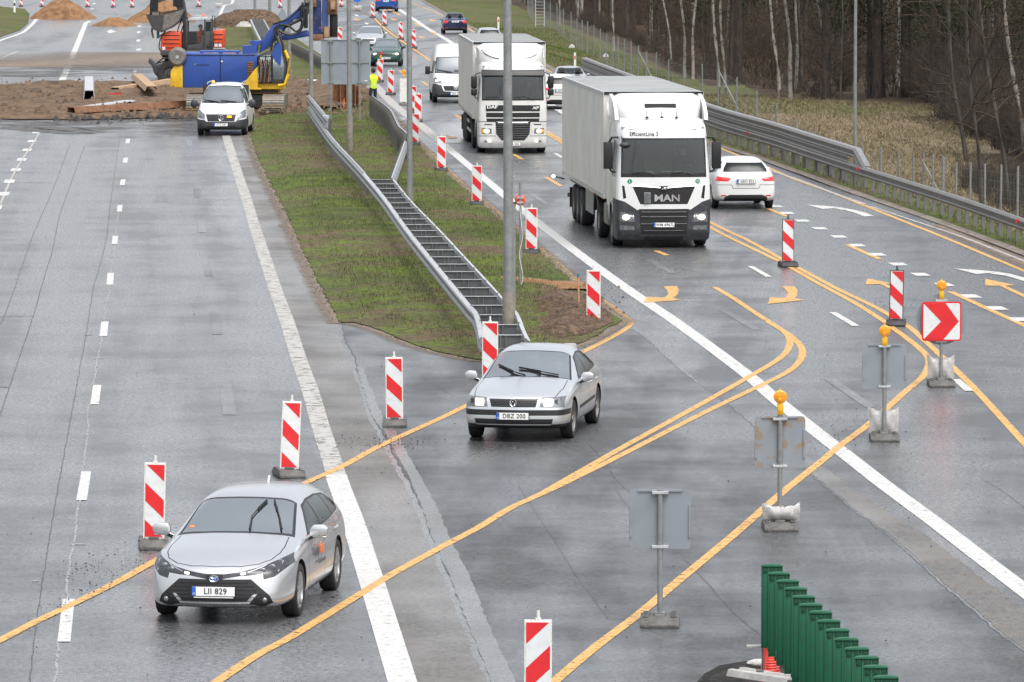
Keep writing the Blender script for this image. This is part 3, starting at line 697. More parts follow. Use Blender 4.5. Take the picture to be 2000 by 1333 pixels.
    for s in (-1, 1):
        P = [fhit(bvh, s*x, z)+Vector((0, -.006, 0)) for x, z in ((.315, .617), (.345, .622), (.37, .627))]; mb = MB(); mb.tube(P, [.010, .016, .012], M['lampwhite'], 8); mb.build('daytime_lamp', parts['headlight'][0 if s < 0 else -1], smooth=50)
        mb = MB()
        for x, z in ((.56, .655), (.66, .69)): p = fhit(bvh, s*x, z); mb.ball(p+Vector((0, -.0, 0)), (.045, .012, .032), M['lampback'], 12, 8)
        P = [fhit(bvh, s*x, z)+Vector((0, -.004, 0)) for x, z in ((.40, .635), (.55, .690), (.70, .757), (.76, .74), (.735, .63))]; mb.tube(P, .007, M['chrome'], 6); mb.build('lamp_unit', root, smooth=50)
        mb = MB(); p = fhit(bvh, s*.60, .305); mb.lathe([(.001, -.018), (.024, -.014), (.034, 0), (.034, .02)], p, 'y', M['lampback'], 14); mb.build('fog_lamp', root, smooth=50)
        mirror(root, .90, -.62, .97, s, 'silver', .23, .15)
        mb = MB()
        for y in (.15, 1.02): mb.tube([(s*.905, y-.09, .835), (s*.93, y-.05, .84), (s*.93, y+.05, .845), (s*.905, y+.09, .85)], .013, M['silver'], 6)
        mb.build('door_handle', root, smooth=50)
        P = [(s*.50, .1, 1.452), (s*.50, .5, 1.485), (s*.49, 1.4, 1.475), (s*.47, 1.85, 1.43)]
    p = fhit(bvh, 0, .42); licence(root, 'LII 829', (0, p.y-.02, .415)); m_ = MB(); m_.box((0, p.y-.02, .345), (.48, .012, .018), M['plate']); m_.build('plate_holder', root)
    # badge: three overlapping rings on a blue ground
    b = MB(); p = fhit(bvh, 0, .565); b.ball((0, p.y-.004, .565), (.055, .010, .038), M['plateblue'], 20, 8)
    for a_, c_ in (((.055, .038), (0, 0)), ((.018, .035), (0, .002)), ((.038, .015), (0, .018))):
        pts = [(a_[0]*math.cos(t)+c_[0], p.y-.018, .565+c_[1]+a_[1]*math.sin(t)) for t in np.linspace(0, 2*math.pi, 22)]; b.tube(pts, .0045, M['chrome'], 5, caps=False)
    b.build('badge', root, smooth=60)
    wz = lambda t: .995+t*.285
    wipers(root, bvh, [[(.17, wz(0)), (.14, wz(.45)), (.18, wz(.68)), (.24, wz(.93))], [(.55, wz(.0)), (.47, wz(.45)), (.42, wz(.68)), (.36, wz(.93))]])
    a = MB(); a.prism([(1.28, 1.35), (1.44, 1.35), (1.42, 1.44), (1.38, 1.44)], -.014, .014, M['silver'], 'x'); a.build('roof_antenna', root)
    st_ = MB(); q = fhit(bvh, -.58, 1.01); st_.box(q+Vector((0, -.004, 0)), (.055, .006, .035), M['orange'], Matrix.Rotation(R(-55), 3, 'X')); st_.build('permit_sticker', root)
    for x in (-1.35, 1.35):
        for s in (-1, 1): wheel(root, s*.775, x, .325, .215, M['rim'], 5)
    # lettering on the door (left flank of the car)
    t = (math.pi/2, 0, math.pi/2)
    for s, rr in ((1, (math.pi/2, 0, math.pi/2)), (-1, (math.pi/2, 0, -math.pi/2))):
        text('city', .21, M['inkgrey'], root, 'door_lettering', (s*.908, -.45 if s > 0 else .20, .70), rr, align='LEFT', sx=.82, bold=.003)
        text('bee', .21, M['orange'], root, 'door_lettering', (s*.910, -.12 if s > 0 else -.13, .70), rr, align='LEFT', sx=.82, bold=.004)
        text('pirmas automobilis', .07, M['inkgrey'], root, 'door_lettering', (s*.910, .0, .54), rr, sx=.9)
        d = MB()
        for k in range(26):
            tt = k/25; y = -1.15+tt*2.3; z = .80+.22*math.sin(tt*9.5)*(.5+.5*tt)
            y2 = y; h = bvh.ray_cast(Vector((s*3, y2, z)), Vector((-s, 0, 0)))
            if h[0] is not None and abs(h[0].x) > .8: d.box(h[0]+Vector((s*.003, 0, 0)), (.004, .035, .014), M['inkgrey'] if k % 6 else M['orange'])
        d.build('dotted_trail', root)
    interior(root, 0, -.72, 1.7, .25, .87, .83, M['seatgrey'])
    return root
def sedan_a():
    root = thing('saloon_car', 'older silver saloon car with lit yellowish headlamps turning across the median opening', 'car')
    S = [st(-2.25, .72, .24, .42, .62, .70, .62, .70, .715, .12, (.05, 0, 0, .03, .06)), st(-2.14, .80, .22, .45, .66, .79, .68, .755, .775, .10, (.02, 0, 0, 0, .03)), st(-1.85, .86, .21, .5, .74, .845, .71, .82, .855, .06),
         st(-1.35, .87, .2, .52, .81, .855, .72, .885, .935), st(-.98, .87, .2, .54, .86, .85, .72, .93, .985, .04), st(-.76, .87, .2, .55, .885, .85, .72, .96, 1.02, .06), st(-.38, .87, .2, .56, .905, .85, .655, 1.18, 1.235, .05), st(.0, .87, .2, .57, .92, .85, .60, 1.365, 1.405, .03),
         st(.40, .87, .2, .57, .93, .85, .585, 1.405, 1.455), st(.85, .87, .2, .58, .94, .85, .58, 1.395, 1.45), st(1.25, .87, .2, .59, .95, .845, .585, 1.32, 1.38), st(1.66, .87, .21, .60, .96, .835, .63, 1.13, 1.18, -.03), st(1.86, .865, .22, .60, .96, .83, .66, 1.03, 1.07, -.03),
         st(2.0, .86, .23, .60, .95, .82, .66, .995, 1.03, -.04), st(2.25, .82, .25, .60, .90, .77, .64, .96, .98, -.05), st(2.38, .75, .28, .58, .80, .70, .62, .88, .89, -.06)]
    zf = lambda z: z if z < .65 else .65+(z-.65)*.935
    for q in S: q['zb'] = zf(q['zb']); q['zr'] = zf(q['zr']); q['zc'] = zf(q['zc'])
    Fe = gaps([(-.69, -1.0), (-.71, -1.6), (-.67, -2.05), (-.60, -2.26), (0, -2.335), (.60, -2.26), (.67, -2.05), (.71, -1.6), (.69, -1.0)], .012, 't', TOP)
    ws = [(-.745, -.90), (-.4, -.96), (0, -.99), (.4, -.96), (.745, -.90), (.60, -.02), (.3, -.05), (0, -.06), (-.3, -.05), (-.60, -.02)]
    wc = lambda f: f.normal.y < -.1 and f.normal.z > .2 and f.calc_center_median().z > .90
    Fe.append((ws, 't', wc, 9)); Fe.append(([(-.705, -.86), (-.4, -.92), (0, -.95), (.4, -.92), (.705, -.86), (.575, -.05), (.3, -.085), (0, -.09), (-.3, -.085), (-.575, -.05)], 't', wc, 2))
    Fe.append(([(-.58, .90), (.0, 1.22), (.40, 1.275), (.85, 1.27), (1.20, 1.20), (1.50, 1.03), (1.45, .965), (.5, .93)], 's', SIDE, 9))
    for w_ in ([(-.45, .925), (.03, 1.195), (.30, 1.248), (.30, .94)], [(.37, .945), (.37, 1.25), (.85, 1.245), (1.0, 1.22), (1.0, .96)], [(1.05, .962), (1.05, 1.21), (1.19, 1.17), (1.43, 1.02), (1.40, .98)]): Fe.append((w_, 's', SIDE, 3))
    Fe += gaps([(.34, .94), (.34, .28)], .012, 's', SIDE)+gaps([(-.72, .84), (-.78, .55), (-.72, .27), (.95, .27), (1.2, .58), (1.15, .93)], .012, 's', SIDE)
    Fe += [([(-.80, .43), (.96, .47), (.96, .53), (-.80, .49)], 's', SIDE, 6)]
    Fe += [([(-1.0, .44), (1.0, .44), (1.0, .53), (-1.0, .53)], 'f', lambda f: f.normal.y < .05 and f.calc_center_median().y < -1.75, 6)]
    Fe += [([(-1.0, .18), (1.0, .18), (1.0, .30), (.62, .30), (.6, .285), (-.6, .285), (-.62, .30), (-1.0, .30)], 'f', lambda f: f.normal.y < .05 and f.calc_center_median().y < -1.75, 11)]
    Fe += [([(-.62, .30), (.62, .30), (.64, .385), (-.64, .385)], 'f', FRONT, 5)]
    Fe += [([(-.36, .575), (.36, .575), (.40, .705), (-.40, .705)], 'f', FRONT, 5)]
    Fe += both([([(-.80, .565), (-.42, .575), (-.45, .725), (-.80, .735)], 'f', FRONT, 4)])
    Fe += both([([(-.80, .70), (-.80, .86), (-.45, .88), (-.45, .72)], 'f', REAR, 7)]); Fe.append(([(-.6, 1.08), (.6, 1.08), (.50, 1.33), (-.50, 1.33)], 'f', REAR, 8))
    D = defs_for('silver2', trim='blackpl', head='lampback'); bvh, parts = build_body(root, S, [(-1.35, (.36, .325), .87), (1.35, (.36, .325), .87)], Fe, D)
    g = MB()
    for z in (.595, .622, .649, .676):
        P = [fhit(bvh, x, z)+Vector((0, -.006, 0)) for x in np.linspace(-.36, .36, 9)]; g.tube(P, .006, M['greypl'], 5)
    g.build('grille_bars', parts['grille'][0])
    b = MB(); p = fhit(bvh, 0, .645); c = Vector((0, p.y-.02, .645))
    b.lathe([(.001, .004), (.058, .004), (.060, .0)], c, 'y', M['gap'], 20)
    pts = [c+Vector((.056*math.cos(t), 0, .056*math.sin(t))) for t in np.linspace(0, 2*math.pi, 24)]; b.tube(pts, .0055, M['chrome'], 5, caps=False)
    for seg in (((-.024, .048), (0, .008), (.024, .048)), ((-.046, .028), (-.020, -.046), (0, .0), (.020, -.046), (.046, .028))): b.tube([c+Vector((x, 0, z)) for x, z in seg], .0055, M['chrome'], 5)
    b.build('badge', root, smooth=60)
    for s in (-1, 1):
        hp = parts['headlight'][0 if s < 0 else -1]; mb = MB(); p = fhit(bvh, s*.56, .65); mb.box(p+Vector((0, -.012, 0)), (.15, .03, .12), M['lampwarm'], Matrix.Rotation(s*R(14), 3, 'Z')); mb.build('lit_lamp', hp, bevel=.01)
        mb = MB(); mb.box(fhit(bvh, s*.685, .65)+Vector((0, -.006, 0)), (.06, .012, .11), M['lampdark'] if s < 0 else M['lampback'], Matrix.Rotation(s*R(20), 3, 'Z')); mb.build('indicator', hp, bevel=.008)
        mirror(root, .88, -.60, .95, s, 'silver2', .21, .14); mb = MB()
        for y in (.10, .88): mb.tube([(s*.88, y-.08, .80), (s*.905, y-.05, .805), (s*.905, y+.05, .81), (s*.88, y+.08, .81)], .013, M['silver2'], 6)
        mb.build('door_handle', root, smooth=50)
    p = fhit(bvh, 0, .44); licence(root, 'DBZ 200', (0, p.y-.03, .435))
    wz = lambda t: .975+t*.31
    wipers(root, bvh, [[(-.02, wz(0)), (-.22, wz(.12)), (-.46, wz(.36))], [(.52, wz(0)), (.25, wz(.14)), (-.08, wz(.29))]])
    a = MB(); a.tube([(0, 1.0, 1.36), (0, 1.12, 1.52)], .006, M['blackpl'], 5); a.build('roof_antenna', root)
    m_ = MB(); m_.box((0, -.22, 1.22), (.22, .02, .06), M['seatgrey']); m_.build('inner_mirror', root)
    for x in (-1.35, 1.35):
        for s in (-1, 1): wheel(root, s*.755, x, .315, .205, M['steelrim'], 0)
    interior(root, 0, -.70, 1.5, .25, .86, .81, M['seatgrey']); return root
def far_car(name, label, paint, kind='sedan', back=False, plate='', L=4.5, W=1.76, H=1.45, sub='LT', trim='blackpl', lit=False, taillit=False):
    """cars seen small: same shell method with fewer cuts; kind sedan / wagon / suv"""
    root = thing(name, label, 'car'); k = L/4.6; h = H/1.46; w = W/1.78
    def s_(y, wd, z0, zm, zb, wb, wr, zr, zc, bow=0, dy=(0,)*5): return st(y*k, wd*w, z0, zm*h, zb*h, wb*w, wr*w, zr*h, zc*h, bow, dy)
    S = [s_(-2.25, .72, .23, .44, .62, .70, .62, .69, .71, .13, (.03, 0, 0, .03, .06)), s_(-2.1, .81, .2, .46, .67, .79, .67, .76, .785, .1), s_(-1.8, .87, .2, .5, .76, .85, .70, .84, .88, .05), s_(-1.35, .885, .2, .54, .83, .865, .71, .90, .95),
         s_(-.80, .885, .2, .56, .885, .865, .72, .97, 1.03, .06), s_(-.40, .885, .2, .57, .905, .86, .66, 1.18, 1.235, .05), s_(.0, .885, .2, .58, .93, .86, .60, 1.37, 1.41, .03), s_(.4, .885, .2, .58, .94, .86, .585, 1.405, 1.46)]
    if kind == 'sedan': S += [s_(.85, .88, .2, .58, .95, .86, .58, 1.395, 1.45), s_(1.25, .88, .2, .6, .965, .85, .60, 1.25, 1.30), s_(1.68, .88, .21, .62, .985, .84, .67, 1.06, 1.10, -.03), s_(2.05, .86, .24, .62, .97, .81, .66, 1.02, 1.05, -.05), s_(2.25, .82, .26, .6, .91, .77, .65, .97, .99, -.06), s_(2.33, .76, .3, .58, .82, .71, .62, .88, .90, -.06)]
    else: S += [s_(.95, .885, .2, .59, .965, .86, .58, 1.41, 1.465), s_(1.6, .885, .2, .61, .99, .855, .565, 1.385, 1.44), s_(2.0, .87, .22, .64, 1.0, .83, .54, 1.33, 1.38, -.02), s_(2.17, .85, .25, .66, .97, .80, .62, 1.04, 1.07, -.05), s_(2.27, .81, .28, .64, .90, .76, .66, .95, .97, -.07), s_(2.33, .76, .31, .58, .82, .71, .64, .86, .88, -.07)]
    wc = lambda f: f.normal.y < -.1 and f.normal.z > .2 and f.calc_center_median().z > .96*h
    sc = lambda P, a, b: [(x*a, y*b) for x, y in P]
    Fe = [(sc([(-.72, -.88), (0, -.97), (.72, -.88), (.585, -.04), (0, -.08), (-.585, -.04)], w, k), 't', wc, 9), (sc([(-.68, -.84), (0, -.93), (.68, -.84), (.565, -.07), (0, -.11), (-.565, -.07)], w, k), 't', wc, 2)]
    if kind == 'sedan':
        wins = [[(-.50, .97), (.02, 1.31), (.30, 1.35), (.30, .985)], [(.37, .99), (.37, 1.36), (.85, 1.34), (1.38, 1.05), (1.30, 1.02)]]; rw = [(-.60, 1.10), (.60, 1.10), (.52, 1.36), (-.52, 1.36)]; tl = [(-.80, .72), (-.80, .90), (-.50, .92), (-.50, .76)]; pz = .84 if True else .5
    else:
        wins = [[(-.50, .97), (.02, 1.31), (.30, 1.355), (.30, .985)], [(.37, .99), (.37, 1.36), (1.05, 1.355), (1.15, 1.01)], [(1.22, 1.02), (1.22, 1.345), (1.6, 1.31), (1.86, 1.16), (1.75, 1.04)]]; rw = [(-.62, 1.06), (.62, 1.06), (.60, 1.15), (.50, 1.32), (-.50, 1.32), (-.60, 1.15)]; tl = [(-.84, .80), (-.84, .94), (-.45, .91), (-.42, .87), (-.50, .80)]; pz = .80
    for q in wins: Fe.append((sc(q, k, h), 's', SIDE, 3))
    Fe.append((sc(rw, w, h), 'f', REAR, 8)); Fe += both([(sc(tl, w, h), 'f', REAR, 7)])
    Fe += gaps(sc([(.34, .98), (.34, .28)], k, h), .02, 's', SIDE)
    Fe += [(sc([(-.34, .57), (.34, .57), (.38, .70), (-.38, .70)], w, h), 'f', FRONT, 5), (sc([(-.6, .27), (.6, .27), (.6, .38), (-.6, .38)], w, h), 'f', FRONT, 5)]
    Fe += both([(sc([(-.80, .57), (-.42, .585), (-.44, .72), (-.80, .75)], w, h), 'f', FRONT, 4)])
    low = lambda f: f.normal.y > .05 and f.calc_center_median().y > 1.7*k
    Fe.append((sc([(-.62, .22), (.62, .22), (.60, .36), (.45, .42), (-.45, .42), (-.60, .36)], w, h), 'f', low, 11))
    Fe += gaps(sc([(-.80, .70), (-.40, .70), (-.36, .60), (.36, .60), (.40, .70), (.80, .70)], w, h), .015, 'f', REAR)
    bvh, parts = build_body(root, S, [(-1.35*k, (.36, .33), .88*w), (1.35*k, (.36, .33), .88*w)], Fe, defs_for(paint, trim=trim))
    for s in (-1, 1):
        mirror(root, .89*w, -.60*k, .99*h, s, paint)
        if lit:
            mb = MB(); p = fhit(bvh, s*.60*w, .655*h); mb.ball(p+Vector((0, -.01, 0)), (.11, .02, .06), M['lampwarm'], 12, 8); mb.build('lit_lamp', root, smooth=60)
        mb = MB(); p = fhit(bvh, s*.62*w, .40*h, True); mb.box(p+Vector((0, .004, 0)), (.16, .012, .035), M['redlens']); mb.build('rear_reflector', root)
    if back: p = fhit(bvh, 0, pz*h, True); licence(root, plate, (0, p.y+.02, pz*h), (math.pi/2, 0, math.pi), sub=sub)
    else: p = fhit(bvh, 0, .44*h); licence(root, plate, (0, p.y-.02, .44*h), sub=sub)
    if kind == 'sedan': wiper_t = None
    for y in (-1.35*k, 1.35*k):
        for s in (-1, 1): wheel(root, s*.765*w, y, .32, .21, M['rim'], 5)
    interior(root, 0, -.70*k, 1.5*k, .3, .90*h, .81*w, M['seat']); return root
def van(name, label, kind):
    root = thing(name, label, 'van')
    if kind == 'mid':   # people-carrier sized van
        S = [st(-2.50, .82, .26, .48, .72, .80, .66, .83, .86, .12, (.04, 0, 0, .05, .10)), st(-2.30, .91, .22, .52, .80, .89, .72, .96, 1.0, .09), st(-1.95, .955, .22, .58, .96, .93, .74, 1.12, 1.16, .06), st(-1.55, .96, .22, .6, 1.05, .935, .78, 1.24, 1.29, .07),
             st(-1.05, .96, .22, .62, 1.10, .93, .74, 1.60, 1.65, .05), st(-.65, .96, .22, .64, 1.12, .93, .72, 1.84, 1.90, .02), st(-.2, .96, .22, .65, 1.13, .935, .72, 1.87, 1.94), st(1.0, .96, .22, .65, 1.13, .935, .72, 1.87, 1.95), st(2.2, .96, .24, .65, 1.13, .93, .71, 1.85, 1.92), st(2.5, .94, .3, .65, 1.1, .91, .72, 1.75, 1.78, -.04), st(2.62, .88, .34, .65, 1.05, .86, .74, 1.5, 1.5, -.05)]
        ar = [(-1.6, (.39, .35), .955), (1.6, (.39, .35), .955)]; wc = lambda f: f.normal.y < -.15 and f.calc_center_median().z > 1.2
        Fe = [([(-.80, 1.22), (0, 1.20), (.80, 1.22), (.715, 1.83), (0, 1.86), (-.715, 1.83)], 'f', wc, 9), ([(-.76, 1.26), (0, 1.24), (.76, 1.26), (.69, 1.80), (0, 1.83), (-.69, 1.80)], 'f', wc, 2),
              ([(-1.35, 1.20), (-.85, 1.72), (-.2, 1.76), (-.2, 1.18)], 's', SIDE, 3), ([(0, 1.2), (0, 1.75), (1.2, 1.75), (1.2, 1.2)], 's', SIDE, 0)]
        Fe += [([(-1.1, .18), (1.1, .18), (1.1, .66), (.62, .60), (.55, .54), (-.55, .54), (-.62, .60), (-1.1, .66)], 'f', lambda f: f.normal.y < .1 and f.calc_center_median().y < -1.95, 6)]
        Fe += [([(-.50, .55), (.50, .55), (.58, .82), (-.58, .82)], 'f', FRONT, 5)]+[([(-.5, .28), (.5, .28), (.55, .38), (-.55, .38)], 'f', FRONT, 5)]
        Fe += both([([(-.90, .70), (-.62, .60), (-.60, .80), (-.84, .98), (-.92, .95)], 'f', FRONT, 4)]); Fe += gaps([(-.15, 1.1), (-.15, .3)], .02, 's', SIDE)+gaps([(1.15, 1.1), (1.15, .3)], .02, 's', SIDE)
        bvh, parts = build_body(root, S, ar, Fe, defs_for('white', trim='greypl', head='lampback', glass='vglass'))
        b = MB(); c = fhit(bvh, 0, .69)+Vector((0, -.03, 0)); pts = [c+Vector((.10*math.cos(t), 0, .10*math.sin(t))) for t in np.linspace(0, 2*math.pi, 24)]; b.tube(pts, .009, M['chrome'], 5, caps=False)
        for a in (90, 210, 330): b.bar(c, c+Vector((.10*math.cos(R(a)), 0, .10*math.sin(R(a)))), .018, .018, M['chrome'])
        b.build('badge', root, smooth=60); g = MB()
        for z in (.63, .70, .77): g.tube([fhit(bvh, x, z)+Vector((0, -.01, 0)) for x in np.linspace(-.5, .5, 7)], .012, M['greypl'], 5)
        g.build('grille_bars', parts['grille'][0]); mb = MB(); p = fhit(bvh, .32, .73); mb.box(p+Vector((0, -.03, 0)), (.17, .05, .075), M['amberlit']); mb.build('amber_flasher', root, bevel=.01)
        p = fhit(bvh, 0, .43); licence(root, 'KTZ 587', (0, p.y-.03, .43)); wipers(root, bvh, [[(-.1, 1.25), (-.6, 1.31)], [(.55, 1.25), (.05, 1.30)]])
        rr = MB()
        for s in (-1, 1): rr.tube([(s*.66, -.5, 1.90), (s*.66, -.3, 1.95), (s*.66, 1.6, 1.96), (s*.66, 1.8, 1.90)], .02, M['galvlight'], 6)
        rr.build('roof_rail', root, smooth=50); bc = MB(); bc.lathe([(.06, 0), (.05, .09), (.001, .12)], (-.45, -.2, 1.92), 'z', M['amberlit'], 12); bc.lathe([(.08, -.03), (.06, 0)], (-.45, -.2, 1.94), 'z', M['blackpl'], 12); bc.build('roof_beacon', root, smooth=50)
        for s in (-1, 1):
            mb = MB(); mb.ball((s*1.10, -1.28, 1.18), (.14, .09, .17), M['greypl'], 12, 8); mb.bar((s*.92, -1.25, 1.12), (s*1.02, -1.28, 1.15), .08, .06, M['blackpl']); mb.build('wing_mirror', root, smooth=50)
        wl = [(-1.6, .34), (1.6, .34)]; zint = 1.05; y0 = -1.4
    else:
        S = [st(-2.95, .86, .28, .5, .78, .84, .70, .88, .90, .12, (.05, 0, 0, .06, .12)), st(-2.75, .97, .24, .55, .90, .95, .76, 1.05, 1.08, .10), st(-2.35, 1.02, .24, .6, 1.05, 1.0, .80, 1.22, 1.26, .06), st(-2.0, 1.025, .24, .62, 1.14, 1.0, .86, 1.38, 1.42, .06),
             st(-1.5, 1.025, .25, .7, 1.3, 1.0, .82, 1.88, 1.94, .06), st(-1.2, 1.025, .25, .8, 1.45, 1.0, .80, 2.16, 2.22, .05), st(-.8, 1.025, .25, .9, 1.6, 1.0, .80, 2.40, 2.47, .02), st(-.2, 1.025, .25, .9, 1.6, 1.0, .82, 2.46, 2.53), st(1.5, 1.025, .25, .9, 1.6, 1.0, .82, 2.47, 2.54), st(2.7, 1.025, .25, .9, 1.6, 1.0, .82, 2.46, 2.52), st(2.95, 1.0, .3, .9, 1.6, .98, .80, 2.38, 2.4, -.02), st(3.0, .97, .34, .9, 1.6, .95, .78, 2.2, 2.2, -.02)]
        ar = [(-2.02, (.40, .36), 1.02), (2.0, (.40, .36), 1.02)]; wc = lambda f: f.normal.y < -.15 and f.calc_center_median().z > 1.25
        Fe = [([(-.90, 1.30), (0, 1.27), (.90, 1.30), (.80, 1.98), (0, 2.02), (-.80, 1.98)], 'f', wc, 9), ([(-.86, 1.34), (0, 1.31), (.86, 1.34), (.77, 1.94), (0, 1.98), (-.77, 1.94)], 'f', wc, 2), ([(-1.85, 1.30), (-1.45, 1.80), (-.9, 1.86), (-.9, 1.24)], 's', SIDE, 3)]
        Fe += [([(-1.2, .2), (1.2, .2), (1.2, .80), (.9, .86), (.60, .78), (.52, .56), (-.52, .56), (-.60, .78), (-.9, .86), (-1.2, .80)], 'f', lambda f: f.normal.y < .1 and f.calc_center_median().y < -2.35, 6)]
        Fe += [([(-.48, .56), (.48, .56), (.56, .76), (-.56, .76)], 'f', FRONT, 5)]; Fe += both([([(-.96, .88), (-.60, .84), (-.62, .96), (-.86, 1.12), (-.98, 1.06)], 'f', FRONT, 4)]); Fe += gaps([(-.85, 1.9), (-.85, .3)], .02, 's', SIDE)+gaps([(.5, 2.2), (.5, .3)], .02, 's', SIDE)
        bvh, parts = build_body(root, S, ar, Fe, defs_for('white', trim='greypl', head='lampback', glass='vglass'))
        b = MB(); c = fhit(bvh, 0, .68)+Vector((0, -.02, 0)); b.lathe([(.001, -.02), (.08, -.012), (.085, 0)], c, 'y', M['chrome'], 18); b.lathe([(.08, -.018), (.10, -.01), (.10, 0)], c, 'y', M['chrome'], 18); b.build('badge', root, smooth=60)
        t_ = MB(); t_.tube([fhit(bvh, x, z)+Vector((0, -.01, 0)) for x, z in ((-.62, .80), (-.52, .53), (0, .50), (.52, .53), (.62, .80))], .02, M['white'], 6); t_.build('grille_surround', root, smooth=50)
        for s in (-1, 1):
            mb = MB(); mb.ball(fhit(bvh, s*.80, .98)+Vector((0, -.02, 0)), (.10, .03, .06), M['lampwarm'], 12, 8); mb.build('lit_lamp', root, smooth=60)
            mb = MB(); mb.box((s*1.20, -1.75, 1.42), (.22, .12, .36), M['blackpl']); mb.bar((s*1.0, -1.7, 1.32), (s*1.12, -1.74, 1.36), .1, .08, M['blackpl']); mb.build('wing_mirror', root, bevel=.04, smooth=50)
        p = fhit(bvh, 0, .42); licence(root, 'JGA 190', (0, p.y-.03, .42)); wipers(root, bvh, [[(-.1, 1.33), (-.7, 1.42)], [(.65, 1.33), (.1, 1.40)]]); pp = MB(); pp.box((0, -1.95, 1.40), (.3, .2, .02), M['paper']); pp.build('dashboard_papers', root)
        wl = [(-2.02, .36), (2.0, .36)]; zint = 1.2; y0 = -1.9
    for y, r in wl:
        for s in (-1, 1): wheel(root, s*(S[3]['w']-.13), y, r, .22, M['steelrim'], 0)
    mb = MB(); mb.box((0, y0+1.4, .45), (1.7, 2.6, .04), M['interior']); mb.box((0, y0+1.6, 1.2), (1.75, .05, 1.3), M['interior']); mb.build('bulkhead', root)
    interior(root, 0, y0+.05, y0+1.5, .45, zint, .88, M['seat'], rows=(y0+.95,)); return root
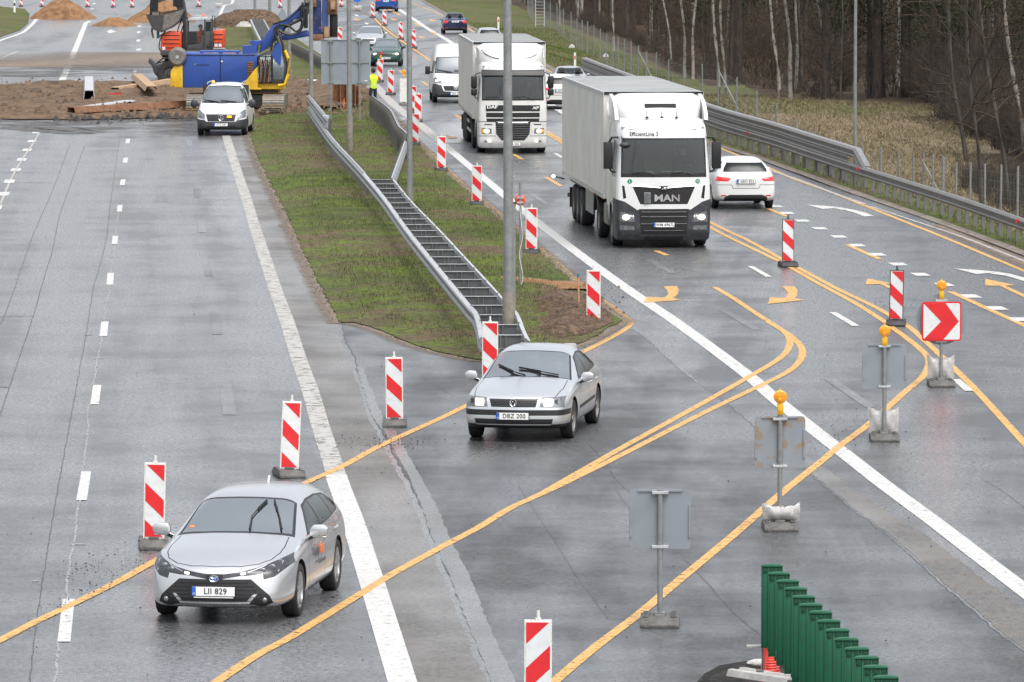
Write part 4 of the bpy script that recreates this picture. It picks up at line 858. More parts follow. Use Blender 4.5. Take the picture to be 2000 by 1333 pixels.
# ------------------------------------------------ articulated lorries
def truck(style):
    A = style == 'a'
    root = thing('articulated_truck', 'white articulated lorry with dark grey bumper and green round stickers, nearer of the two' if A else 'white lorry with white slotted nose and grey sun visor, farther of the two', 'truck')
    w = 1.22; top = 3.28 if A else 3.2
    S = [st(0, w*.93, .20, .75, 1.55, w*.93, w*.80, 2.9, 2.93, .10, (.10, 0, 0, .0, .10), ws=.96), st(.10, w*.985, .19, .75, 1.6, w*.985, w*.88, 3.05, 3.10, .10, (.04, 0, 0, 0, .14), ws=.97), st(.45, w, .19, .75, 1.7, w, w*.93, top-.12, top-.03, .03, (0, 0, 0, 0, .05), ws=.98), st(.8, w, .2, .8, 1.7, w, w*.94, top-.04, top+.02, ws=.98), st(1.6, w, .45, .9, 1.7, w, w*.94, top, top+.05, ws=.98), st(2.25, w, .6, .95, 1.7, w, w*.94, top, top+.05, ws=.98), st(2.32, w*.98, .62, .95, 1.7, w*.98, w*.92, top-.03, top+.0, ws=.98)]
    low = lambda f: f.normal.y < .3
    cy = lambda a: (lambda f: f.calc_center_median().y < a and (f.normal.y < -.1 or abs(f.normal.x) > .25))
    if A:
        Fe = [([(-1.3, .1), (1.3, .1), (1.3, 1.28), (.98, 1.18), (.68, .98), (-.68, .98), (-.98, 1.18), (-1.3, 1.28)], 'f', cy(.9), 6),
              ([(-1.09, 1.80), (1.09, 1.80), (1.06, 2.79), (-1.06, 2.79)], 'f', cy(.6), 9), ([(-1.05, 1.90), (1.05, 1.90), (1.02, 2.75), (-1.02, 2.75)], 'f', cy(.6), 2),
              ([(-.80, 1.58), (.80, 1.58), (.60, 1.12), (-.60, 1.12)], 'f', FRONT, 5), ([(-.58, .36), (.58, .36), (.64, 1.0), (-.64, 1.0)], 'f', FRONT, 5),
              ([(-.50, .17), (.50, .17), (.50, .30), (-.50, .30)], 'f', FRONT, 1)]
        Fe += both([([(-1.03, 1.25), (-.95, 1.28), (-1.00, 1.58), (-1.06, 1.60)], 'f', FRONT, 1), ([(-1.13, .68), (-.72, .68), (-.78, .88), (-1.10, .93)], 'f', cy(.4), 4), ([(-1.10, .47), (-.74, .47), (-.76, .57), (-1.10, .58)], 'f', cy(.4), 10)])
    else:
        Fe = [([(-1.09, 1.86), (1.09, 1.86), (1.07, 2.86), (-1.07, 2.86)], 'f', cy(.6), 9), ([(-1.05, 1.93), (1.05, 1.93), (1.03, 2.72), (-1.03, 2.72)], 'f', cy(.6), 2),
              ([(-.95, 1.48), (.95, 1.48), (.95, 1.70), (-.95, 1.70)], 'f', FRONT, 5), ([(-.94, 1.27), (.94, 1.27), (.94, 1.435), (-.94, 1.435)], 'f', FRONT, 5), ([(-.92, 1.13), (.92, 1.13), (.93, 1.235), (-.93, 1.235)], 'f', FRONT, 5),
              ([(-.62, 1.12), (.62, 1.12), (.58, .68), (.40, .46), (-.40, .46), (-.58, .68)], 'f', FRONT, 5)]
        Fe += both([([(-1.10, .70), (-.74, .70), (-.76, .88), (-1.10, .90)], 'f', cy(.4), 4), ([(-1.0, 1.0), (-.72, 1.0), (-.74, 1.04), (-1.0, 1.04)], 'f', FRONT, 1)])
        Fe += gaps([(-1.2, .62), (-.60, .62)], .02, 'f', FRONT)+gaps([(.60, .62), (1.2, .62)], .02, 'f', FRONT)+gaps([(-1.2, 1.12), (-.6, 1.12)], .025, 'f', FRONT)+gaps([(.6, 1.12), (1.2, 1.12)], .025, 'f', FRONT)
    Fe += [([(.32, 1.80), (.34, 2.60), (.55, 2.72), (1.15, 2.72), (1.15, 1.80)], 's', SIDE, 3)]
    Fe += gaps([(.26, 2.8), (.24, 1.7), (.24, 1.15)], .02, 's', SIDE)+gaps([(1.25, 2.8), (1.25, 1.0)], .02, 's', SIDE)+gaps([(.2, 1.15), (1.25, 1.15)], .02, 's', SIDE)
    defs = defs_for('white' if A else 'dirtywhite', trim='greypl', head='lampback', glass='tglass')
    bvh, parts = build_body(root, S, [(1.40, (.60, .52), 1.22)], Fe, defs, crease=lambda e: .35)
    P = 'white' if A else 'dirtywhite'
    # roof air deflector
    d = MB(); fr = (-1, -.8, -.4, 0, .4, .8, 1); V = []; nj = len(fr)
    prof = [(.45, top-.02, .0), (.75, top+.20, .03), (1.2, top+.44, .06), (1.8, top+.60, .08), (2.3, 3.86 if A else 3.83, .08)]
    for i, (y, z, c) in enumerate(prof):
        wd = (.78, .95, 1.08, 1.15, 1.19)[i]
        for j, f in enumerate(fr):
            dip = (.26*(1-i/4.) if abs(f) == 1 else .0)
            V.append((f*wd, y+.42*(abs(f)**3)*(1-i/4.), z-c*f*f*.3-dip*.0 - (.12 if abs(f) == 1 else 0)))
    k0 = len(V); V += [(x, y+.02, top-.08) for x, y, z in V]
    Fc = []
    for i in range(len(prof)-1):
        for j in range(nj-1): Fc.append((i*nj+j, i*nj+j+1, (i+1)*nj+j+1, (i+1)*nj+j))
        for j in (0, nj-1): a = i*nj+j; b = (i+1)*nj+j; Fc.append((a, b, b+k0, a+k0))
    for j in range(nj-1): Fc.append((j, j+1, j+1+k0, j+k0)); b = (len(prof)-1)*nj+j; Fc.append((b, b+1, b+1+k0, b+k0))
    d.add(V, Fc, M[P])
    if A:
        d.box((0, .93, top+.275), (.80, .16, .075), M['gap'], Matrix.Rotation(R(35), 3, 'X'))
        for s in (-1, 1):
            d.prism([(.62, top-.05), (.70, top+.12), (1.25, top+.40), (2.3, 3.84), (2.3, top-.05)], s*1.10, s*1.185, M[P], 'x')
    do = d.build('roof_deflector', root, smooth=50)
    if not A:
        bd = BVHTree.FromPolygons([v.co.copy() for v in do.data.vertices], [tuple(p.vertices) for p in do.data.polygons])
        for s in (-1, 1): q = MB(); q.tube(cr([fhit(bd, s*x, z)+Vector((0, -.01, 0)) for x, z in ((1.04, 3.58), (.92, 3.47), (.72, 3.37), (.45, 3.31))], 4), .014, M['gap'], 5); q.build('deflector_crease', do)
    for s in (-1, 1):
        sd_ = MB(); sd_.prism([(1.5, 1.2), (2.65, 1.2), (2.65, top+.35), (2.2, top+.3), (1.9, top), (1.5, top-.1)] if False else [(2.28, 1.0), (2.62, 1.0), (2.62, 3.6), (2.28, 3.3)], s*1.19, s*1.22, M[P], 'x'); sd_.build('side_deflector', root)
        if A:
            m_ = MB(); m_.box((s*1.38, .40, 2.34), (.23, .16, .68), M['blackpl']); m_.tube([(s*1.12, .38, 2.80), (s*1.28, .36, 2.80), (s*1.36, .4, 2.66)], .035, M['blackpl'], 6); m_.tube([(s*1.12, .38, 1.90), (s*1.30, .36, 1.94), (s*1.36, .4, 2.05)], .03, M['blackpl'], 6); m_.build('wing_mirror', root, bevel=.05, smooth=45)
            l_ = MB(); l_.ball(fhit(bvh, s*.96, .79)+Vector((0, -.02, 0)), (.10, .03, .075), M['lampwarm'], 14, 8); l_.build('lit_lamp', parts['headlight'][0 if s < 0 else -1], smooth=60)
            l_ = MB()
            for x in (-.06, .0, .06): l_.ball(fhit(bvh, s*(.84+x), .79)+Vector((0, -.01, 0)), (.03, .012, .06), M['chrome'], 8, 6)
            l_.build('lamp_reflector', parts['headlight'][0 if s < 0 else -1], smooth=60)
        else:
            for z, h, nm in ((2.50, .44, 'wing_mirror'), (2.15, .25, 'wide_angle_mirror')):
                m_ = MB(); m_.box((s*1.35, .36, z), (.21, .13, h), M['blackpl']); m_.build(nm, root, bevel=.05, smooth=60)
            m_ = MB(); m_.tube([(s*1.12, .38, 2.84), (s*1.30, .38, 2.76), (s*1.33, .38, 2.6), (s*1.33, .38, 2.02), (s*1.28, .38, 1.93), (s*1.14, .38, 1.93)], .022, M['blackpl'], 6); m_.build('mirror_arm', root, smooth=50)
            l_ = MB(); l_.ball(fhit(bvh, s*.92, .79)+Vector((0, -.02, 0)), (.10, .03, .075), M['lampwarm'], 14, 8); l_.build('lit_lamp', parts['headlight'][0 if s < 0 else -1], smooth=60)
            l_ = MB(); l_.ball(fhit(bvh, s*.82, .45)+Vector((0, -.02, 0)), (.065, .03, .055), M['lampwarm'], 14, 8); l_.ball(fhit(bvh, s*.95, .45)+Vector((0, -.01, 0)), (.05, .02, .045), M['lampback'], 12, 8); l_.build('fog_lamp', root, smooth=60)
            l_ = MB(); l_.box(fhit(bvh, s*1.05, .79)+Vector((0, -.01, 0)), (.07, .03, .12), M['amber']); l_.build('indicator', root, bevel=.01)
        l_ = MB(); l_.ball(fhit(bvh, s*.80, 3.02)+Vector((0, -.02, 0)), (.07, .03, .02), M['chrome'], 10, 6); l_.build('marker_lamp', root, smooth=60)
    g = MB()
    if A:
        for z in (.62, .80, .92): g.tube([fhit(bvh, x, z)+Vector((0, -.012, 0)) for x in np.linspace(-.58, .58, 7)], .018, M['greypl'], 6)
        for z in (.45,): g.tube([fhit(bvh, x, z)+Vector((0, -.012, 0)) for x in np.linspace(-.5, .5, 7)], .012, M['greypl'], 6)
        g.build('grille_bars', parts['grille'][0]); ch = MB(); ch.tube([fhit(bvh, x, z)+Vector((0, -.015, 0)) for x, z in ((-.80, 1.585), (-.35, 1.56), (0, 1.53), (.35, 1.56), (.80, 1.585))], .016, M['chrome'], 6); ch.build('grille_trim', root, smooth=50)
        y = fhit(bvh, 0, 1.3).y; wrap(text('MAN', .24, M['chrome'], root, 'grille_lettering', (.08, y-.02, 1.27), sx=1.25, bold=.006, ext=0), bvh, .015)
        lg = MB(); lg.box((0, fhit(bvh, 0, 1.53).y-.03, 1.52), (.18, .02, .10), M['gap']); lg.tube([Vector((x, fhit(bvh, 0, 1.53).y-.045, z)) for x, z in ((-.06, 1.50), (0, 1.535), (.06, 1.54), (.05, 1.50), (-.02, 1.49))], .007, M['chrome'], 5); lg.build('lion_badge', root)
        bx = MB(); bx.box((-.42, y-.006, 1.28), (.18, .02, .28), M['lampback']); bx.build('radar_cover', root, bevel=.01)
        wrap(text('EfficientLine 3', .15, M['ink'], root, 'cab_lettering', (-.50, 0, 2.89), ext=0, sx=.86, bold=.003), bvh)
        for x, tx in ((-.86, 'L'), (.86, 'VI')):
            c = fhit(bvh, x, 1.70)+Vector((0, -.006, 0)); q = MB(); q.lathe([(.001, -.004), (.058, -.004), (.060, .01)], c, 'y', M['stickergreen'], 18); o = q.build('round_sticker', root); text(tx, .085, M['plate'], o, 'sticker_letter', c+Vector((0, -.006, 0)), ext=.001)
        licence(root, 'WM 6967L', (0, fhit(bvh, 0, .60).y-.03, .60), sub='PL')
        for x in (.0, -.38, .38): a_ = MB(); a_.tube([(x, .52, top-.02), (x, .50, top+.18)], .012, M['blackpl'], 5); a_.ball((x, .5, top+.02), (.05, .04, .02), M['blackpl'], 8, 6); a_.build('roof_horn', root)
        wipers(root, bvh, [[(-.2, 1.86), (-.42, 1.93), (-.72, 1.90)], [(.72, 1.86), (.55, 1.93), (.25, 1.90)]])
        fm = MB(); fm.ball((-1.0, -.02, 2.62), (.13, .08, .07), M['greypl'], 12, 8); fm.tube([(-1.05, .25, 2.85), (-1.05, .05, 2.72), (-1.0, -.02, 2.66)], .018, M['greypl'], 6); fm.build('front_mirror', root, smooth=60)
    else:
        for z in (.55, .63, .71, .79, .87, .95, 1.03): hw = .40+min(.2, max(0, (z-.46))*.75); g.tube([fhit(bvh, x, z)+Vector((0, -.012, 0)) for x in np.linspace(-hw, hw, 7)], .014, M['greypl'], 6)
        g.build('grille_bars', parts['grille'][0]); g2 = MB(); g2.tube([fhit(bvh, x, 1.09)+Vector((0, -.012, 0)) for x in np.linspace(-.52, .52, 7)], .012, M['chrome'], 6); g2.build('grille_trim', root)
        y = fhit(bvh, 0, 1.6).y; text('DAF', .15, M['plate'], root, 'grille_lettering', (-.73, y-.015, 1.635), sx=1.35, bold=.004, ext=.006); text('XF', .13, M['plate'], root, 'grille_lettering', (.78, y-.015, 1.60), sx=1.4, shear=.3, bold=.004, ext=.006)
        v = MB(); v.prism([(-.04, 2.70), (-.12, 2.74), (.02, 2.93), (.16, 2.95), (.16, 2.80)], -1.10, 1.10, M['blackpl'], 'x'); v.build('sun_visor', root, bevel=.015, smooth=40)
        licence(root, 'LTA 046', (0, fhit(bvh, 0, .36).y-.03, .34)); wipers(root, bvh, [[(-.2, 1.90), (-.5, 1.98), (-.9, 1.96)], [(.75, 1.90), (.5, 1.98), (.1, 1.96)]])
    for x in (-.35, .1, .4): q = MB(); q.box((x, .32, 1.93), (.22, .12, .015), M['paper']); q.build('dashboard_papers', root)
    # cab inside
    mb = MB(); mb.box((0, 1.2, 1.30), (2.2, 2.0, .05), M['interior']); mb.box((0, 2.2, 2.2), (2.2, .05, 1.8), M['seatgrey']); mb.box((0, 1.2, 3.05), (2.1, 1.9, .04), M['seatgrey']); mb.build('cabin_lining', root)
    ds = MB(); ds.prism([(.22, 1.35), (.22, 1.88), (.45, 1.92), (.70, 1.80), (.75, 1.35)], -1.05, 1.05, M['interior'], 'x'); ds.build('dashboard', root, bevel=.02)
    for s in (-1, 1):
        sm = MB(); sm.box((s*.62, 1.25, 1.66), (.55, .55, .16), M['seat']); sm.box((s*.62, 1.56, 2.02), (.52, .15, .66), M['seat']); sm.box((s*.62, 1.58, 2.45), (.3, .1, .2), M['seat']); sm.build('seat', root, bevel=.04, smooth=50)
    sw = torus(.22, .016, M['blackpl'], rot=Matrix.Rotation(R(50), 3, 'X'), c=(.62, .82, 1.98)); sw.bar((.42, .82, 1.98), (.82, .82, 1.98), .03, .02, M['blackpl']); sw.build('steering_wheel', root, smooth=50)
    # chassis, tank, steps
    ch = MB()
    for s in (-1, 1): ch.box((s*.42, 4.0, .95), (.09, 4.6, .25), M['gap'])
    ch.build('chassis', root)
    for s in (-1, 1):
        tk = MB(); tk.box((s*.93, 3.1, .72), (.55, 1.3, .58), M['steel'] if A else M['greypl']); tk.build('fuel_tank', root, bevel=.08, smooth=40)
        fd = MB(); pts = [(s*1.05, 5.0+.62*math.cos(a), .52+.62*math.sin(a)) for a in np.linspace(R(15), R(165), 10)]
        for p_, q_ in zip(pts, pts[1:]): fd.bar(p_, q_, .52, .02, M['blackpl'])
        fd.build('mudguard', root)
    for x in (-1, 1): wheel(root, x*1.06, 1.40, .50, .30, M['steelrim'], 0, rr=.58)
    for x in (-1, 1): wheel(root, x*1.10, 5.0, .50, .28, M['steelrim'], 0, rr=.58, dual=True)
    # trailer
    T0 = 2.75; LT = 13.6; zt = 3.87 if A else 3.84; z0 = 1.12
    tr = MB(); tr.box((0, T0+LT/2, (z0+zt)/2), (2.55, LT, zt-z0), M['whitebox']); o = tr.build('trailer_box', root, bevel=.02)
    t2 = MB()
    t2.box((0, T0+LT/2, zt+.006), (2.46, LT-.1, .012), M['roofalu'])
    for k in range(1, 24): t2.box((0, T0+k*LT/24, zt+.018), (2.44, .025, .012), M['roofalu'])
    t2.build('trailer_roof', root)
    t3 = MB()
    for s in (-1, 1):
        t3.box((s*1.277, T0+LT/2, zt-.05), (.03, LT, .10), M['galvlight']); t3.box((s*1.277, T0+LT/2, z0+.06), (.03, LT, .12), M['galvlight'])
        for k in range(1, 12): t3.box((s*1.277, T0+k*LT/12, (z0+zt)/2), (.008, .02, zt-z0-.25), M['whitebox'])
        for k in range(0, 2): t3.box((s*1.277, T0+.03+k*(LT-.06), (z0+zt)/2), (.035, .07, zt-z0), M['whitebox'])
        for k in range(7): t3.box((s*1.30, T0+.5+k*2.1, z0+.02), (.02, .08, .04), M['amber'])
    t3.box((0, T0-.012, zt-.03), (2.56, .03, .07), M['blackpl']); t3.build('trailer_trim', root)
    for x in (-1.08, 1.08): lm = MB(); lm.ball((x, T0-.03, zt-.16), (.055, .03, .035), M['chrome'], 10, 6); lm.build('clearance_lamp', root)
    sk = MB()
    for s in (-1, 1): sk.box((s*1.22, T0+5.0, .80), (.05, 2.3, .60), M['galv'])
    if A: sk.build('side_locker', root, bevel=.02)
    else:
        s3 = MB()
        for s in (-1, 1):
            for z in (.55, .85): s3.box((s*1.22, T0+5.2, z), (.03, 3.2, .10), M['galvlight'])
        s3.build('side_guard', root)
    ub = MB()
    for s in (-1, 1): ub.box((s*.5, T0+LT/2, 1.02), (.12, LT-.4, .2), M['gap'])
    ub.box((0, T0+9.0, .6), (.9, 3.2, .2), M['gap'])
    for s in (-1, 1): ub.box((s*.55, T0+2.9, .6), (.12, .12, 1.0), M['gap'])
    ub.box((0, T0+LT-.15, .55), (2.3, .08, .12), M['steel']); ub.build('trailer_frame', root)
    if A:
        sm = MB(); sm.tube([(-1.25, T0+LT-.3, 1.0), (-1.55, T0+LT-.3, 1.08)], .02, M['blackpl'], 5); sm.ball((-1.56, T0+LT-.32, 1.08), .05, M['lampwhite'], 8, 6); sm.build('side_marker', root)
    for k in (-1, 0, 1):
        for s in (-1, 1): wheel(root, s*1.06, T0+9.1+k*1.31, .50, .36, M['steelrim'], 0, rr=.58)
    for s in (-1, 1):
        fl = MB(); fl.box((s*1.06, T0+9.1, 1.08), (.42, 3.9, .03), M['blackpl']); fl.box((s*1.06, T0+11.2, .6), (.42, .03, .55), M['blackpl']); fl.build('mudguard', root)
    return root
# ------------------------------------------------ ground, roads, markings
def sheet(name, pts, z, mt, kind='structure', uv=False):
    pts = [(p[0], p[1], z) for p in pts]; tr = tessellate_polygon([[Vector(p) for p in pts]])
    me = bpy.data.meshes.new(name); me.from_pydata(pts, [], [tuple(t) for t in tr]); me.materials.append(mt)
    bm = bmesh.new(); bm.from_mesh(me); bmesh.ops.recalc_face_normals(bm, faces=bm.faces)
    if bm.faces and sum(f.normal.z*f.calc_area() for f in bm.faces) < 0: bmesh.ops.reverse_faces(bm, faces=bm.faces)
    bm.to_mesh(me); bm.free(); o = bpy.data.objects.new(name, me); link(o); return tag(o, kind=kind)
class Strips:
    def __init__(s): s.v = []; s.f = []; s.uv = []; s.mi = []; s.dz = 0
    def strip(s, path, w, z, mi=0, wob=0, taper=False):
        n = len(path); k = len(s.v); acc = 0; s.dz += .00006; z = z*.4+s.dz
        for i, p in enumerate(path):
            d = path[min(i+1, n-1)]-path[max(i-1, 0)]; d.z = 0
            if d.length < 1e-6: d = Vector((0, 1, 0))
            d.normalize(); nrm = Vector((-d.y, d.x, 0)); ww = w if not callable(w) else w(i/(n-1)); o = nrm*(random.uniform(-wob, wob) if wob else 0)
            if taper and i in (0, n-1): ww *= .2
            if i: acc += (p-path[i-1]).length
            for sgn, u in ((-1, 0), (1, 1)): q = p+o+nrm*sgn*ww/2; s.v.append((q.x, q.y, z)); s.uv.append((u, acc*.1))
        for i in range(n-1): a = k+2*i; s.f.append((a, a+1, a+3, a+2)); s.mi.append(mi)
    def poly(s, pts, z, mi=0):
        k = len(s.v); s.dz += .00006; z = z*.4+s.dz; s.v += [(p.x, p.y, z) for p in pts]; s.uv += [(.5, 0)]*len(pts)
        for t in tessellate_polygon([[Vector((p.x, p.y, 0)) for p in pts]]): s.f.append(tuple(k+i for i in t)); s.mi.append(mi)
    def build(s, name, mats, kind='structure'):
        me = bpy.data.meshes.new(name); me.from_pydata(s.v, [], s.f)
        for m in mats: me.materials.append(m)
        me.polygons.foreach_set('material_index', s.mi)
        ul = me.uv_layers.new(name='UVMap')
        for L in me.loops: ul.data[L.index].uv = s.uv[L.vertex_index]
        bm = bmesh.new(); bm.from_mesh(me)
        for f in bm.faces:
            f.normal_update()
            if f.normal.z < 0: f.normal_flip()
        bm.to_mesh(me); bm.free(); o = bpy.data.objects.new(name, me); link(o); return tag(o, kind=kind)
M['soil'] = blend_mat('verge_earth', [(.055, .043, .03), (.045, .06, .018), (.10, .075, .05)], (.08, .6, 5))
M['turf'] = blend_mat('spring_turf', [(.050, .075, .012), (.120, .085, .050), (.098, .148, .014), (.045, .038, .020)], (.11, .55, 6), bump=.03, bscale=18, thr=(.44, .62), thr0=(.41, .54))
M['earth'] = blend_mat('dug_earth', [(.100, .062, .037), (.045, .032, .023), (.155, .102, .062)], (.25, 1.6, 12), bump=.05, bscale=5)
M['darkearth'] = blend_mat('dark_dug_soil', [(.085, .055, .038), (.04, .028, .02), (.15, .10, .065)], (1.2, 6, 30), bump=.08, bscale=14)
M['sand'] = blend_mat('orange_sand', [(.20, .105, .05), (.13, .068, .035), (.25, .14, .07)], (.4, 2.5, 14), bump=.03, bscale=10)
M['wetmud'] = mat('wet_black_mud', (.03, .025, .022), .45, 0, .3, 3)
M['litter'] = blend_mat('leaf_litter', [(.052, .034, .021), (.10, .064, .034), (.028, .022, .015)], (.15, 1.5, 9), bump=.06, bscale=6)
M['straw'] = blend_mat('dead_grass_floor', [(.17, .125, .08), (.10, .08, .045), (.22, .17, .11)], (.12, 1.1, 9), bump=.08, bscale=5)
M['gravel'] = blend_mat('gravel_shoulder', [(.15, .125, .105), (.09, .075, .06), (.24, .21, .18)], (.4, 4, 40), bump=.02, bscale=40)
M['asL'] = asphalt('wet_asphalt_west', (.032, .033, .035), (.150, .152, .156), .13, .36, math.atan(.0615), coat=1.75)
M['asR'] = asphalt('wet_asphalt_east', (.024, .025, .0265), (.110, .111, .115), .14, .44, math.atan(-.075), lat=.45, coat=1.66)
M['asN'] = asphalt('newer_asphalt', (.011, .0112, .012), (.080, .081, .084), .30, .55, math.atan(-.02), lat=.5, lon=.06, coat=1.4)
M['asB'] = asphalt('dirty_shoulder_asphalt', (.050, .047, .044), (.15, .142, .13), .32, .58, 0, lat=.4, lon=.05, brown=.45, coat=1.4)
M['patch'] = asphalt('planed_patch', (.055, .056, .058), (.150, .150, .152), .30, .46, 0)
M['pale'] = asphalt('pale_sealed_joint', (.09, .09, .09), (.15, .15, .148), .15, .35, 0)
M['wpaint'] = worn_mat('white_road_paint', (.50, .495, .475), .5, .33, ws=7)
M['wpaint2'] = worn_mat('worn_white_road_paint', (.38, .365, .335), .5, .38, ws=4)
M['ypaint'] = worn_mat('yellow_road_paint', (.56, .315, .085), .5, .36, ws=8)
M['seam'] = worn_mat('tar_seam', (.018, .018, .019), .35, .40, ws=4)
M['crackw'] = worn_mat('pale_crack_filler', (.28, .28, .275), .4, .40, ws=9)
M['dirt'] = worn_mat('thin_brown_dirt', (.17, .13, .095), .7, .36, ws=1.6, uvfall=.45)
M['wetdirt'] = worn_mat('wet_dark_mud', (.06, .05, .042), .45, .40, ws=1.2, uvfall=.3, bigs=.3)
gm = MB(); gm.add([(-3000, -200, -1.35), (3000, -200, -1.35), (3000, 5000, -1.35), (-3000, 5000, -1.35)], [(0, 1, 2, 3)], M['soil']); tag(gm.build('ground'), kind='structure')
# the road edge beside the guard rail on the right, as surveyed
RAILPX = [(2400, 640), (2150, 541), (1999, 484), (1856, 431), (1697, 377), (1575, 334), (1511, 311), (1387, 270), (1260, 214), (1130, 157), (1060, 116), (930, 53), (836, 3)]
rail = [G(x, y) for x, y in RAILPX]; dv = rail[-1]-rail[-2]; rail += [rail[-1]+dv*1.5, rail[-1]+dv*3+Vector((-6, 0, 0)), rail[-1]+dv*6+Vector((-30, 0, 0))]
dv0 = rail[0]-rail[1]; rail = [rail[0]+dv0.normalized()*60]+rail
railc = cr(rail, 10)
railc = [p for p in railc]
railx = np.array([[p.x, p.y] for p in railc]); order = np.argsort(railx[:, 1]); railx = railx[order]
def rx(y): return float(np.interp(y, railx[:, 1], railx[:, 0]))
# one sheet of asphalt carries both carriageways, with newer and dirtier areas laid on it
Ys = np.linspace(30, 1400, 138)
sheet('road', [(-150, 30), *[(rx(y)-.55, y) for y in Ys], (-400, 1400)], 0, M['asL'])
med_r = [(3,-40)]
WRpx = [(2240, 1338), (2000, 1154), (1913, 1088), (1826, 1021), (1722, 944), (1652, 889), (1623, 867), (1510, 777), (1460, 733), (1325, 633), (1235, 572), (1135, 500), (1026, 416), (943, 347), (862, 279), (818, 242), (793, 224), (745, 180)]
WR = gl(WRpx)
east = [Vector((p.x-1.05, p.y, 0)) for p in WR]
yr = [G(724, 165), G(690, 110), G(672, 60), G(660, 20)]
eastpoly = [(p.x, p.y) for p in east]+[(-7.3, 270), (-9.3, 320), (-12.5, 400), (-16.5, 500), (-40, 900)]+[(rx(y)-.56, y) for y in np.linspace(900, 66, 90)]
sheet('road', eastpoly, .0012, M['asR'])
LS = [(596, 500), (627, 563), (653, 610), (667, 632), (673, 660), (693, 700), (697, 720), (713, 760), (728, 807), (750, 850), (783, 913), (814, 972), (854, 1069), (880, 1129), (900, 1182), (927, 1246), (954, 1306), (967, 1333), (1000, 1420)]
RS = [(2150, 1400), (1996, 1272), (1950, 1236), (1883, 1179), (1816, 1122), (1750, 1062), (1666, 996), (1583, 929), (1463, 825), (1404, 778), (1350, 740), (1300, 697), (1267, 667), (1234, 643)]
lseam = gl(LS); rseam = gl(RS)
def wob(path, a):
    out = []
    for i, p in enumerate(resample(path, .35)): out.append(p+Vector((random.uniform(-a, a), 0, 0)))
    return out
lseam = wob(lseam, .022); rseam = wob(rseam, .025)
top_n = [G(1216, 632), G(1150, 668), G(1020, 700), G(940, 706), G(860, 690), G(767, 655), G(700, 632)]
nearN = [p for p in lseam if p.y < 142]
sheet('road', [(p.x, p.y) for p in nearN[:1]+nearN[1:]]+[(p.x, p.y) for p in rseam]+[(p.x, p.y) for p in top_n], .0030, M['asN'])
# left shoulder and right shoulder, browner with grit
WLpx = [(441, 264), (459, 322), (479, 382), (500, 452), (516, 500), (538, 567), (562, 633), (583, 700), (607, 767), (626, 833), (648, 900), (661, 944), (690, 1022), (711, 1089), (732, 1156), (786, 1333), (812, 1420)]
WL = gl(WLpx)
shl = [G(500, 262), G(505, 300), G(520, 340), G(545, 390), G(575, 450)]+[p for p in lseam]
sheet('road', [(p.x-.1, p.y) for p in shl if p.y > 60]+[(p.x+.15, p.y) for p in reversed(WL) if p.y > 60], .0021, M['asB'])
rs2 = [p for p in rseam if p.y < 94]; brn = [(p.x+.05, p.y) for p in rs2]; sheet('road', brn+[(p.x+.06+.72*(1-i/len(rs2))**.6+random.uniform(-.02, .02), p.y) for i, p in reversed(list(enumerate(rs2)))], .0039, M['asB'])
# lines: seams, cracks, patches
S = Strips()
S.strip(lseam, .022, .012, 0); S.strip(rseam, .018, .013, 0)
for px, w in (([(235, 260), (222, 353), (213, 420), (208, 466), (192, 530), (183, 561), (173, 621), (168, 655), (145, 780), (125, 889), (103, 1015), (75, 1189), (58, 1332), (50, 1420)], .05),
              ([(136, 283), (106, 364), (65, 459), (39, 533), (11, 611), (-30, 700)], .05), ([(166, 283), (134, 371), (116, 424), (102, 491), (85, 547), (65, 618), (39, 695), (4, 800), (-20, 880)], .06),
              ([(1233, 1000), (1205, 960), (1190, 915), (1150, 870)], .04), ([(667+1040/3, 889+185/3), (667+1230/3, 889+480/3), (667+1370/3, 889+700/3), (667+1560/3, 889+960/3)], .03), ([(1340, 1095), (1390, 1150), (1440, 1205), (1485, 1240)], .06),
              ([(1180, 905), (1215, 950), (1245, 972)], .06), ([(820, 735), (850, 752), (885, 775)], .04), ([(1600, 740), (1655, 770), (1700, 800)], .02), ([(1925, 940), (1965, 965), (2010, 1000)], .03)):
    S.strip(wob(gl(px), .008), w*.28, .014, 0)
for a, b in (((0, 619), (66, 618)), ((28, 356), (106, 358)), ((180, 655), (166, 656)), ((0, 756), (16, 757))): S.strip([G(*a), G(*b)], .07, .014, 0)
# pale zig-zag crack filler between the dashes of the left lane line
for seg in ([(213, 557), (215, 568), (210, 585), (206, 610), (204, 629)], [(198, 658), (197, 675), (193, 692), (188, 712), (186, 735), (182, 753)], [(174, 791), (171, 815), (172, 840), (167, 880), (165, 905), (161, 922)], [(157, 978), (150, 1005), (148, 1040), (146, 1058), (138, 1085), (136, 1110), (131, 1135), (132, 1171)], [(114, 1256), (112, 1290), (110, 1320), (104, 1345)], [(224, 480), (220, 515), (217, 534)], [(232, 413), (228, 440), (226, 462)], [(247, 281), (243, 305)]):
    S.strip(wob(gl(seg), .010), .03, .016, 1)
for x, y, w in ((213, 590, 16), (192, 701, 22), (152, 1064, 30), (219, 503, 14), (70, 1136, 12), (227, 437, 12)): S.strip([G(x-w/2, y), G(x+w/2, y)], .12, .0165, 1)
for (x0, x1, x2, x3, y0, y1) in ((364, 375, 375, 366, 274, 287), (369, 382, 383, 371, 316, 333), (377, 391, 392, 379, 368, 387), (386, 400, 403, 389, 431, 455), (394, 409, 416, 400, 508, 540), (409, 429, 435, 415, 610, 654), (428, 452, 461, 436, 750, 811), (500, 530, 543, 507, 1290, 1400)):
    S.poly([G(x0, y0), G(x1, y0), G(x2, y1), G(x3, y1)], .012, 2)
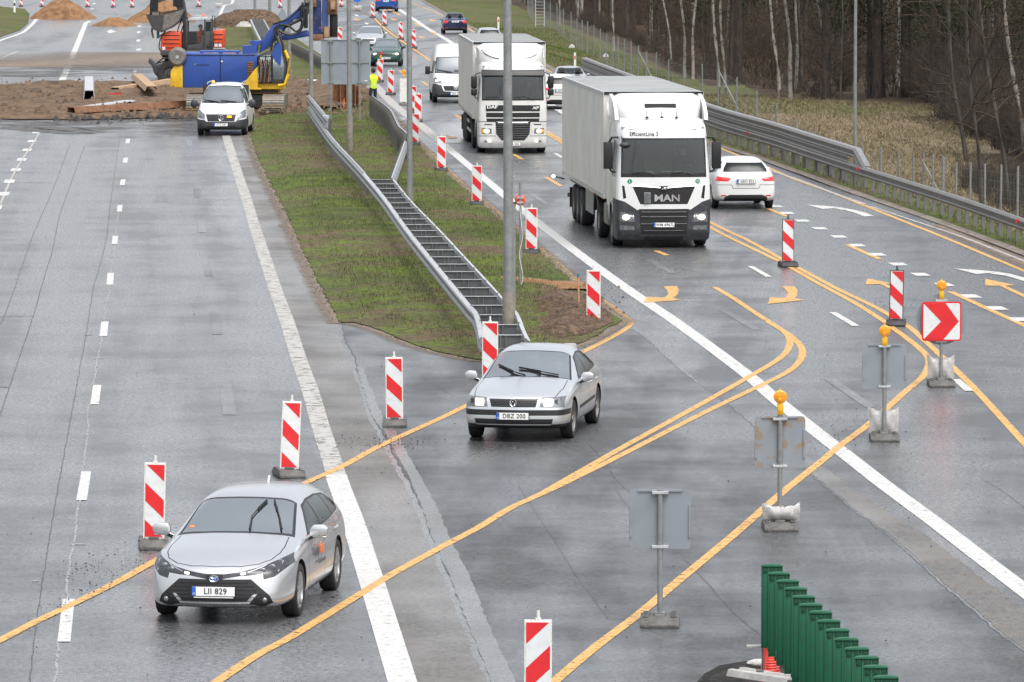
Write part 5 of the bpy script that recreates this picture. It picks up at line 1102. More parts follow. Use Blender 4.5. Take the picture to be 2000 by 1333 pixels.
for px, w in (([(1267, 507), (1313, 535)], .19), ([(1412, 606), (1478, 645)], .19), ([(1620, 741), (1700, 796)], .2), ([(1030, 375), (1070, 400)], .16)): S.strip(gl(px), w, .012, 2)
S.build('road_joints', [M['seam'], M['crackw'], M['patch']])
S = Strips(); pal = [(702, 717), (712, 745), (722, 775), (738, 815), (762, 845), (778, 870), (792, 900), (812, 935), (832, 975), (848, 1015), (868, 1065), (890, 1110), (918, 1180), (944, 1245), (970, 1300), (1000, 1370)]
S.strip(wob(gl(pal), .02), lambda t: .10+.04*abs(math.sin(t*7))+.16*t, .0135, 0); S.build('road_joints', [M['pale']])
# ---- white paint
S = Strips()
S.strip(resample(WL, .8), .31, .018, 1); S.strip(resample([p for p in WL if p.y < 86.3], .8), .33, .020, 0)
S.strip(resample(WR, 1.5), .30, .018, 0)
for a, b in (((210, 534), (208, 557)), ((198, 629), (194, 657.5)), ((182, 753), (176, 791)), ((159, 922), (149, 978)), ((122.7, 1171), (112, 1254.7))):
    dx = {534: 12.4, 629: 14.2, 753: 16.2, 922: 19.3, 1171: 23.5}[a[1]]; dx2 = dx*(b[1]+180)/(a[1]+180)*1.02
    S.poly([G(*a), G(a[0]+dx, a[1]), G(b[0]+dx2, b[1]), G(*b)], .019, 0)
for x, y, w, h in ((224.6, 469.8, 11, 16), (233.8, 407.7, 10, 13), (239.8, 356.9, 9.3, 11.5), (245, 313.9, 9, 10), (249.6, 276.5, 8, 9), (263.5, 139, 6, 6.5), (267, 117.6, 5.6, 4), (271, 97.6, 9, 4), (270, 80, 7, 4.5), (271, 63.6, 6, 4), (272, 52, 5.5, 3), (272, 33, 5, 2.5), (200, 420, 0, 0), (173, 43, 8, 3), (177, 29, 7, 2.4), (180, 18, 7, 2), (184, 8, 7, 2)):
    if w: S.poly([G(x-w/2+1, y-h/2), G(x+w/2+1, y-h/2), G(x+w/2-1, y+h/2), G(x-w/2-1, y+h/2)], .019, 0)
for x, y, w, h in ((70.5, 259.5, 15, 4), (62, 276.5, 16, 4.5), (52.5, 293.5, 17, 5), (42, 312.5, 18, 5.5), (30.5, 332.5, 19, 6), (18, 355, 20, 6.5), (7, 379.5, 21, 7), (-8, 406, 22, 7.5)):
    S.poly([G(x-w/2+2, y-h/2), G(x+w/2+2, y-h/2), G(x+w/2-1, y+h/2), G(x-w/2-1, y+h/2)], .019, 0)
S.strip(gl([(78, 258), (62, 285), (40, 318), (22, 350), (0, 402)]), .07, .0185, 1)
S.strip(resample(gl([(118.6, 163.8), (143, 107), (166, 50), (170, 44)]), 1), .34, .018, 0)
S.strip(resample(gl([(-20, 90), (0, 80), (42, 65), (61, 50), (68, 42), (71, 38)]), 1), .3, .018, 0); S.strip(gl([(0, 116), (20, 107), (36, 101)]), .2, .018, 1)
S.poly([G(208, 63), G(216, 58), G(228, 63), G(219, 64.5), G(216, 66)], .018, 0)
S.strip(resample(gl([(779, 18.7), (805, 36), (836, 57), (867, 75), (920, 108), (990, 152), (1090, 214), (1200, 285)]), 1.5), .36, .018, 0)
S.strip(resample(gl([(455, 0), (452, 8), (438, 12), (430, 30)]), 2), .25, .018, 0)
WD = gl([(1430, 372), (1515, 404), (1537, 417), (1567, 432), (1601, 447), (1638, 463), (1674, 480), (1713, 498), (1754, 517), (1798, 537), (1844, 557), (1896, 579.5), (1947, 603), (1992, 625), (2060, 655)])
L = [G(x, y) for x, y in ((1480, 391), (1498, 400), (1515, 404), (1537, 417), (1567, 432), (1601, 447), (1638, 463), (1674, 480), (1713, 498), (1754, 517), (1798, 537), (1844, 557), (1896, 579.5), (1947, 603), (1992, 625))]
for i, p in enumerate(L):
    d = (L[min(i+1, len(L)-1)]-L[max(i-1, 0)]).normalized(); S.strip([p-d*.55, p+d*.55], .36, .019, 0)
for px, w in (([(1465.7, 521), (1502, 542)], .15), ([(1626, 611), (1671.7, 638)], .16), ([(1084, 300), (1099, 309)], .14), ([(1867, 742), (1893, 765)], .16), ([(1230, 385), (1255, 399)], .14)): S.strip([G(*p) for p in px], w, .019, 0)
def zp(ox, oy, k, pts): return [G(ox+x/k, oy+y/k) for x, y in pts]
Q = (1400, 350, 3.3333)
S.poly(zp(*Q, [(583, 170), (690, 176), (820, 188), (690, 198)]), .019, 0); S.poly(zp(*Q, [(760, 196), (815, 189), (900, 205), (970, 223), (1022, 243), (960, 247), (900, 223), (840, 206)]), .0195, 0)
S.poly(zp(*Q, [(1545, 585), (1700, 595), (1842, 609), (1690, 622)]), .019, 0); S.poly(zp(*Q, [(1770, 618), (1838, 609), (1920, 622), (2010, 648), (2100, 685), (2080, 692), (1990, 665), (1880, 632)]), .0195, 0)
S.strip(gl([(1500, 333), (1560, 352), (1625, 377), (1690, 400)]), .12, .018, 1); S.strip(gl([(1700, 404), (1790, 434), (1880, 464), (1960, 495), (2050, 530)]), .1, .018, 1)
for x, y in ((696, 31), (716, 47), (858, 115)): S.poly([G(x-5, y-1.5), G(x, y-2.2), G(x+5, y), G(x+1, y+1.8)], .018, 0)
S.build('white_road_paint', [M['wpaint'], M['wpaint2']])
# kerb-like dirty white band where the median meets the road
S = Strips(); S.strip(resample(gl([(862, 279), (818, 242), (793, 224), (761, 198), (738, 172), (728, 164)]), 1), .42, .0205, 0); S.strip(resample(gl([(825, 108), (779, 77), (748, 53), (732, 37), (704, 24), (660, 16), (560, 8)]), 2), .5, .012, 1)
S.build('road_joints', [M['wpaint2'], M['dirt']])
# ---- yellow paint
S = Strips(); YW = .142
Y = {'edge': [(779, 0), (801, 5.5), (827, 15.4), (862, 30), (913, 53), (924, 62), (1000, 103), (1070, 138), (1180, 190), (1389, 282), (1450, 307.6), (1498, 327), (1550, 350), (1625, 377), (1700, 407), (1775, 437), (1850, 467), (1925, 498.5), (2000, 530), (2120, 583), (2400, 700)],
     'a': [(1066, 261), (1099, 281), (1200, 340), (1300, 396), (1400, 452), (1445, 474.5), (1526, 513.5), (1595, 552.5), (1670, 593), (1727, 629), (1745, 642.5), (1787, 674), (1811, 697), (1814, 713), (1802, 737), (1766, 768), (1700, 827), (1640, 872), (1607, 900), (1533, 959), (1433, 1046), (1333, 1129), (1250, 1199), (1167, 1262), (1087, 1329), (1020, 1390)],
     'b': [(1066, 256), (1099, 276), (1200, 332), (1300, 387), (1400, 441.5), (1463, 471.5), (1529, 508), (1559, 524), (1634, 564.5), (1700, 596), (1733, 614), (1775, 639.5), (1811, 671), (1865, 722), (1910, 767), (2000, 866), (2110, 990), (2230, 1130), (2400, 1340)],
     'in': [(1395, 561.7), (1435, 585), (1467, 606.7), (1500, 628), (1523, 643), (1537, 654), (1543, 668), (1537, 686.7), (1517, 705), (1463.7, 736.7), (1400, 773), (1333.7, 810), (1233.7, 865), (1167, 903), (1100, 941), (1060, 964), (1020, 983)],
     'out': [(1500, 630), (1523, 643), (1550, 662), (1566, 682), (1563.7, 703), (1540, 726.7), (1483.7, 755), (1417, 786.7), (1333.7, 828), (1200, 896.7), (1117, 938), (1067, 962), (1000, 992), (933.7, 1032), (867, 1067), (827, 1089), (767, 1122), (700, 1164), (663, 1187), (567, 1246), (500, 1282), (430, 1329), (370, 1370)],
     'x': [(812, 274), (851.5, 310), (874, 331), (915.5, 371.6), (940.5, 389.7), (985, 426), (1024, 460.5), (1054, 485.5), (1074, 501.7), (1100, 525), (1133.7, 555), (1177, 588), (1200, 603), (1224, 622), (1232, 633), (1217, 646.7), (1193.7, 660), (1150, 683), (1060, 726), (915, 791.7), (867, 815), (783, 853), (733, 876.7), (667, 913), (603, 941.7), (520, 985), (400, 1048), (305, 1095.7), (233, 1135.7), (143, 1180.7), (67, 1217), (0, 1252), (-80, 1292)]}
for k, px in Y.items(): S.strip(resample(gl(px, n=8), .45), YW, .022 if k != 'b' else .0225)
for px, w in (([(1655, 479), (1719, 507.5)], .16), ([(1856, 570.5), (2000, 636.5), (2060, 664)], .16), ([(1500, 408), (1537, 424)], .15), ([(1066, 346.6), (1096, 364.6)], .15), ([(1281, 490.6), (1303, 499.7)], .15), ([(889, 225), (903.5, 234)], .14), ([(1002.5, 302), (1020, 312)], .14), ([(1170, 415), (1195, 430)], .15), ([(825, 160), (836, 168)], .14), ([(838, 186), (848, 193)], .14), ([(780, 138), (790, 147)], .14)): S.strip([G(*p) for p in px], w, .022)
for px in ([(825, 108), (779, 77), (748, 53), (732, 37)], [(855, 130), (825, 108)]): S.strip(gl(px), .16, .022)
for x, y in ((815, 49), (847, 66), (765, 22), (735, 12), (912, 101), (775, 27)): S.strip([G(x-6, y-3.5), G(x+6, y+3.5)], .2, .022)
Q5 = (1067, 500, 3.0)
S.poly(zp(*Q5, [(685, 182), (765, 180), (776, 200), (770, 230), (745, 250), (787, 262), (570, 278), (590, 242), (690, 248), (714, 228), (708, 203)]), .023)
S.poly(zp(*Q5, [(1378, 182), (1455, 182), (1473, 208), (1466, 242), (1455, 250), (1510, 262), (1298, 285), (1310, 246), (1400, 250), (1418, 225), (1402, 200)]), .023)
Q7 = (1400, 500, 3.3333)
S.poly(zp(*Q7, [(980, 150), (1140, 183), (1060, 187), (968, 190)]), .023); S.poly(zp(*Q7, [(1062, 187), (1100, 186), (1200, 232), (1190, 248)]), .0235)
S.poly(zp(*Q7, [(1748, 153), (1945, 195), (1870, 197), (1748, 198)]), .023); S.poly(zp(*Q7, [(1838, 198), (1875, 196), (2020, 262), (2060, 285), (2040, 292)]), .0235)
for x, y, k in ((882, 268, 1), (845, 40, .6), (769, 38, .6), (823, 73, .6), (697, 38, .6)): S.poly([G(x-12*k, y-5*k), G(x-2*k, y-1*k), G(x+12*k, y+1*k), G(x+8*k, y+4*k), G(x-6*k, y+4*k)], .023)
S.build('yellow_road_paint', [M['ypaint']])
# ---- outline of the median turf
mL = [(490, 224), (490, 262), (500, 300), (520, 340), (545, 390), (575, 450), (597, 500), (627, 563), (653, 610), (667, 632)]
mB = [(690, 632), (733, 643), (767, 657), (817, 677), (860, 690), (900, 699), (940, 706), (1000, 704), (1100, 682), (1150, 665), (1200, 636), (1214, 628)]
mR = [(1190, 609), (1150, 582), (1115, 549), (1080, 517), (1060, 499), (1000, 449), (930, 389), (870, 338), (835, 304), (800, 270), (770, 236), (748, 212), (728, 196), (722, 190)]
def rag(pts, a=3): return [(x+random.uniform(-a, a)*.6, y+random.uniform(-a, a)*.4) for x, y in pts]
def dens(px, n=5, jit=.05):
    path = resample(cr([G(x, y) for x, y in px], n), .6); return [(p.x+random.uniform(-jit, jit), p.y) for p in path]
MED = dens(mL)+dens(mB)+dens(mR)
MED0 = MED
# ---- thin mud and grit on the asphalt
S = Strips()
S.strip(resample(gl([(-40, 250), (120, 247), (300, 246), (500, 246)]), 2), 26, .026, 1); S.strip(resample(gl([(-40, 130), (100, 125), (300, 112), (420, 104)]), 2), 22, .026, 0); S.strip(resample(gl([(-40, 150), (160, 138), (300, 130)]), 2), 12, .027, 1)
S.strip([Vector((x, y, 0)) for x, y in MED0], .75, .024, 0)
S.strip(resample(gl([(1830, 440), (1960, 495), (2100, 560)]), 1), 1.0, .025, 0); S.build('road_dirt', [M['dirt'], M['wetdirt']])
# loose crumbs of asphalt and stones lying on the road
def crumbs(name, pts, szr, mt, label=None):
    n = len(pts); V = np.zeros((n, 4, 3)); base = np.array([[0, 0, 1], [.9, 0, 0], [-.5, .8, 0], [-.5, -.8, 0]])
    sz = (szr[0]+(szr[1]-szr[0])*rng.uniform(0, 1, n)**2.5)[:, None, None]; an = rng.uniform(0, 6.28, n); c, s = np.cos(an), np.sin(an); B = np.stack([np.stack([base[:, 0]*c[i]-base[:, 1]*s[i], base[:, 0]*s[i]+base[:, 1]*c[i], base[:, 2]], 1) for i in range(n)])
    V = B*sz+np.asarray(pts)[:, None, :]; Fc = (np.array([[0, 1, 2], [0, 2, 3], [0, 3, 1]])[None]+np.arange(n)[:, None, None]*4).reshape(-1, 3)
    o = raw_mesh(name, V.reshape(-1, 3), Fc, [mt]); return tag(o, label, kind='stuff')
P = []
for _ in range(260):
    t = random.random(); a, b = ((300, 1085), (70, 1215)) if t < .6 else ((300, 1085), (110, 1120)); u = random.random()**.8
    p = G(a[0]+(b[0]-a[0])*u+random.gauss(0, 14), a[1]+(b[1]-a[1])*u+random.gauss(0, 12)); P.append((p.x, p.y, .022))
for _ in range(500): P.append((random.uniform(-7, 12), random.uniform(62, 130), .024))
for _ in range(260): p = G(770+random.gauss(0, 45), 868+random.gauss(0, 9)); P.append((p.x, p.y, .024))
for _ in range(140): p = G(1660+random.gauss(0, 55), 835+random.gauss(0, 28)); P.append((p.x, p.y, .024))
for _ in range(120): p = G(1740+random.gauss(0, 40), 605+random.gauss(0, 12)); P.append((p.x, p.y, .024))
crumbs('road_grit', P, (.006, .022), M['gap'], 'loose dark grit scattered over the wet road')
# ---- turf of the median and the left verge
def dist_poly(p, poly):
    x = p[..., 0]; y = p[..., 1]; d = np.full(x.shape, 1e9)
    for i in range(len(poly)):
        ax, ay = poly[i]; bx, by = poly[(i+1) % len(poly)]; L2 = (bx-ax)**2+(by-ay)**2+1e-12; t = np.clip(((x-ax)*(bx-ax)+(y-ay)*(by-ay))/L2, 0, 1); d = np.minimum(d, np.hypot(x-ax-t*(bx-ax), y-ay-t*(by-ay)))
    return d
def inpoly(p, poly):
    x = p[..., 0]; y = p[..., 1]; c = np.zeros(x.shape, bool); n = len(poly)
    for i in range(n):
        x1, y1 = poly[i]; x2, y2 = poly[(i+1) % n]
        if y1 == y2: continue
        m = ((y1 > y) != (y2 > y)) & (x < (x2-x1)*(y-y1)/(y2-y1)+x1); c ^= m
    return c
def lump(p, seed, sc):
    r = np.random.default_rng(seed); out = 0
    for k in range(7):
        a = r.uniform(0, 6.28); f = sc*(1.5**k)*.6; out = out+np.sin((p[..., 0]*math.cos(a)+p[..., 1]*math.sin(a))*f+r.uniform(0, 6.28))/(1.35**k)
    return out/3
def mound_sheet(name, poly, mt, z0=.028, hmax=.09, step=(.45, 1.2), kind='structure', rough=.02, base=True, seed=1, slope=.12):
    if base: sheet(name, poly, z0, mt, kind)
    P = np.array(poly); x0, y0 = P.min(0); x1, y1 = P.max(0); nx = int((x1-x0)/step[0])+2; ny = int((y1-y0)/step[1])+2
    X, Yg = np.meshgrid(np.linspace(x0, x1, nx), np.linspace(y0, y1, ny)); Q = np.stack([X, Yg], -1); Q = Q+rng.uniform(-.2, .2, Q.shape)*np.array(step); ins = inpoly(Q, poly); d = dist_poly(Q, poly)
    Z = z0+.004+np.minimum(d*slope, hmax)*(.75+.35*lump(Q, seed, .7))+rough*lump(Q, seed+5, 4)*np.minimum(d*3, 1); Z = np.maximum(Z, z0+.003); okf = np.pad(ins[:-1, :-1] & ins[1:, :-1] & ins[:-1, 1:] & ins[1:, 1:], 1); Z = np.where(okf[:-1, :-1] & okf[1:, :-1] & okf[:-1, 1:] & okf[1:, 1:], Z, z0-.012)
    V = np.concatenate([Q, Z[..., None]], -1).reshape(-1, 3); idx = np.arange(nx*ny).reshape(ny, nx); ok = ins[:-1, :-1] & ins[1:, :-1] & ins[:-1, 1:] & ins[1:, 1:]
    Fc = np.stack([idx[:-1, :-1], idx[:-1, 1:], idx[1:, 1:], idx[1:, :-1]], -1)[ok]
    o = raw_mesh(name, V, Fc, [mt], smooth=True); return tag(o, kind=kind)
mound_sheet('grass_ground', MED, M['turf'], hmax=.12, seed=3)
TOPM = [(G(x, y).x, G(x, y).y) for x, y in ((433, 46), (500, 38), (548, 52), (575, 74), (627, 108), (660, 130), (700, 160), (718, 178), (722, 192), (600, 170), (530, 160), (470, 120), (437, 92))]
mound_sheet('grass_ground', TOPM, M['turf'], hmax=.1, seed=8)
mound_sheet('grass_ground', [(G(x, y).x, G(x, y).y) for x, y in ((-60, 92), (0, 73), (38, 60), (55, 46), (58, 28), (48, 18), (0, 14), (-60, 13))], M['turf'], hmax=.3, seed=9)
# right verge: gravel strip, then the bank down to the meadow and the wood
def terr(t):  # height of the ground t metres beyond the rail line
    return np.interp(t, [-.8, .0, .8, 4.5, 12, 40, 120], [.0, .03, .0, -.95, -1.0, -.7, .3])
Tt = np.array([-.62, -.3, .2, .8, 1.5, 2.3, 3.2, 4.5, 6, 8, 10, 13, 17, 22, 30, 42, 60, 120, 300]); yy = np.concatenate([np.arange(60, 520, 3.0), np.arange(520, 1500, 25.)])
V = []; 
for i, y in enumerate(yy):
    for t in Tt:
        x = rx(y)+t; n_ = float(lump(np.array([x, y]), 11, .35)); far = max(0, min(1, (y-330)/90.)); hh = float(terr(t)); hh = hh*(1-.55*far) if t > .8 else hh
        V.append((x, y+(t > .5)*random.uniform(-.5, .5), hh+.02+(.10*n_ if t > 1 else 0)+(.015*n_ if t <= 1 else 0)))
nT = len(Tt); Fc = [(i*nT+j, i*nT+j+1, (i+1)*nT+j+1, (i+1)*nT+j) for i in range(len(yy)-1) for j in range(nT-1)]
def edge_of_wood(y): return float(np.interp(y, [150, 178, 207, 240, 274, 285, 320, 377, 440, 502, 700], [19, 18.5, 18.6, 19.5, 20.5, 15.5, 9.8, 8.4, 5.5, 2.6, -12]))
mi = []
for (a, b, c, d) in Fc:
    cx = (V[a][0]+V[c][0])/2; cy = (V[a][1]+V[c][1])/2; t = cx-rx(cy)
    if t < -.2: m_ = 0
    elif cx > edge_of_wood(cy)-.5: m_ = 2
    elif cy < 266+9*float(lump(np.array([cx, cy]), 19, .6)) and (t > 3.0 or (cy < 228 and t > 1.3)): m_ = 3
    else: m_ = 1
    mi.append(m_)
raw_mesh('terrain', V, Fc, [M['gravel'], M['turf'], M['litter'], M['straw']], mi=mi, smooth=True)['kind'] = 'structure'
def tz(x, y): t = x-rx(y); far = max(0, min(1, (y-330)/90.)); h = float(terr(t)); return (h*(1-.55*far) if t > .8 else h)+.02+(.10*float(lump(np.array([x, y]), 11, .35)) if t > 1 else 0)
# ---- the trench of dug earth across the left carriageway
DG = [(-60, 172), (60, 168), (200, 166), (300, 163), (430, 160), (560, 160), (640, 162), (716, 172), (722, 196), (700, 214), (600, 226), (530, 228), (480, 232), (380, 231), (260, 233), (150, 236), (60, 234), (-60, 236)]
DGw = [(p.x, p.y) for p in resample(cr([G(x, y) for x, y in DG], 3), 1.2)]
_g = Strips(); _g.strip([Vector((x, y, 0)) for x, y in MED], lambda t: .22+.34*random.random(), .02, 0, wob=.10); _g.build('gravel_edge', [M['gravel']])
sheet('soil', [(x+random.uniform(-.25, .25), y+random.uniform(-.8, .8)) for x, y in DGw], .045, M['earth']); mound_sheet('soil', DGw, M['earth'], z0=.04, hmax=.30, step=(.35, .9), seed=21, base=False, slope=.10, rough=.07)
mound_sheet('soil', [(G(x, y).x, G(x, y).y) for x, y in ((590, 178), (640, 170), (716, 182), (716, 215), (650, 224), (600, 218))], M['earth'], z0=.3, hmax=.5, step=(.3, .7), seed=25, base=False, slope=.3, rough=.12)
mound_sheet('soil', [(G(x, y).x, G(x, y).y) for x, y in ((1020, 598), (1075, 578), (1150, 585), (1190, 612), (1205, 632), (1150, 656), (1060, 668), (1025, 655))], M['darkearth'], z0=.05, hmax=.26, step=(.07, .2), seed=31, base=False, slope=.3, rough=.12)
_c = [G(1110+random.gauss(0, 42), 618+random.gauss(0, 17)) for _ in range(900)]; crumbs('soil_clods', [(p.x, p.y, .12+random.random()*.16) for p in _c], (.015, .06), M['darkearth'], 'loose clods of dug soil at the tip of the median')
mound_sheet('soil', [(G(x, y).x, G(x, y).y) for x, y in ((955, 549), (985, 546), (1110, 560), (1180, 566), (1178, 572), (1090, 571), (1000, 562), (960, 558))], M['sand'], z0=.08, hmax=.08, step=(.12, .3), seed=33, base=False, slope=.3, rough=.03)
_c = [G(random.uniform(-20, 720), 166+random.random()**.8*68) for _ in range(2600)]; crumbs('soil_clods', [(p.x, p.y, .18+random.random()*.15) for p in _c], (.03, .16), M['earth'], 'clods and lumps strewn over the dug earth')
_c = [G(random.uniform(90, 420), 229+random.gauss(0, 5)) for _ in range(500)]; crumbs('mud_clods', [(p.x, p.y, .05) for p in _c], (.04, .22), M['wetmud'], 'black wet mud along the front edge of the dug earth')
# ---- grass blades
def blades(name, n, sampler, hr, wr, mt, label, bend=.4, group=None):
    P = sampler(n); n = len(P); h = rng.uniform(*hr, n); w = rng.uniform(*wr, n); a = rng.uniform(0, 6.28, n); b = rng.uniform(0, 6.28, n); lean = rng.uniform(.1, bend, n)*h*1.6
    dx, dy = np.cos(a)*w/2, np.sin(a)*w/2; lx, ly = np.cos(b)*lean, np.sin(b)*lean; V = np.zeros((n, 5, 3))
    V[:, 0] = P+np.stack([-dx, -dy, 0*h], 1); V[:, 1] = P+np.stack([dx, dy, 0*h], 1); mid = P+np.stack([lx*.35, ly*.35, h*.6], 1)
    V[:, 2] = mid+np.stack([dx*.7, dy*.7, 0*h], 1); V[:, 3] = mid-np.stack([dx*.7, dy*.7, 0*h], 1); V[:, 4] = P+np.stack([lx, ly, h], 1)
    k = np.arange(n)[:, None]*5; Fc = np.concatenate([k+np.array([[0, 1, 2]]), k+np.array([[0, 2, 3]]), k+np.array([[3, 2, 4]])], 0)
    return tag(raw_mesh(name, V.reshape(-1, 3), Fc, [mt]), label, kind='stuff', group=group)
M['gblade'] = blend_mat('grass_blades', [(.062, .095, .012), (.120, .092, .046), (.125, .180, .015), (.050, .052, .016)], (.11, .55, 5), bump=0, thr=(.44, .62), thr0=(.41, .54))
M['sblade'] = blend_mat('dead_grass_blades', [(.23, .175, .11), (.15, .115, .065), (.29, .225, .145), (.11, .105, .05)], (.13, .9, 6), bump=0)
def samp_med(n):
    P = np.array(MED); x0, y0 = P.min(0); x1, y1 = P.max(0); Q = np.stack([rng.uniform(x0, x1, n*3), rng.uniform(y0, y1, n*3)], 1); Q = Q[inpoly(Q, MED)]; d = dist_poly(Q, MED)
    keep = (rng.uniform(0, 1, len(Q)) < np.clip(d*1.2, .1, 1)) & (lump(Q, 3, .5)+rng.uniform(-.4, .6, len(Q)) > -.35) & (rng.uniform(0, 1, len(Q)) < 120/np.maximum(Q[:, 1], 100)); Q = Q[keep][:n]
    return np.concatenate([Q, (.03+np.minimum(dist_poly(Q, MED)*.12, .09))[:, None]], 1)
def samp_edge(n):
    B = np.array(MED+MED[:1]); k = rng.integers(0, len(B)-1, n); t = rng.uniform(0, 1, (n, 1)); Q = B[k]*(1-t)+B[k+1]*t+rng.normal(0, .10, (n, 2)); Q = Q[lump(Q, 77, 2.2)+rng.uniform(-.5, .5, n) > .0]; return np.concatenate([Q, np.full((len(Q), 1), .005)], 1)
blades('grass', 9000, samp_edge, (.02, .07), (.008, .018), M['gblade'], 'ragged grass fringe of the median')
blades('grass', 60000, samp_med, (.03, .085), (.008, .018), M['gblade'], 'short patchy green grass on the median')
def samp_right(n):
    y = 95+(rng.uniform(0, 1, n)**1.3)*330; t = rng.uniform(-.25, 7, n); x = np.array([rx(v) for v in y])+t; z = np.array([tz(a, b) for a, b in zip(x, y)]); ok = ~((y < 264+rng.normal(0, 9, n)) & (t > 3.0)) & ~((y < 228) & (t > 1.3)) & (x < np.array([edge_of_wood(v) for v in y])+1); return np.stack([x, y, z], 1)[ok]
blades('grass', 42000, samp_right, (.05, .16), (.012, .028), M['gblade'], 'green verge grass behind the right guard rail')
def samp_straw(n):
    y = rng.uniform(145, 292, n); x = np.array([rx(v) for v in y])+np.where(y < 228, 1.4, 2.8)+rng.uniform(0, 1, n)*np.array([max(1, edge_of_wood(v)-rx(v)-2) for v in y]); q = np.stack([x, y], 1); x = x+.25*lump(q, 5, 3); z = np.array([tz(a, b) for a, b in zip(x, y)]); return np.stack([x, y, z-.02], 1)
blades('tall_dead_grass', 80000, samp_straw, (.06, .20), (.014, .038), M['sblade'], 'tall flattened straw coloured grass between fence and wood', bend=1.6)
# ------------------------------------------------ traffic beacons
def beacon(frame='frame_w', slash=1, foot='rubber', w=.26, h=1.0, lamp=None, face='redsheet', blank=False):
    root = thing('traffic_beacon', None, None); W = w/2; z0 = .13; pn = MB(); f = M[frame]; e = .018
    pn.box((0, 0, z0+h/2), (w+.03, .03, h+.03), f)
    for s in (-1, 1): pn.box((0, s*.017, z0+h/2), (w, .006, h), M['frame_w'] if blank else M['wht'])
    pn.prism([(-W*.8, z0-.012), (W*.8, z0-.012), (.03, z0-.10), (-.03, z0-.10)], -.014, .014, f); panel = pn.build('panel', root, bevel=.006)
    if not blank:
        st_ = MB(); dz = w*.82; per = h/2.42
        for s in (-1, 1):
            for k in range(-1, 4):
                a = z0+h-.256*h-.5*h*(k-0); ul, ur = (a, a-.238*h) if slash > 0 else (a-.238*h, a); ll, lr = ul-.244*h, ur-.244*h
                poly = [(-W+.004, ul), (W-.004, ur), (W-.004, lr), (-W+.004, ll)]; lo, hi = z0+.012, z0+h-.012
                def clip(P, lim, up):
                    out = []
                    for i in range(len(P)):
                        p, q = P[i], P[(i+1) % len(P)]; ip = p[1] <= lim if up else p[1] >= lim; iq = q[1] <= lim if up else q[1] >= lim
                        if ip: out.append(p)
                        if ip != iq: t = (lim-p[1])/(q[1]-p[1]); out.append((p[0]+t*(q[0]-p[0]), lim))
                    return out
                poly = clip(clip(poly, hi, True), lo, False)
                if len(poly) > 2: st_.prism(poly, s*.0195, s*.0225, M[face])
        st_.build('red_stripes', panel)
    pin = MB(); pin.tube([(0, 0, z0+h), (0, 0, z0+h+.11)], .018, f, 8); pin.box((0, 0, z0+h+.02), (.06, .035, .03), f); pin.build('carrying_pin', root, smooth=50)
    ft = MB(); ft.prism([(-.40, 0), (.40, 0), (.40, .05), (.30, .11), (-.30, .11), (-.40, .05)], -.20, .20, M[foot], 'x'); ft.box((-.17, 0, .115), (.06, .5, .025), M[foot]); ft.box((.17, 0, .115), (.06, .5, .025), M[foot]); ft.box((0, 0, .12), (.14, .16, .05), M[foot]); ft.tube([(-.205, -.2, .055), (.205, -.2, .055)], .03, M['gap'], 8); ft.build('rubber_foot', root, bevel=.012, smooth=40)
    if lamp: flasher(root, z0+h+.06, lamp)
    return root
def flasher(root, z, lens='amber', part='warning_lamp'):
    mb = MB(); mb.box((0, 0, z+.07), (.085, .075, .14), M['ambercase']); mb.box((.0, -.04, z+.06), (.05, .008, .06), M['ambercase']); mb.tube([(0, 0, z-.03), (0, 0, z+.02)], .02, M['galvpole'], 8); mb.tube([(0, 0, z+.13), (0, 0, z+.17)], .035, M['ambercase'], 10)
    o = mb.build(part, root, bevel=.008, smooth=40); l = MB(); l.lathe([(.001, -.045), (.06, -.042), (.085, -.028), (.092, -.018), (.092, .018), (.085, .028), (.06, .042), (.001, .045)], (0, 0, z+.245), 'y', M[lens], 26)
    for k in range(3): l.lathe([(.03+.022*k, -.048+.002*k), (.035+.022*k, -.052+.004*k), (.04+.022*k, -.046+.004*k)], (0, 0, z+.245), 'y', M[lens], 22)
    l.box((0, 0, z+.345), (.03, .03, .02), M['ambercase']); l.build('lamp_lens', o, smooth=60); return o
def sack(root_loc, rz, label, flat=False, w=.52):
    mb = MB(); nx, nz = 13, 11; V = []; Fc = []; D = .16 if not flat else .30; H = .42 if not flat else .24
    for side in (-1, 1):
        for j in range(nz):
            for i in range(nx):
                u = i/(nx-1)*2-1; v = j/(nz-1); full = (1-abs(u)**2.5)*math.sin(math.pi*min(1, max(0, v*.93+.04)))**.6
                ear = (.035*abs(u)**3 if not flat else .012*abs(u)) * (1 if v > .8 else 0); pinch = 1-.10*math.sin(math.pi*v)*(.6 if not flat else 0); V.append((u*w/2*pinch*(1-.05*(1-v)), side*D/2*full+.01*math.sin(u*9+v*7+side), v*H+ear*(v-.7)*3-(.05*(1-u*u) if v > .85 else 0)+.012*math.sin(u*11+j)))
    for sd in range(2):
        for j in range(nz-1):
            for i in range(nx-1): a = sd*nx*nz+j*nx+i; Fc.append((a, a+1, a+nx+1, a+nx))
    mb.add(V, Fc, M['sack']); o = mb.build('sandbag', None, smooth=80); o.location = root_loc; o.rotation_euler = (0, 0, rz); return tag(o, label, 'sandbag', 'sandbags on the sign feet')
def sign_foot(root, y=0):
    ft = MB(); ft.prism([(-.40, 0), (.40, 0), (.40, .045), (.28, .11), (-.28, .11), (-.40, .045)], -.235, .235, M['rubber'], 'x'); ft.box((-.17, .0, .12), (.07, .5, .03), M['rubberdk']); ft.box((.17, .0, .12), (.07, .5, .03), M['rubberdk']); ft.box((0, 0, .12), (.15, .15, .06), M['galvpole']); ft.build('rubber_foot', root, bevel=.012, smooth=40)
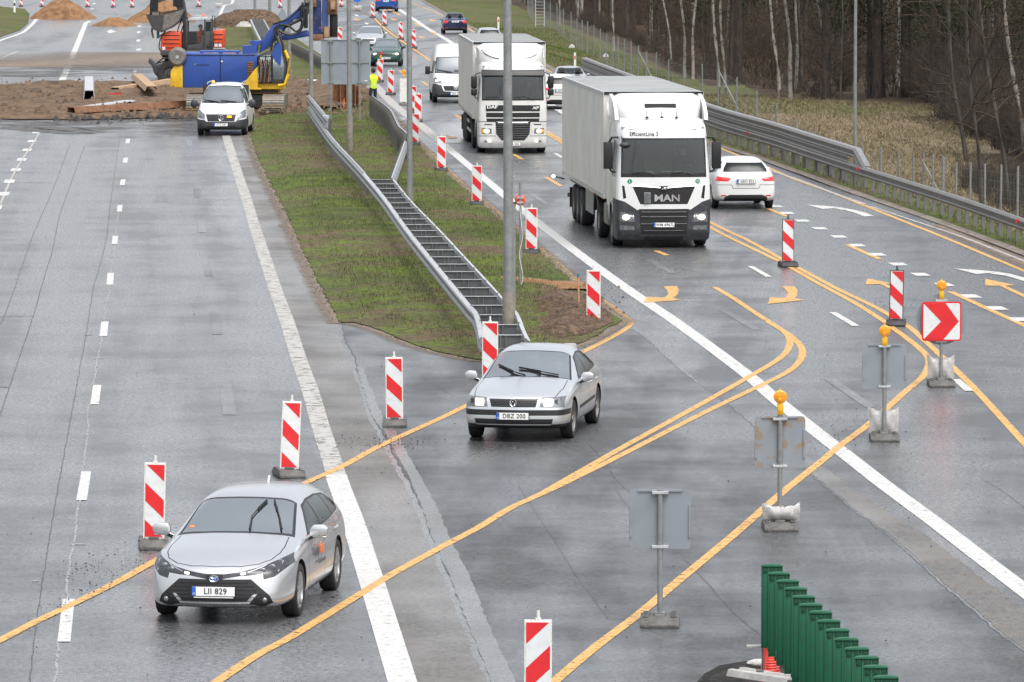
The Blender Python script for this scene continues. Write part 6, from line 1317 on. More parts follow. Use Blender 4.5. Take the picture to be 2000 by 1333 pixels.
def sign_back(w, h, zc, zt, lamp=True, rusty=False, rnd=.05, disc=False, postm='galvpole'):
    root = thing('road_sign', None, None); mt = M['signrust' if rusty else 'signback']
    pl = MB(); r = rnd; P = []
    for cx, cz, a0 in ((w/2-r, h/2-r, 0), (-w/2+r, h/2-r, 90), (-w/2+r, -h/2+r, 180), (w/2-r, -h/2+r, 270)):
        for a in range(0, 91, 30): P.append((cx+r*math.cos(R(a0+a)), zc+cz+r*math.sin(R(a0+a))))
    pl.prism(P, .035, .050, mt); o = pl.build('sign_panel', root)
    ed = MB(); ins = .0
    for s in (-1, 1): ed.box((s*(w/2-.015), .026, zc-.02), (.022, .02, h*.55), mt)
    ed.box((0, .026, zc+h/2-.015), (w*.72, .02, .022), mt); ed.build('edge_flange', o)
    cl = MB()
    for z in (zc+h/2-.035, zc-h/2+.03): cl.box((0, .0, z), (.20, .075, .035), M['galvlight']); cl.tube([(-.07, -.03, z), (-.07, .03, z)], .008, M['steel'], 6); cl.tube([(.07, -.03, z), (.07, .03, z)], .008, M['steel'], 6)
    cl.build('post_clamp', root, bevel=.006)
    ps = MB(); ps.tube([(0, 0, .05), (0, 0, zt)], .034, M[postm], 12) if postm != 'square' else None; ps.build('post', root, smooth=50); sign_foot(root)
    if lamp: flasher(root, zt-.02)
    return root
# ------------------------------------------------ steel safety barrier
WB = [(0, .155), (.018, .145), (.03, .125), (.085, .105), (.090, .085), (.085, .06), (.012, .03), (.008, 0), (.012, -.03), (.085, -.06), (.090, -.085), (.085, -.105), (.02, -.125), (.012, -.145), (0, -.155)]
def wbeam(mb, path, zt, side, mt, cap=True):
    """W profile swept along a path; zt top height(s); side = +1/-1 which way the waves face"""
    n = len(path); V = []; Fc = []; K = len(WB)
    for i, p in enumerate(path):
        d = path[min(i+1, n-1)]-path[max(i-1, 0)]; d.z = 0; d.normalize(); nr = Vector((d.y, -d.x, 0))*side; z = (zt if not callable(zt) else zt(i/(n-1)))-.155
        for a, b in WB: q = p+nr*a; V.append((q.x, q.y, p.z+z+b))
    for i in range(n-1):
        for k in range(K-1): a = i*K+k; Fc.append((a, a+1, a+K+1, a+K))
    V2 = [(x, y, z) for x, y, z in V]; mb.add(V2, Fc, mt)
def barrier(name, label, path, zt=.75, side=1, post_step=1.33, post_side=None, mt='galv', double=False, post_h=None, posts=True, group=None, toppipe=False, extra=None):
    root = thing(name, label, 'guard rail', tuple(path[0]), 0, group); o0 = path[0].copy(); P = [p-o0 for p in path]; P = resample(P, .7)
    b = MB(); wbeam(b, P, zt, side, M[mt]); 
    # top return lip seen from above
    n = len(P)
    for i in range(n-1):
        d = (P[i+1]-P[i]).normalized(); nr = Vector((d.y, -d.x, 0))*side
        za = (zt if not callable(zt) else zt(i/(n-1))); zb_ = (zt if not callable(zt) else zt((i+1)/(n-1)))
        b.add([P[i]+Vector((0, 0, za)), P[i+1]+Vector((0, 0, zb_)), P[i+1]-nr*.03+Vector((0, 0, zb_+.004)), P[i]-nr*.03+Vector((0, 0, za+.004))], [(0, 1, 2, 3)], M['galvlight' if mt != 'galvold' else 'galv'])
    b.build('rail', root, smooth=60, fixn=False); pm = 'postdk'
    if posts:
        Q = resample(P, post_step)
        for i, p in enumerate(Q[:100]):
            d = (Q[min(i+1, len(Q)-1)]-Q[max(i-1, 0)]).normalized(); nr = Vector((d.y, -d.x, 0))*side; c = p-nr*.07; hh = (zt if not callable(zt) else zt(i/max(1, len(Q)-1)))
            ps = MB(); a = math.atan2(d.y, d.x); ps.prism([(-.05, -.055), (.05, -.055), (.05, -.045), (-.043, -.045), (-.043, .045), (.05, .045), (.05, .055), (-.05, .055)], -.25, hh-.02, M[pm], 'z')
            o = ps.build('post', root, fixn=False); o.location = c; o.rotation_euler = (0, 0, a)
    return root
# ------------------------------------------------ lamp posts
def lamp_post(name, label, loc, r, h=10, foot=1.15, lean=0, arm=-1, group='lamp posts in the median'):
    root = thing(name, label, 'lamp post', loc, 0, group); m = MB(); m.tube([(0, 0, foot), (0, 0, h*.5), (0, 0, h)], [r, r*.86, r*.62], M['galvpole'], 20); m.build('pole', root, smooth=60)
    f = MB(); f.tube([(0, 0, -.2), (0, 0, foot-.05), (0, 0, foot+.02)], [r*1.24, r*1.22, r*1.02], M['rustypole'], 20); f.box((r*1.2, 0, foot*.55), (.012, .10, .34), M['rustypole']); f.build('pole_foot', root, smooth=50)
    a = MB(); a.tube([(0, 0, h-.05), (arm*.25, 0, h+.35), (arm*1.4, 0, h+.5)], r*.45, M['galvpole'], 8); a.build('arm', root, smooth=60)
    l = MB(); l.box((arm*1.75, 0, h+.5), (.75, .28, .12), M['signback']); l.build('lamp_head', root, bevel=.04, smooth=50)
    root.rotation_euler = (0, R(lean), 0); return root
# ------------------------------------------------ heaps
def heap(name, label, px0, px1, py, hgt, mt, seed, depth=.8, cat='heap', pw=.85):
    a = G(px0, py); b = G(px1, py); c = (a+b)/2; w = (b-a).length/2; n = 34; V = []; Fc = []; c.y += w*depth*.8
    for i in range(n):
        for j in range(n):
            u, v = i/(n-1)*2-1, j/(n-1)*2-1; r = math.hypot(u, v); t = max(0, 1-r); q = np.array([u*3+seed, v*3]); z = hgt*(t**pw)*1.25*(1+.30*float(lump(q, seed, 1.2)))+.05*float(lump(q, seed+2, 5))*min(1, t*4); z = min(z, hgt*1.02) if t > 0 else -.06
            V.append((u*w*1.06, v*w*depth*1.06, z if t > 0 else -.05))
    for i in range(n-1):
        for j in range(n-1):
            k = i*n+j; Fc.append((k, k+n, k+n+1, k+1))
    o = raw_mesh(name, V, Fc, [mt], smooth=True); o.location = c; return tag(o, label, cat)
# ------------------------------------------------ building machines
def worn_hoses(root, runs, r=.035, name='hydraulic_hose'):
    for pts in runs: mb = MB(); mb.tube(cr(pts, 6), r, M['hose'], 6); mb.build(name, root, smooth=60)
def piling_rig():
    """seen from its side; local x runs to picture right, y away from the camera"""
    root = thing('piling_rig', 'blue and yellow tracked piling rig with a raised blue boom over the dug earth', 'piling rig', (0, 0, 0))
    k = 1/46.3
    X = lambda px: (px-436)*k
    Z = lambda py: (225-py)*k
    b = MB(); b.prism([(X(359), Z(172)), (X(474), Z(172)), (X(503), Z(128)), (X(503), Z(112)), (X(499), Z(108)), (X(363), Z(105)), (X(359), Z(109))], -.3, 2.1, M['rigblue'], 'y')
    b.build('engine_cover', root, bevel=.03, smooth=30)
    sd = MB()
    for x in (431.5,): sd.box((X(x), -.31, Z(139)), (.03, .012, (172-112)*k), M['gap'])
    sd.box((X(362+70), -.305, Z(109.5)), (2.9, .02, .03), M['gap']); sd.box((X(489), -.31, Z(139)), (11*k, .02, 34*k), M['rust'])
    for i in range(7): sd.box((X(489), -.325, Z(125+i*4.6)), (10*k, .012, .025), M['gap'])
    sd.build('side_grille', root); lg = MB()
    for i, x in enumerate((382, 384.5)): lg.bar((X(x), -.312, Z(129)), (X(x+1.4), -.312, Z(125.5)), .02, .01, M['stickergreen'] if i else M['hivis'])
    lg.build('logo_mark', root); text('steffens', .13, M['ink'], root, 'cover_lettering', (X(398), -.312, Z(128)), sx=1.3, shear=.2)
    hd = MB(); hd.ball((X(434.5), -.31, Z(122)), .045, M['wht'], 10, 6); hd.build('lock_cap', root)
    tp = MB()
    for x0, x1, z0, z1, m_ in ((392, 468, 105, 101, 'rigblue'), (398, 429, 108, 104, 'rustlight'), (435, 463, 108, 104, 'rustlight'), (474, 502, 106, 91, 'rigblue'), (491, 509, 91, 82, 'rigblue')): tp.box(((X(x0)+X(x1))/2, .3, (Z(z0)+Z(z1))/2), (X(x1)-X(x0), .9, Z(z1)-Z(z0)), M[m_])
    tp.prism([(X(486), Z(82)), (X(498), Z(82)), (X(502), Z(91)), (X(494), Z(91))], -.1, .4, M['rigblue'], 'y'); tp.build('deck_box', root, bevel=.015)
    cw = MB(); cw.prism([(X(335), Z(172)), (X(336), Z(140)), (X(341), Z(133)), (X(350), Z(124)), (X(359), Z(125)), (X(359), Z(172)), (X(345), Z(172)), (X(341), Z(168))], -.35, 2.15, M['rigyellow'], 'y'); cw.build('counterweight', root, bevel=.03, smooth=30)
    yl = MB(); yl.prism([(X(470), Z(172)), (X(503), Z(131)), (X(504), Z(172)), (X(511), Z(173)), (X(511), Z(176)), (X(472), Z(176))], -.36, -.28, M['rigyellow'], 'y'); yl.box((X(512), 1.0, Z(168)), (82*k, 2.4, 14*k), M['rigyellow']); yl.box((X(496), .9, Z(180)), (95*k, 1.6, 8*k), M['exgrey']); yl.build('deck_frame', root, bevel=.02)
    # cab on the near right
    c = MB(); c.prism([(X(505), Z(164)), (X(505), Z(110)), (X(518), Z(103)), (X(540), Z(100)), (X(556), Z(106)), (X(562), Z(130)), (X(560), Z(150)), (X(554), Z(164))], -.34, .7, M['exgrey'], 'y'); c.build('cab', root, bevel=.03, smooth=35)
    w = MB()
    for P in ([(507, 160), (507, 112), (529, 108), (530, 160)], [(534, 156), (533, 108), (550, 105), (555, 130), (552, 156)]): w.prism([(X(a), Z(z)) for a, z in P], -.352, -.345, M['vglass'], 'y')
    w.prism([(X(508), Z(163)), (X(508), Z(161)), (X(530), Z(161)), (X(530), Z(163))], -.37, -.34, M['gap'], 'y'); w.build('cab_window', root)
    w = MB(); w.prism([(X(a), Z(z)) for a, z in ((530, 108), (538, 92), (546, 84), (551, 96), (547, 130), (538, 122))], -.42, -.36, M['rigblue'], 'y'); w.build('boom_foot', root, bevel=.01)
    for q in range(5): w = MB(); w.tube(cr([(X(508+q*4), -.42, Z(162)), (X(511+q*4), -.46, Z(140-q*3)), (X(507+q*5), -.44, Z(118))], 5), .035, M['hose' if q % 2 else 'rust'], 5); w.build('hydraulic_hose', root, smooth=60)
    gr = MB()
    for x in (507, 519, 530): gr.bar((X(x), -.38, Z(110)), (X(x), -.38, Z(162)), .04, .03, M['gap'])
    for z in (112, 124, 136, 149, 161): gr.bar((X(507), -.38, Z(z)), (X(530), -.38, Z(z)), .03, .03, M['gap'])
    gr.build('cab_guard', root); ar = MB(); ar.tube([(X(a), -.40, Z(z)) for a, z in ((543, 168), (556, 166), (563, 145), (562, 115), (556, 100))], .07, M['rigyellow'], 8); ar.build('yellow_guard_arch', root, smooth=60)
    # boom
    bo = MB(); bo.prism([(X(a), Z(z)) for a, z in ((505, 106), (512, 80), (531, 52), (548, 46), (580, 21), (596, 10), (604, 22), (598, 36), (572, 42), (556, 60), (548, 72), (536, 84), (520, 98))], .1, .65, M['rigblue'], 'y')
    bo.prism([(X(a), Z(z)) for a, z in ((549, 72), (598, 62), (606, 66), (606, 73), (556, 82), (549, 80))], .15, .55, M['rigblue'], 'y'); bo.build('boom', root, bevel=.03, smooth=30)
    cy = MB(); cy.tube([(X(533), -.05, Z(120)), (X(541), -.05, Z(86))], .10, M['rigblue'], 10); cy.tube([(X(541), -.05, Z(86)), (X(548), -.05, Z(60))], .05, M['chrome'], 8); cy.tube([(X(552), .0, Z(57)), (X(588), .0, Z(40))], .07, M['exgrey'], 8); cy.build('boom_cylinder', root, smooth=60)
    worn_hoses(root, [[(X(536), -.2, Z(122)), (X(530), -.25, Z(100)), (X(534), -.25, Z(75)), (X(545), -.2, Z(50))], [(X(540), -.2, Z(128)), (X(549), -.25, Z(112)), (X(543), -.25, Z(85)), (X(536), -.2, Z(58)), (X(560), -.2, Z(52)), (X(578), -.2, Z(64)), (X(588), -.2, Z(50)), (X(585), -.2, Z(15))], [(X(545), -.2, Z(126)), (X(553), -.25, Z(105)), (X(549), -.25, Z(80)), (X(541), -.2, Z(62))], [(X(532), -.2, Z(50)), (X(565), -.25, Z(38)), (X(590), -.25, Z(12))], [(X(536), -.15, Z(56)), (X(556), -.25, Z(68)), (X(580), -.25, Z(68)), (X(592), -.25, Z(46)), (X(590), -.2, Z(8))]], .05)
    # leader mast and driven hammer
    ma = MB(); ma.box((X(616), .35, (Z(82)+Z(-60))/2), (24*k, .5, Z(-60)-Z(82)), M['rigworn']); ma.box((X(634), .35, (Z(76)+Z(-60))/2), (10*k, .4, Z(-60)-Z(76)), M['rigworn']); ma.box((X(626.5), .12, (Z(76)+Z(-40))/2), (2.5*k, .1, Z(-40)-Z(76)), M['galvlight'])
    for q in range(9): ma.box((X(616)+(q%3-1)*.15, .085, Z(76-q*9)), (.10+.05*(q%2), .03, .12), M['exgrey' if q % 2 else 'rust']); ma.tube([(X(606+q*3), .07, Z(78)), (X(607+q*2.5), .05, Z(40)), (X(604+q*3), .07, Z(0))], .018, M['hose'], 5)
    ma.build('leader_mast', root, bevel=.02)
    hm = MB(); hm.box((X(647), .3, Z(15)), (18*k, .45, 34*k), M['rust']); hm.box((X(648), -.02, Z(14)), (11*k, .25, 18*k), M['rustlight']); hm.tube([(X(649), .3, Z(76)), (X(649), .3, Z(30))], .17, M['gap'], 14); hm.box((X(620), .0, Z(76)), (22*k, .3, 12*k), M['rust']); hm.box((X(636), .0, Z(66)), (12*k, .35, 22*k), M['rustlight'])
    hm.box((X(612), .0, Z(10)), (9*k, .3, 16*k), M['rust']); hm.box((X(647), .3, Z(-20)), (20*k, .5, 40*k), M['rigworn']); hm.build('pile_hammer', root, bevel=.04, smooth=35)
    j = MB(); j.box((X(600), .3, Z(14)), (14*k, .45, 30*k), M['exgrey']); j.box((X(596), .0, Z(38)), (8*k, .3, 40*k), M['gap']); j.tube([(X(598), -.1, Z(5)), (X(598), .6, Z(5))], .13, M['steel'], 12); j.build('mast_joint', root, bevel=.03)
    tk = MB(); tk.lathe([(.001, -.36), (.30, -.38), (.38, -.30), (.40, .30), (.34, .36), (.001, .36)], (X(349), -.1, Z(113)), 'y', M['steel'], 24); tk.lathe([(.001, -.40), (.07, -.40), (.09, -.36)], (X(349), -.1, Z(113)), 'y', M['chrome'], 12); tk.build('round_tank', root, smooth=45)
    for y0, nm in ((-.35, 0), (2.35, 1)):
        t = MB(); cx = X(535.5); L = 2.6
        # track runs along y away from the camera (end view of the shoes)
        pts = []
        for a in np.linspace(-90, 90, 8): pts.append((-1.2-.42*math.cos(R(a)), .44+.42*math.sin(R(a))))
        for a in np.linspace(90, 270, 8): pts.append((2.6-.42*math.cos(R(a)), .44+.42*math.sin(R(a))))
        x0, x1 = (cx-.44, cx+.44) if nm == 0 else (cx-3.6, cx-2.72)
        n = len(pts); t.prism([(p[0]*1.0, p[1]) for p in pts], x0, x1, M['steel'], 'x')
        per = []
        P3 = [Vector((0, p[0], p[1])) for p in pts]+[Vector((0, pts[0][0], pts[0][1]))]
        for q, q2 in zip(resample(P3, .105), resample(P3, .105)[1:]): d = (q2-q); up = Vector((1, 0, 0)).cross(d).normalized(); m_ = (q+q2)/2; t.bar((x0-.02, m_.y-up.y*.015, m_.z-up.z*.015), (x1+.02, m_.y-up.y*.015, m_.z-up.z*.015), .075, .035, M['rustlight'] if random.random() < .5 else M['steel'])
        t.build('track', root)
    un = MB(); un.box((X(500), .9, Z(198)), (1.9, 1.6, .45), M['exgrey']); un.tube([(X(497), .9, Z(193)), (X(497), .9, Z(176))], .7, M['gap'], 20); un.build('undercarriage', root)
    root.location = at(436, 237, .0); return root
def excavator():
    root = thing('excavator', 'orange red wheeled excavator with grey cab and an open bucket raised beside it', 'excavator', (0, 0, 0)); D = 275; k = D/F; zb = zat(106, D)
    X = lambda px: (px-378)*k
    Z = lambda py: zat(py, D)
    b = MB(); b.prism([(X(314), Z(100)), (X(316), Z(72)), (X(320), Z(64)), (X(330), Z(60)), (X(356), Z(62)), (X(356), Z(100))], -.2, 2.3, M['exred'], 'y'); b.prism([(X(417), Z(92)), (X(417), Z(59)), (X(437), Z(57)), (X(438), Z(92))], -.2, 2.3, M['exred'], 'y'); b.build('body', root, bevel=.05, smooth=35)
    t = MB()
    for z in (68, 76, 84, 92): t.box((X(336), -.21, Z(z)), (32*k, .02, .03), M['gap']); 
    for z in (66, 75, 83): t.box((X(427), -.21, Z(z)), (18*k, .02, .035), M['gap'])
    for x, z in ((423, 87), (431, 87), (321, 93)): t.box((X(x), -.215, Z(z)), (6*k, .02, 6*k), M['wht'])
    t.build('vent_slots', root); d = MB(); d.box((X(376), .9, Z(102)), (122*k, 2.6, 10*k), M['exgrey']); d.box((X(345), .9, Z(108)), (56*k, 2.2, 6*k), M['gap']); d.build('chassis', root, bevel=.03)
    c = MB()
    for x, x2 in ((366, 366), (400, 402), (413, 415)): c.bar((X(x), -.35, Z(92)), (X(x2), -.35, Z(36)), .09, .09, M['exgrey'])
    for x in (366, 413): c.bar((X(x), 1.0, Z(92)), (X(x), 1.0, Z(36)), .09, .09, M['exgrey'])
    c.prism([(X(367), Z(40)), (X(369), Z(33)), (X(380), Z(30.5)), (X(408), Z(31)), (X(414), Z(36)), (X(412), Z(40))], -.38, 1.05, M['galvlight'], 'y')
    c.prism([(X(366), Z(98)), (X(366), Z(86)), (X(392), Z(84)), (X(400), Z(60)), (X(417), Z(60)), (X(417), Z(98))], -.36, -.28, M['exgrey'], 'y'); c.box((X(391), 1.0, Z(80)), (48*k, .06, 38*k), M['exgrey']); c.build('cab', root, bevel=.02, smooth=35)
    w = MB(); w.prism([(X(368), Z(84)), (X(368), Z(41)), (X(399), Z(41)), (X(399), Z(60)), (X(391), Z(84))], -.345, -.335, M['lens'], 'y'); w.prism([(X(402), Z(60)), (X(402), Z(41)), (X(413), Z(41)), (X(413), Z(60))], -.345, -.335, M['sglass'], 'y'); w.build('cab_window', root)
    st_ = MB(); st_.box((X(392), .25, Z(86)), (.5, .5, .15), M['seat']); st_.box((X(399), .25, Z(70)), (.14, .5, .65), M['seat']); st_.build('operator_seat', root, bevel=.03)
    be = MB(); be.lathe([(.06, 0), (.055, .10), (.001, .14)], (X(398), .2, Z(31)), 'z', M['orange'], 12); be.build('roof_beacon', root, smooth=50); hr = MB()
    for x in (416, 421): hr.tube([(X(x), -.2, Z(58)), (X(x), -.2, Z(30))], .02, M['gap'], 5)
    for z in (30, 40, 50): hr.bar((X(416), -.2, Z(z)), (X(421), -.2, Z(z)), .02, .02, M['gap'])
    hr.build('hand_rail', root); bm_ = MB()
    bm_.prism([(X(357), Z(100)), (X(358), Z(45)), (X(344), Z(10)), (X(340), Z(-25)), (X(352), Z(-30)), (X(362), Z(5)), (X(368), Z(45)), (X(366), Z(100))], .0, .5, M['exgrey'], 'y'); bm_.box((X(349), .2, Z(0)), (20*k, .5, 24*k), M['gap']); bm_.build('boom', root, bevel=.03)
    ar = MB(); ar.prism([(X(340), Z(-25)), (X(298), Z(-18)), (X(294), Z(2)), (X(306), Z(6)), (X(344), Z(-8))], .0, .4, M['exgrey'], 'y'); ar.tube([(X(300), .2, Z(14)), (X(303), .2, Z(-4))], .2, M['gap'], 10); ar.build('dipper_arm', root, bevel=.03)
    ro = MB(); ro.box((X(303), .0, Z(10)), (13*k, .5, 26*k), M['gap']); ro.box((X(306), -.05, Z(30)), (17*k, .6, 18*k), M['steel']); ro.box((X(297), -.1, Z(24)), (5*k, .5, 26*k), M['gap']); ro.build('rotator_head', root, bevel=.05)
    bu = MB(); P = [(X(287), Z(27)), (X(300), Z(56)), (X(318), Z(62)), (X(338), Z(53)), (X(352), Z(42)), (X(364), Z(16))]; Pi = [(X(361), Z(19)), (X(350), Z(40)), (X(337), Z(50)), (X(318), Z(58)), (X(302), Z(52)), (X(291), Z(27))]
    bu.prism(P+Pi, -.45, .75, M['exgrey'], 'y'); bu.prism(P, .70, .76, M['rustlight'], 'y'); bu.prism(P[:3]+[(X(322), Z(30))], -.46, -.42, M['exgrey'], 'y'); bu.prism([P[2], P[3], P[4], P[5], (X(322), Z(28))], -.40, -.36, M['steel'], 'y'); bu.build('bucket', root)
    cl = MB(); cl.tube(cr([(X(298), -.2, Z(44)), (X(297), -.2, Z(60)), (X(300), -.2, Z(73))], 5), [.07]*5+[.06]*5+[.02], M['rust'], 6) if False else None
    for pts in ([(X(301), -.2, Z(48)), (X(298), -.2, Z(58)), (X(301), -.2, Z(73))], [(X(324), -.2, Z(48)), (X(323), -.2, Z(62)), (X(311), -.2, Z(71))]): cl.tube(cr(pts, 5), .05, M['rust'], 6)
    cl.tube([(X(310), -.2, Z(55)), (X(310), -.2, Z(74))], .07, M['stakeblue'], 8); cl.build('grab_claw', root, smooth=60)
    worn_hoses(root, [[(X(328), -.1, Z(64)), (X(316), -.2, Z(72)), (X(312), -.2, Z(92)), (X(318), -.1, Z(102))], [(X(348), -.1, Z(95)), (X(348), -.1, Z(60)), (X(356), -.1, Z(38))], [(X(353), -.1, Z(92)), (X(354), -.1, Z(66)), (X(359), -.1, Z(48))]], .03)
    for x in (332, 420):
        for y in (.0, 1.9): o = wheel(root, 0, 0, .62, .45, M['exgrey'], 0, rr=.55); o.location = (X(x), y, .62); o.rotation_euler = (0, 0, math.pi/2)
    ax = MB(); ax.box((X(376), .95, .95), (110*k, 1.2, .7), M['gap']); ax.build('undercarriage', root); root.location = at(378, D, 0); return root
# ------------------------------------------------ vehicles in their places
def put(o, px, D, hd, z=0):
    """hd: heading in degrees away from straight toward the camera (+ = nose to picture right)"""
    o.location = (((px-1000)/F)*D, D, z); o.rotation_euler = (0, 0, R(hd)); return o
def puts(o, x, y, hd): o.location = (x, y, 0); o.rotation_euler = (0, 0, R(hd)); return o
corolla = hatch_car()
a = R(7.8); puts(corolla, -3.44+1.35*math.sin(a), 68.95+1.35*math.cos(a), -7.8)
passat = sedan_a()
a = R(9); puts(passat, .17+1.35*math.sin(a), 92.3+1.35*math.cos(a), -9)
def axle_put(o, x, y, hd): o.location = (x, y, 0); o.rotation_euler = (0, 0, R(hd))
man = truck('a'); axle_put(man, 3.84, 143.9, 4.0)
daf = truck('b'); axle_put(daf, .03, 199.6, 2.7)
g = 'cars and vans in the queue'
vito = van('work_van', 'white van with dark grey bumper and a lit amber flasher, stopped before the dug earth', 'mid'); vito.location = (-10.95, 217.6, 0); vito.rotation_euler = (0, 0, R(-1.2))
fiat = van('panel_van', 'tall white panel van half hidden behind the farther lorry', 'tall'); fiat.location = (-2.62, 254.4, 0); fiat.rotation_euler = (0, 0, R(2.5))
hy = far_car('estate_car', 'white estate car driving away beside the large lorry, red tail lamps', 'white', 'wagon', True, 'GBO 823', L=4.75, W=1.82, H=1.47); hy.location = (6.50, 164.9, 0); hy.rotation_euler = (0, 0, R(180+4.4))
su = far_car('suv_car', 'white off road car driving away between the two lorries', 'dirtywhite', 'wagon', True, 'KBT 518', L=4.5, W=1.84, H=1.50); su.location = (1.95, 245.4, 0); su.rotation_euler = (0, 0, R(184))
si = far_car('saloon_car', 'silver car ahead of the white off road car, its rear window showing', 'silver', 'sedan', True, 'HCE 274'); si.location = (2.55, 259.5, 0); si.rotation_euler = (0, 0, R(183))
gz = far_car('estate_car', 'dark green car with lit headlamps next to the big grey sign back', 'green', 'wagon', False, 'GNB 408', L=4.35, W=1.74, H=1.47, lit=True); gz.location = at(756, 312.3, 0); gz.rotation_euler = (0, 0, R(-.5))
sb = far_car('saloon_car', 'silver car following behind the dark green car', 'silver2', 'sedan', False, 'ECA 620', W=1.80); sb.location = at(724, 347, 0); sb.rotation_euler = (0, 0, R(-2))
nv = far_car('saloon_car', 'dark blue saloon car driving away on the far right lane', 'navy', 'sedan', True, 'JRV 305', W=1.74); nv.location = at(887, 392.2, 0); nv.rotation_euler = (0, 0, R(182.5))
ss = far_car('hatchback_car', 'silver car roof just above the farther lorry', 'silver', 'wagon', True, 'FZL 762'); ss.location = at(952, 343, 0); ss.rotation_euler = (0, 0, R(184))
bs = far_car('suv_car', 'bright blue off road car driving away at the top edge', 'bluecar', 'wagon', True, 'LDH 941', L=4.4, W=1.86, H=1.62); bs.location = at(756, 475, 0); bs.rotation_euler = (0, 0, R(180-1))
# drivers
def inside(veh, local, label, jacket, sc=1.0, hair='hair'):
    m = Matrix.LocRotScale(veh.location, veh.rotation_euler, (1, 1, 1)); p = m @ Vector(local); return person('person', label, p, veh.rotation_euler.z, 'sit', jacket, 'cloth', hair, scale=sc)
inside(man, (.62, 1.25, .80), 'lorry driver in a dark top behind the wheel of the nearer lorry', 'cloth')
inside(daf, (.62, 1.25, .80), 'lorry driver in a grey top behind the wheel of the farther lorry', 'clothgrey')
inside(passat, (.37, .12, -.52), 'driver in a grey top at the wheel of the older saloon car', 'clothgrey', .98)
inside(corolla, (.37, .12, -.54), 'driver in a dark top at the wheel of the estate car with raised wipers', 'cloth', .98)
inside(vito, (.37, -.45, -.02), 'driver of the white van with the amber flasher', 'clothgrey', .93)
# ---- machines
rig = piling_rig(); exc = excavator()
person('person', 'excavator operator in a bright orange jacket inside the open cab', at(393, 275.25, zat(86, 275)-.80), R(40), 'sit', 'hiorange', 'cloth')
person('person', 'worker in yellow hi-vis jacket and dark trousers standing by the barrier end', at(729, 243.7, 0), R(-150), 'work', 'hivis', 'cloth', stripes=True)
person('person', 'worker in an orange jacket standing behind the rig track', at(531, 241.6, .05), R(170), 'stand', 'hiorange', 'cloth', hat='wht')
D = 287; k = D/F
def loose_bucket():
    root = thing('digging_bucket', 'wide grey ditching bucket lying on the wet asphalt beside the blue rig', 'excavator bucket', at(325, D, 0)); X = lambda px: (px-325)*k; Z = lambda py: zat(py, D)
    b = MB(); P = [(X(292), Z(112)), (X(300), Z(118)), (X(306), Z(125)), (X(326), Z(121)), (X(350), Z(122)), (X(352), Z(138)), (X(346), Z(150)), (X(312), Z(152)), (X(302), Z(143)), (X(297), Z(128)), (X(290), Z(121))]; b.prism(P, 0, .9, M['exgrey'], 'y'); b.build('shell', root, bevel=.03, smooth=35)
    l = MB(); l.prism([(X(302), Z(143)), (X(350), Z(139)), (X(346), Z(151)), (X(312), Z(152.5))], -.04, .0, M['gap'], 'y'); l.build('cutting_edge', root); r = MB(); r.tube([(X(305), .2, Z(124)), (X(318), .1, Z(113)), (X(345), .2, Z(112))], .04, M['gap'], 6); r.tube([(X(310), .2, Z(122)), (X(330), .1, Z(116)), (X(345), .2, Z(118))], .03, M['gap'], 6); r.build('lifting_bracket', root, smooth=50)
loose_bucket()
heap('sand_heap', 'large orange sand heap at the upper left of the closed road', 58, 184, 38, 1.55, M['sand'], 3, .8)
heap('sand_heap', 'small low brown sand heap in front of the larger ones', 178, 264, 52, .62, M['sand'], 5, .7)
heap('sand_heap', 'orange sand heap behind the excavator bucket', 245, 378, 44, 1.6, M['sand'], 9, .8)
heap('earth_heap', 'grey brown earth heap behind the median turf', 412, 548, 54, 1.25, M['darkearth'], 12, .5, pw=.42)
heap('rubble_pile', 'small pale rubble pile beside the ladder shaped barrier', 458, 494, 55, .45, M['concrete'], 15, .6)
# beams, boards and sheet piles on the dug earth
def lying(name, label, a, b, za, zb_, prof, mt, cat):
    A = G(*a, za); B = G(*b, zb_); root = None; m = MB(); d = (B-A); L = d.length; m.prism(prof, 0, L, M[mt], 'y'); o = m.build(name, None); o.location = A
    o.rotation_euler = d.to_track_quat('Y', 'Z').to_euler(); return tag(o, label, cat)
U = lambda w, h, t: [(-w/2, 0), (-w/2+t, 0), (-w/3.2, h-t), (w/3.2, h-t), (w/2-t, 0), (w/2, 0), (w/3.2+t*.6, h), (-w/3.2-t*.6, h)]
lying('sheet_pile', 'long rusty sheet pile lying along the front of the dug earth', (139, 221), (385, 207), .22, .34, U(.55, .24, .03), 'rust', 'sheet pile')
lying('sheet_pile', 'pale rusty sheet pile lying across another one at an angle', (296, 178), (268, 153), .52, .40, U(.62, .22, .03), 'rustlight', 'sheet pile')
lying('sheet_pile', 'rusty sheet pile pointing under the counterweight of the blue rig', (224, 180), (336, 163), .20, .25, U(.55, .22, .03), 'rustlight', 'sheet pile')
lying('trench_box', 'bright steel channel section standing dark mouth forward on the earth', (174, 201), (174, 172), .12, .12, U(.56, .55, .03), 'galvlight', 'steel channel')
lying('barrier_offcut', 'flat pale metal strip lying behind the long rusty sheet pile', (172, 209), (254, 198), .30, .30, [(-.25, 0), (.25, 0), (.22, .05), (-.22, .05)], 'galvlight', 'metal strip')
lying('board', 'white board lying at the edge of the dug earth', (615, 158), (630, 163), .1, .1, [(-.4, 0), (.4, 0), (.4, .05), (-.4, .05)], 'plate', 'board')
lying('marker_bar', 'thin red bar lying on the dug earth', (213, 185), (239, 185), .36, .36, [(-.04, 0), (.04, 0), (.04, .06), (-.04, .06)], 'redlens', 'bar')
gp = 'rusty sheet piles standing in the excavation'
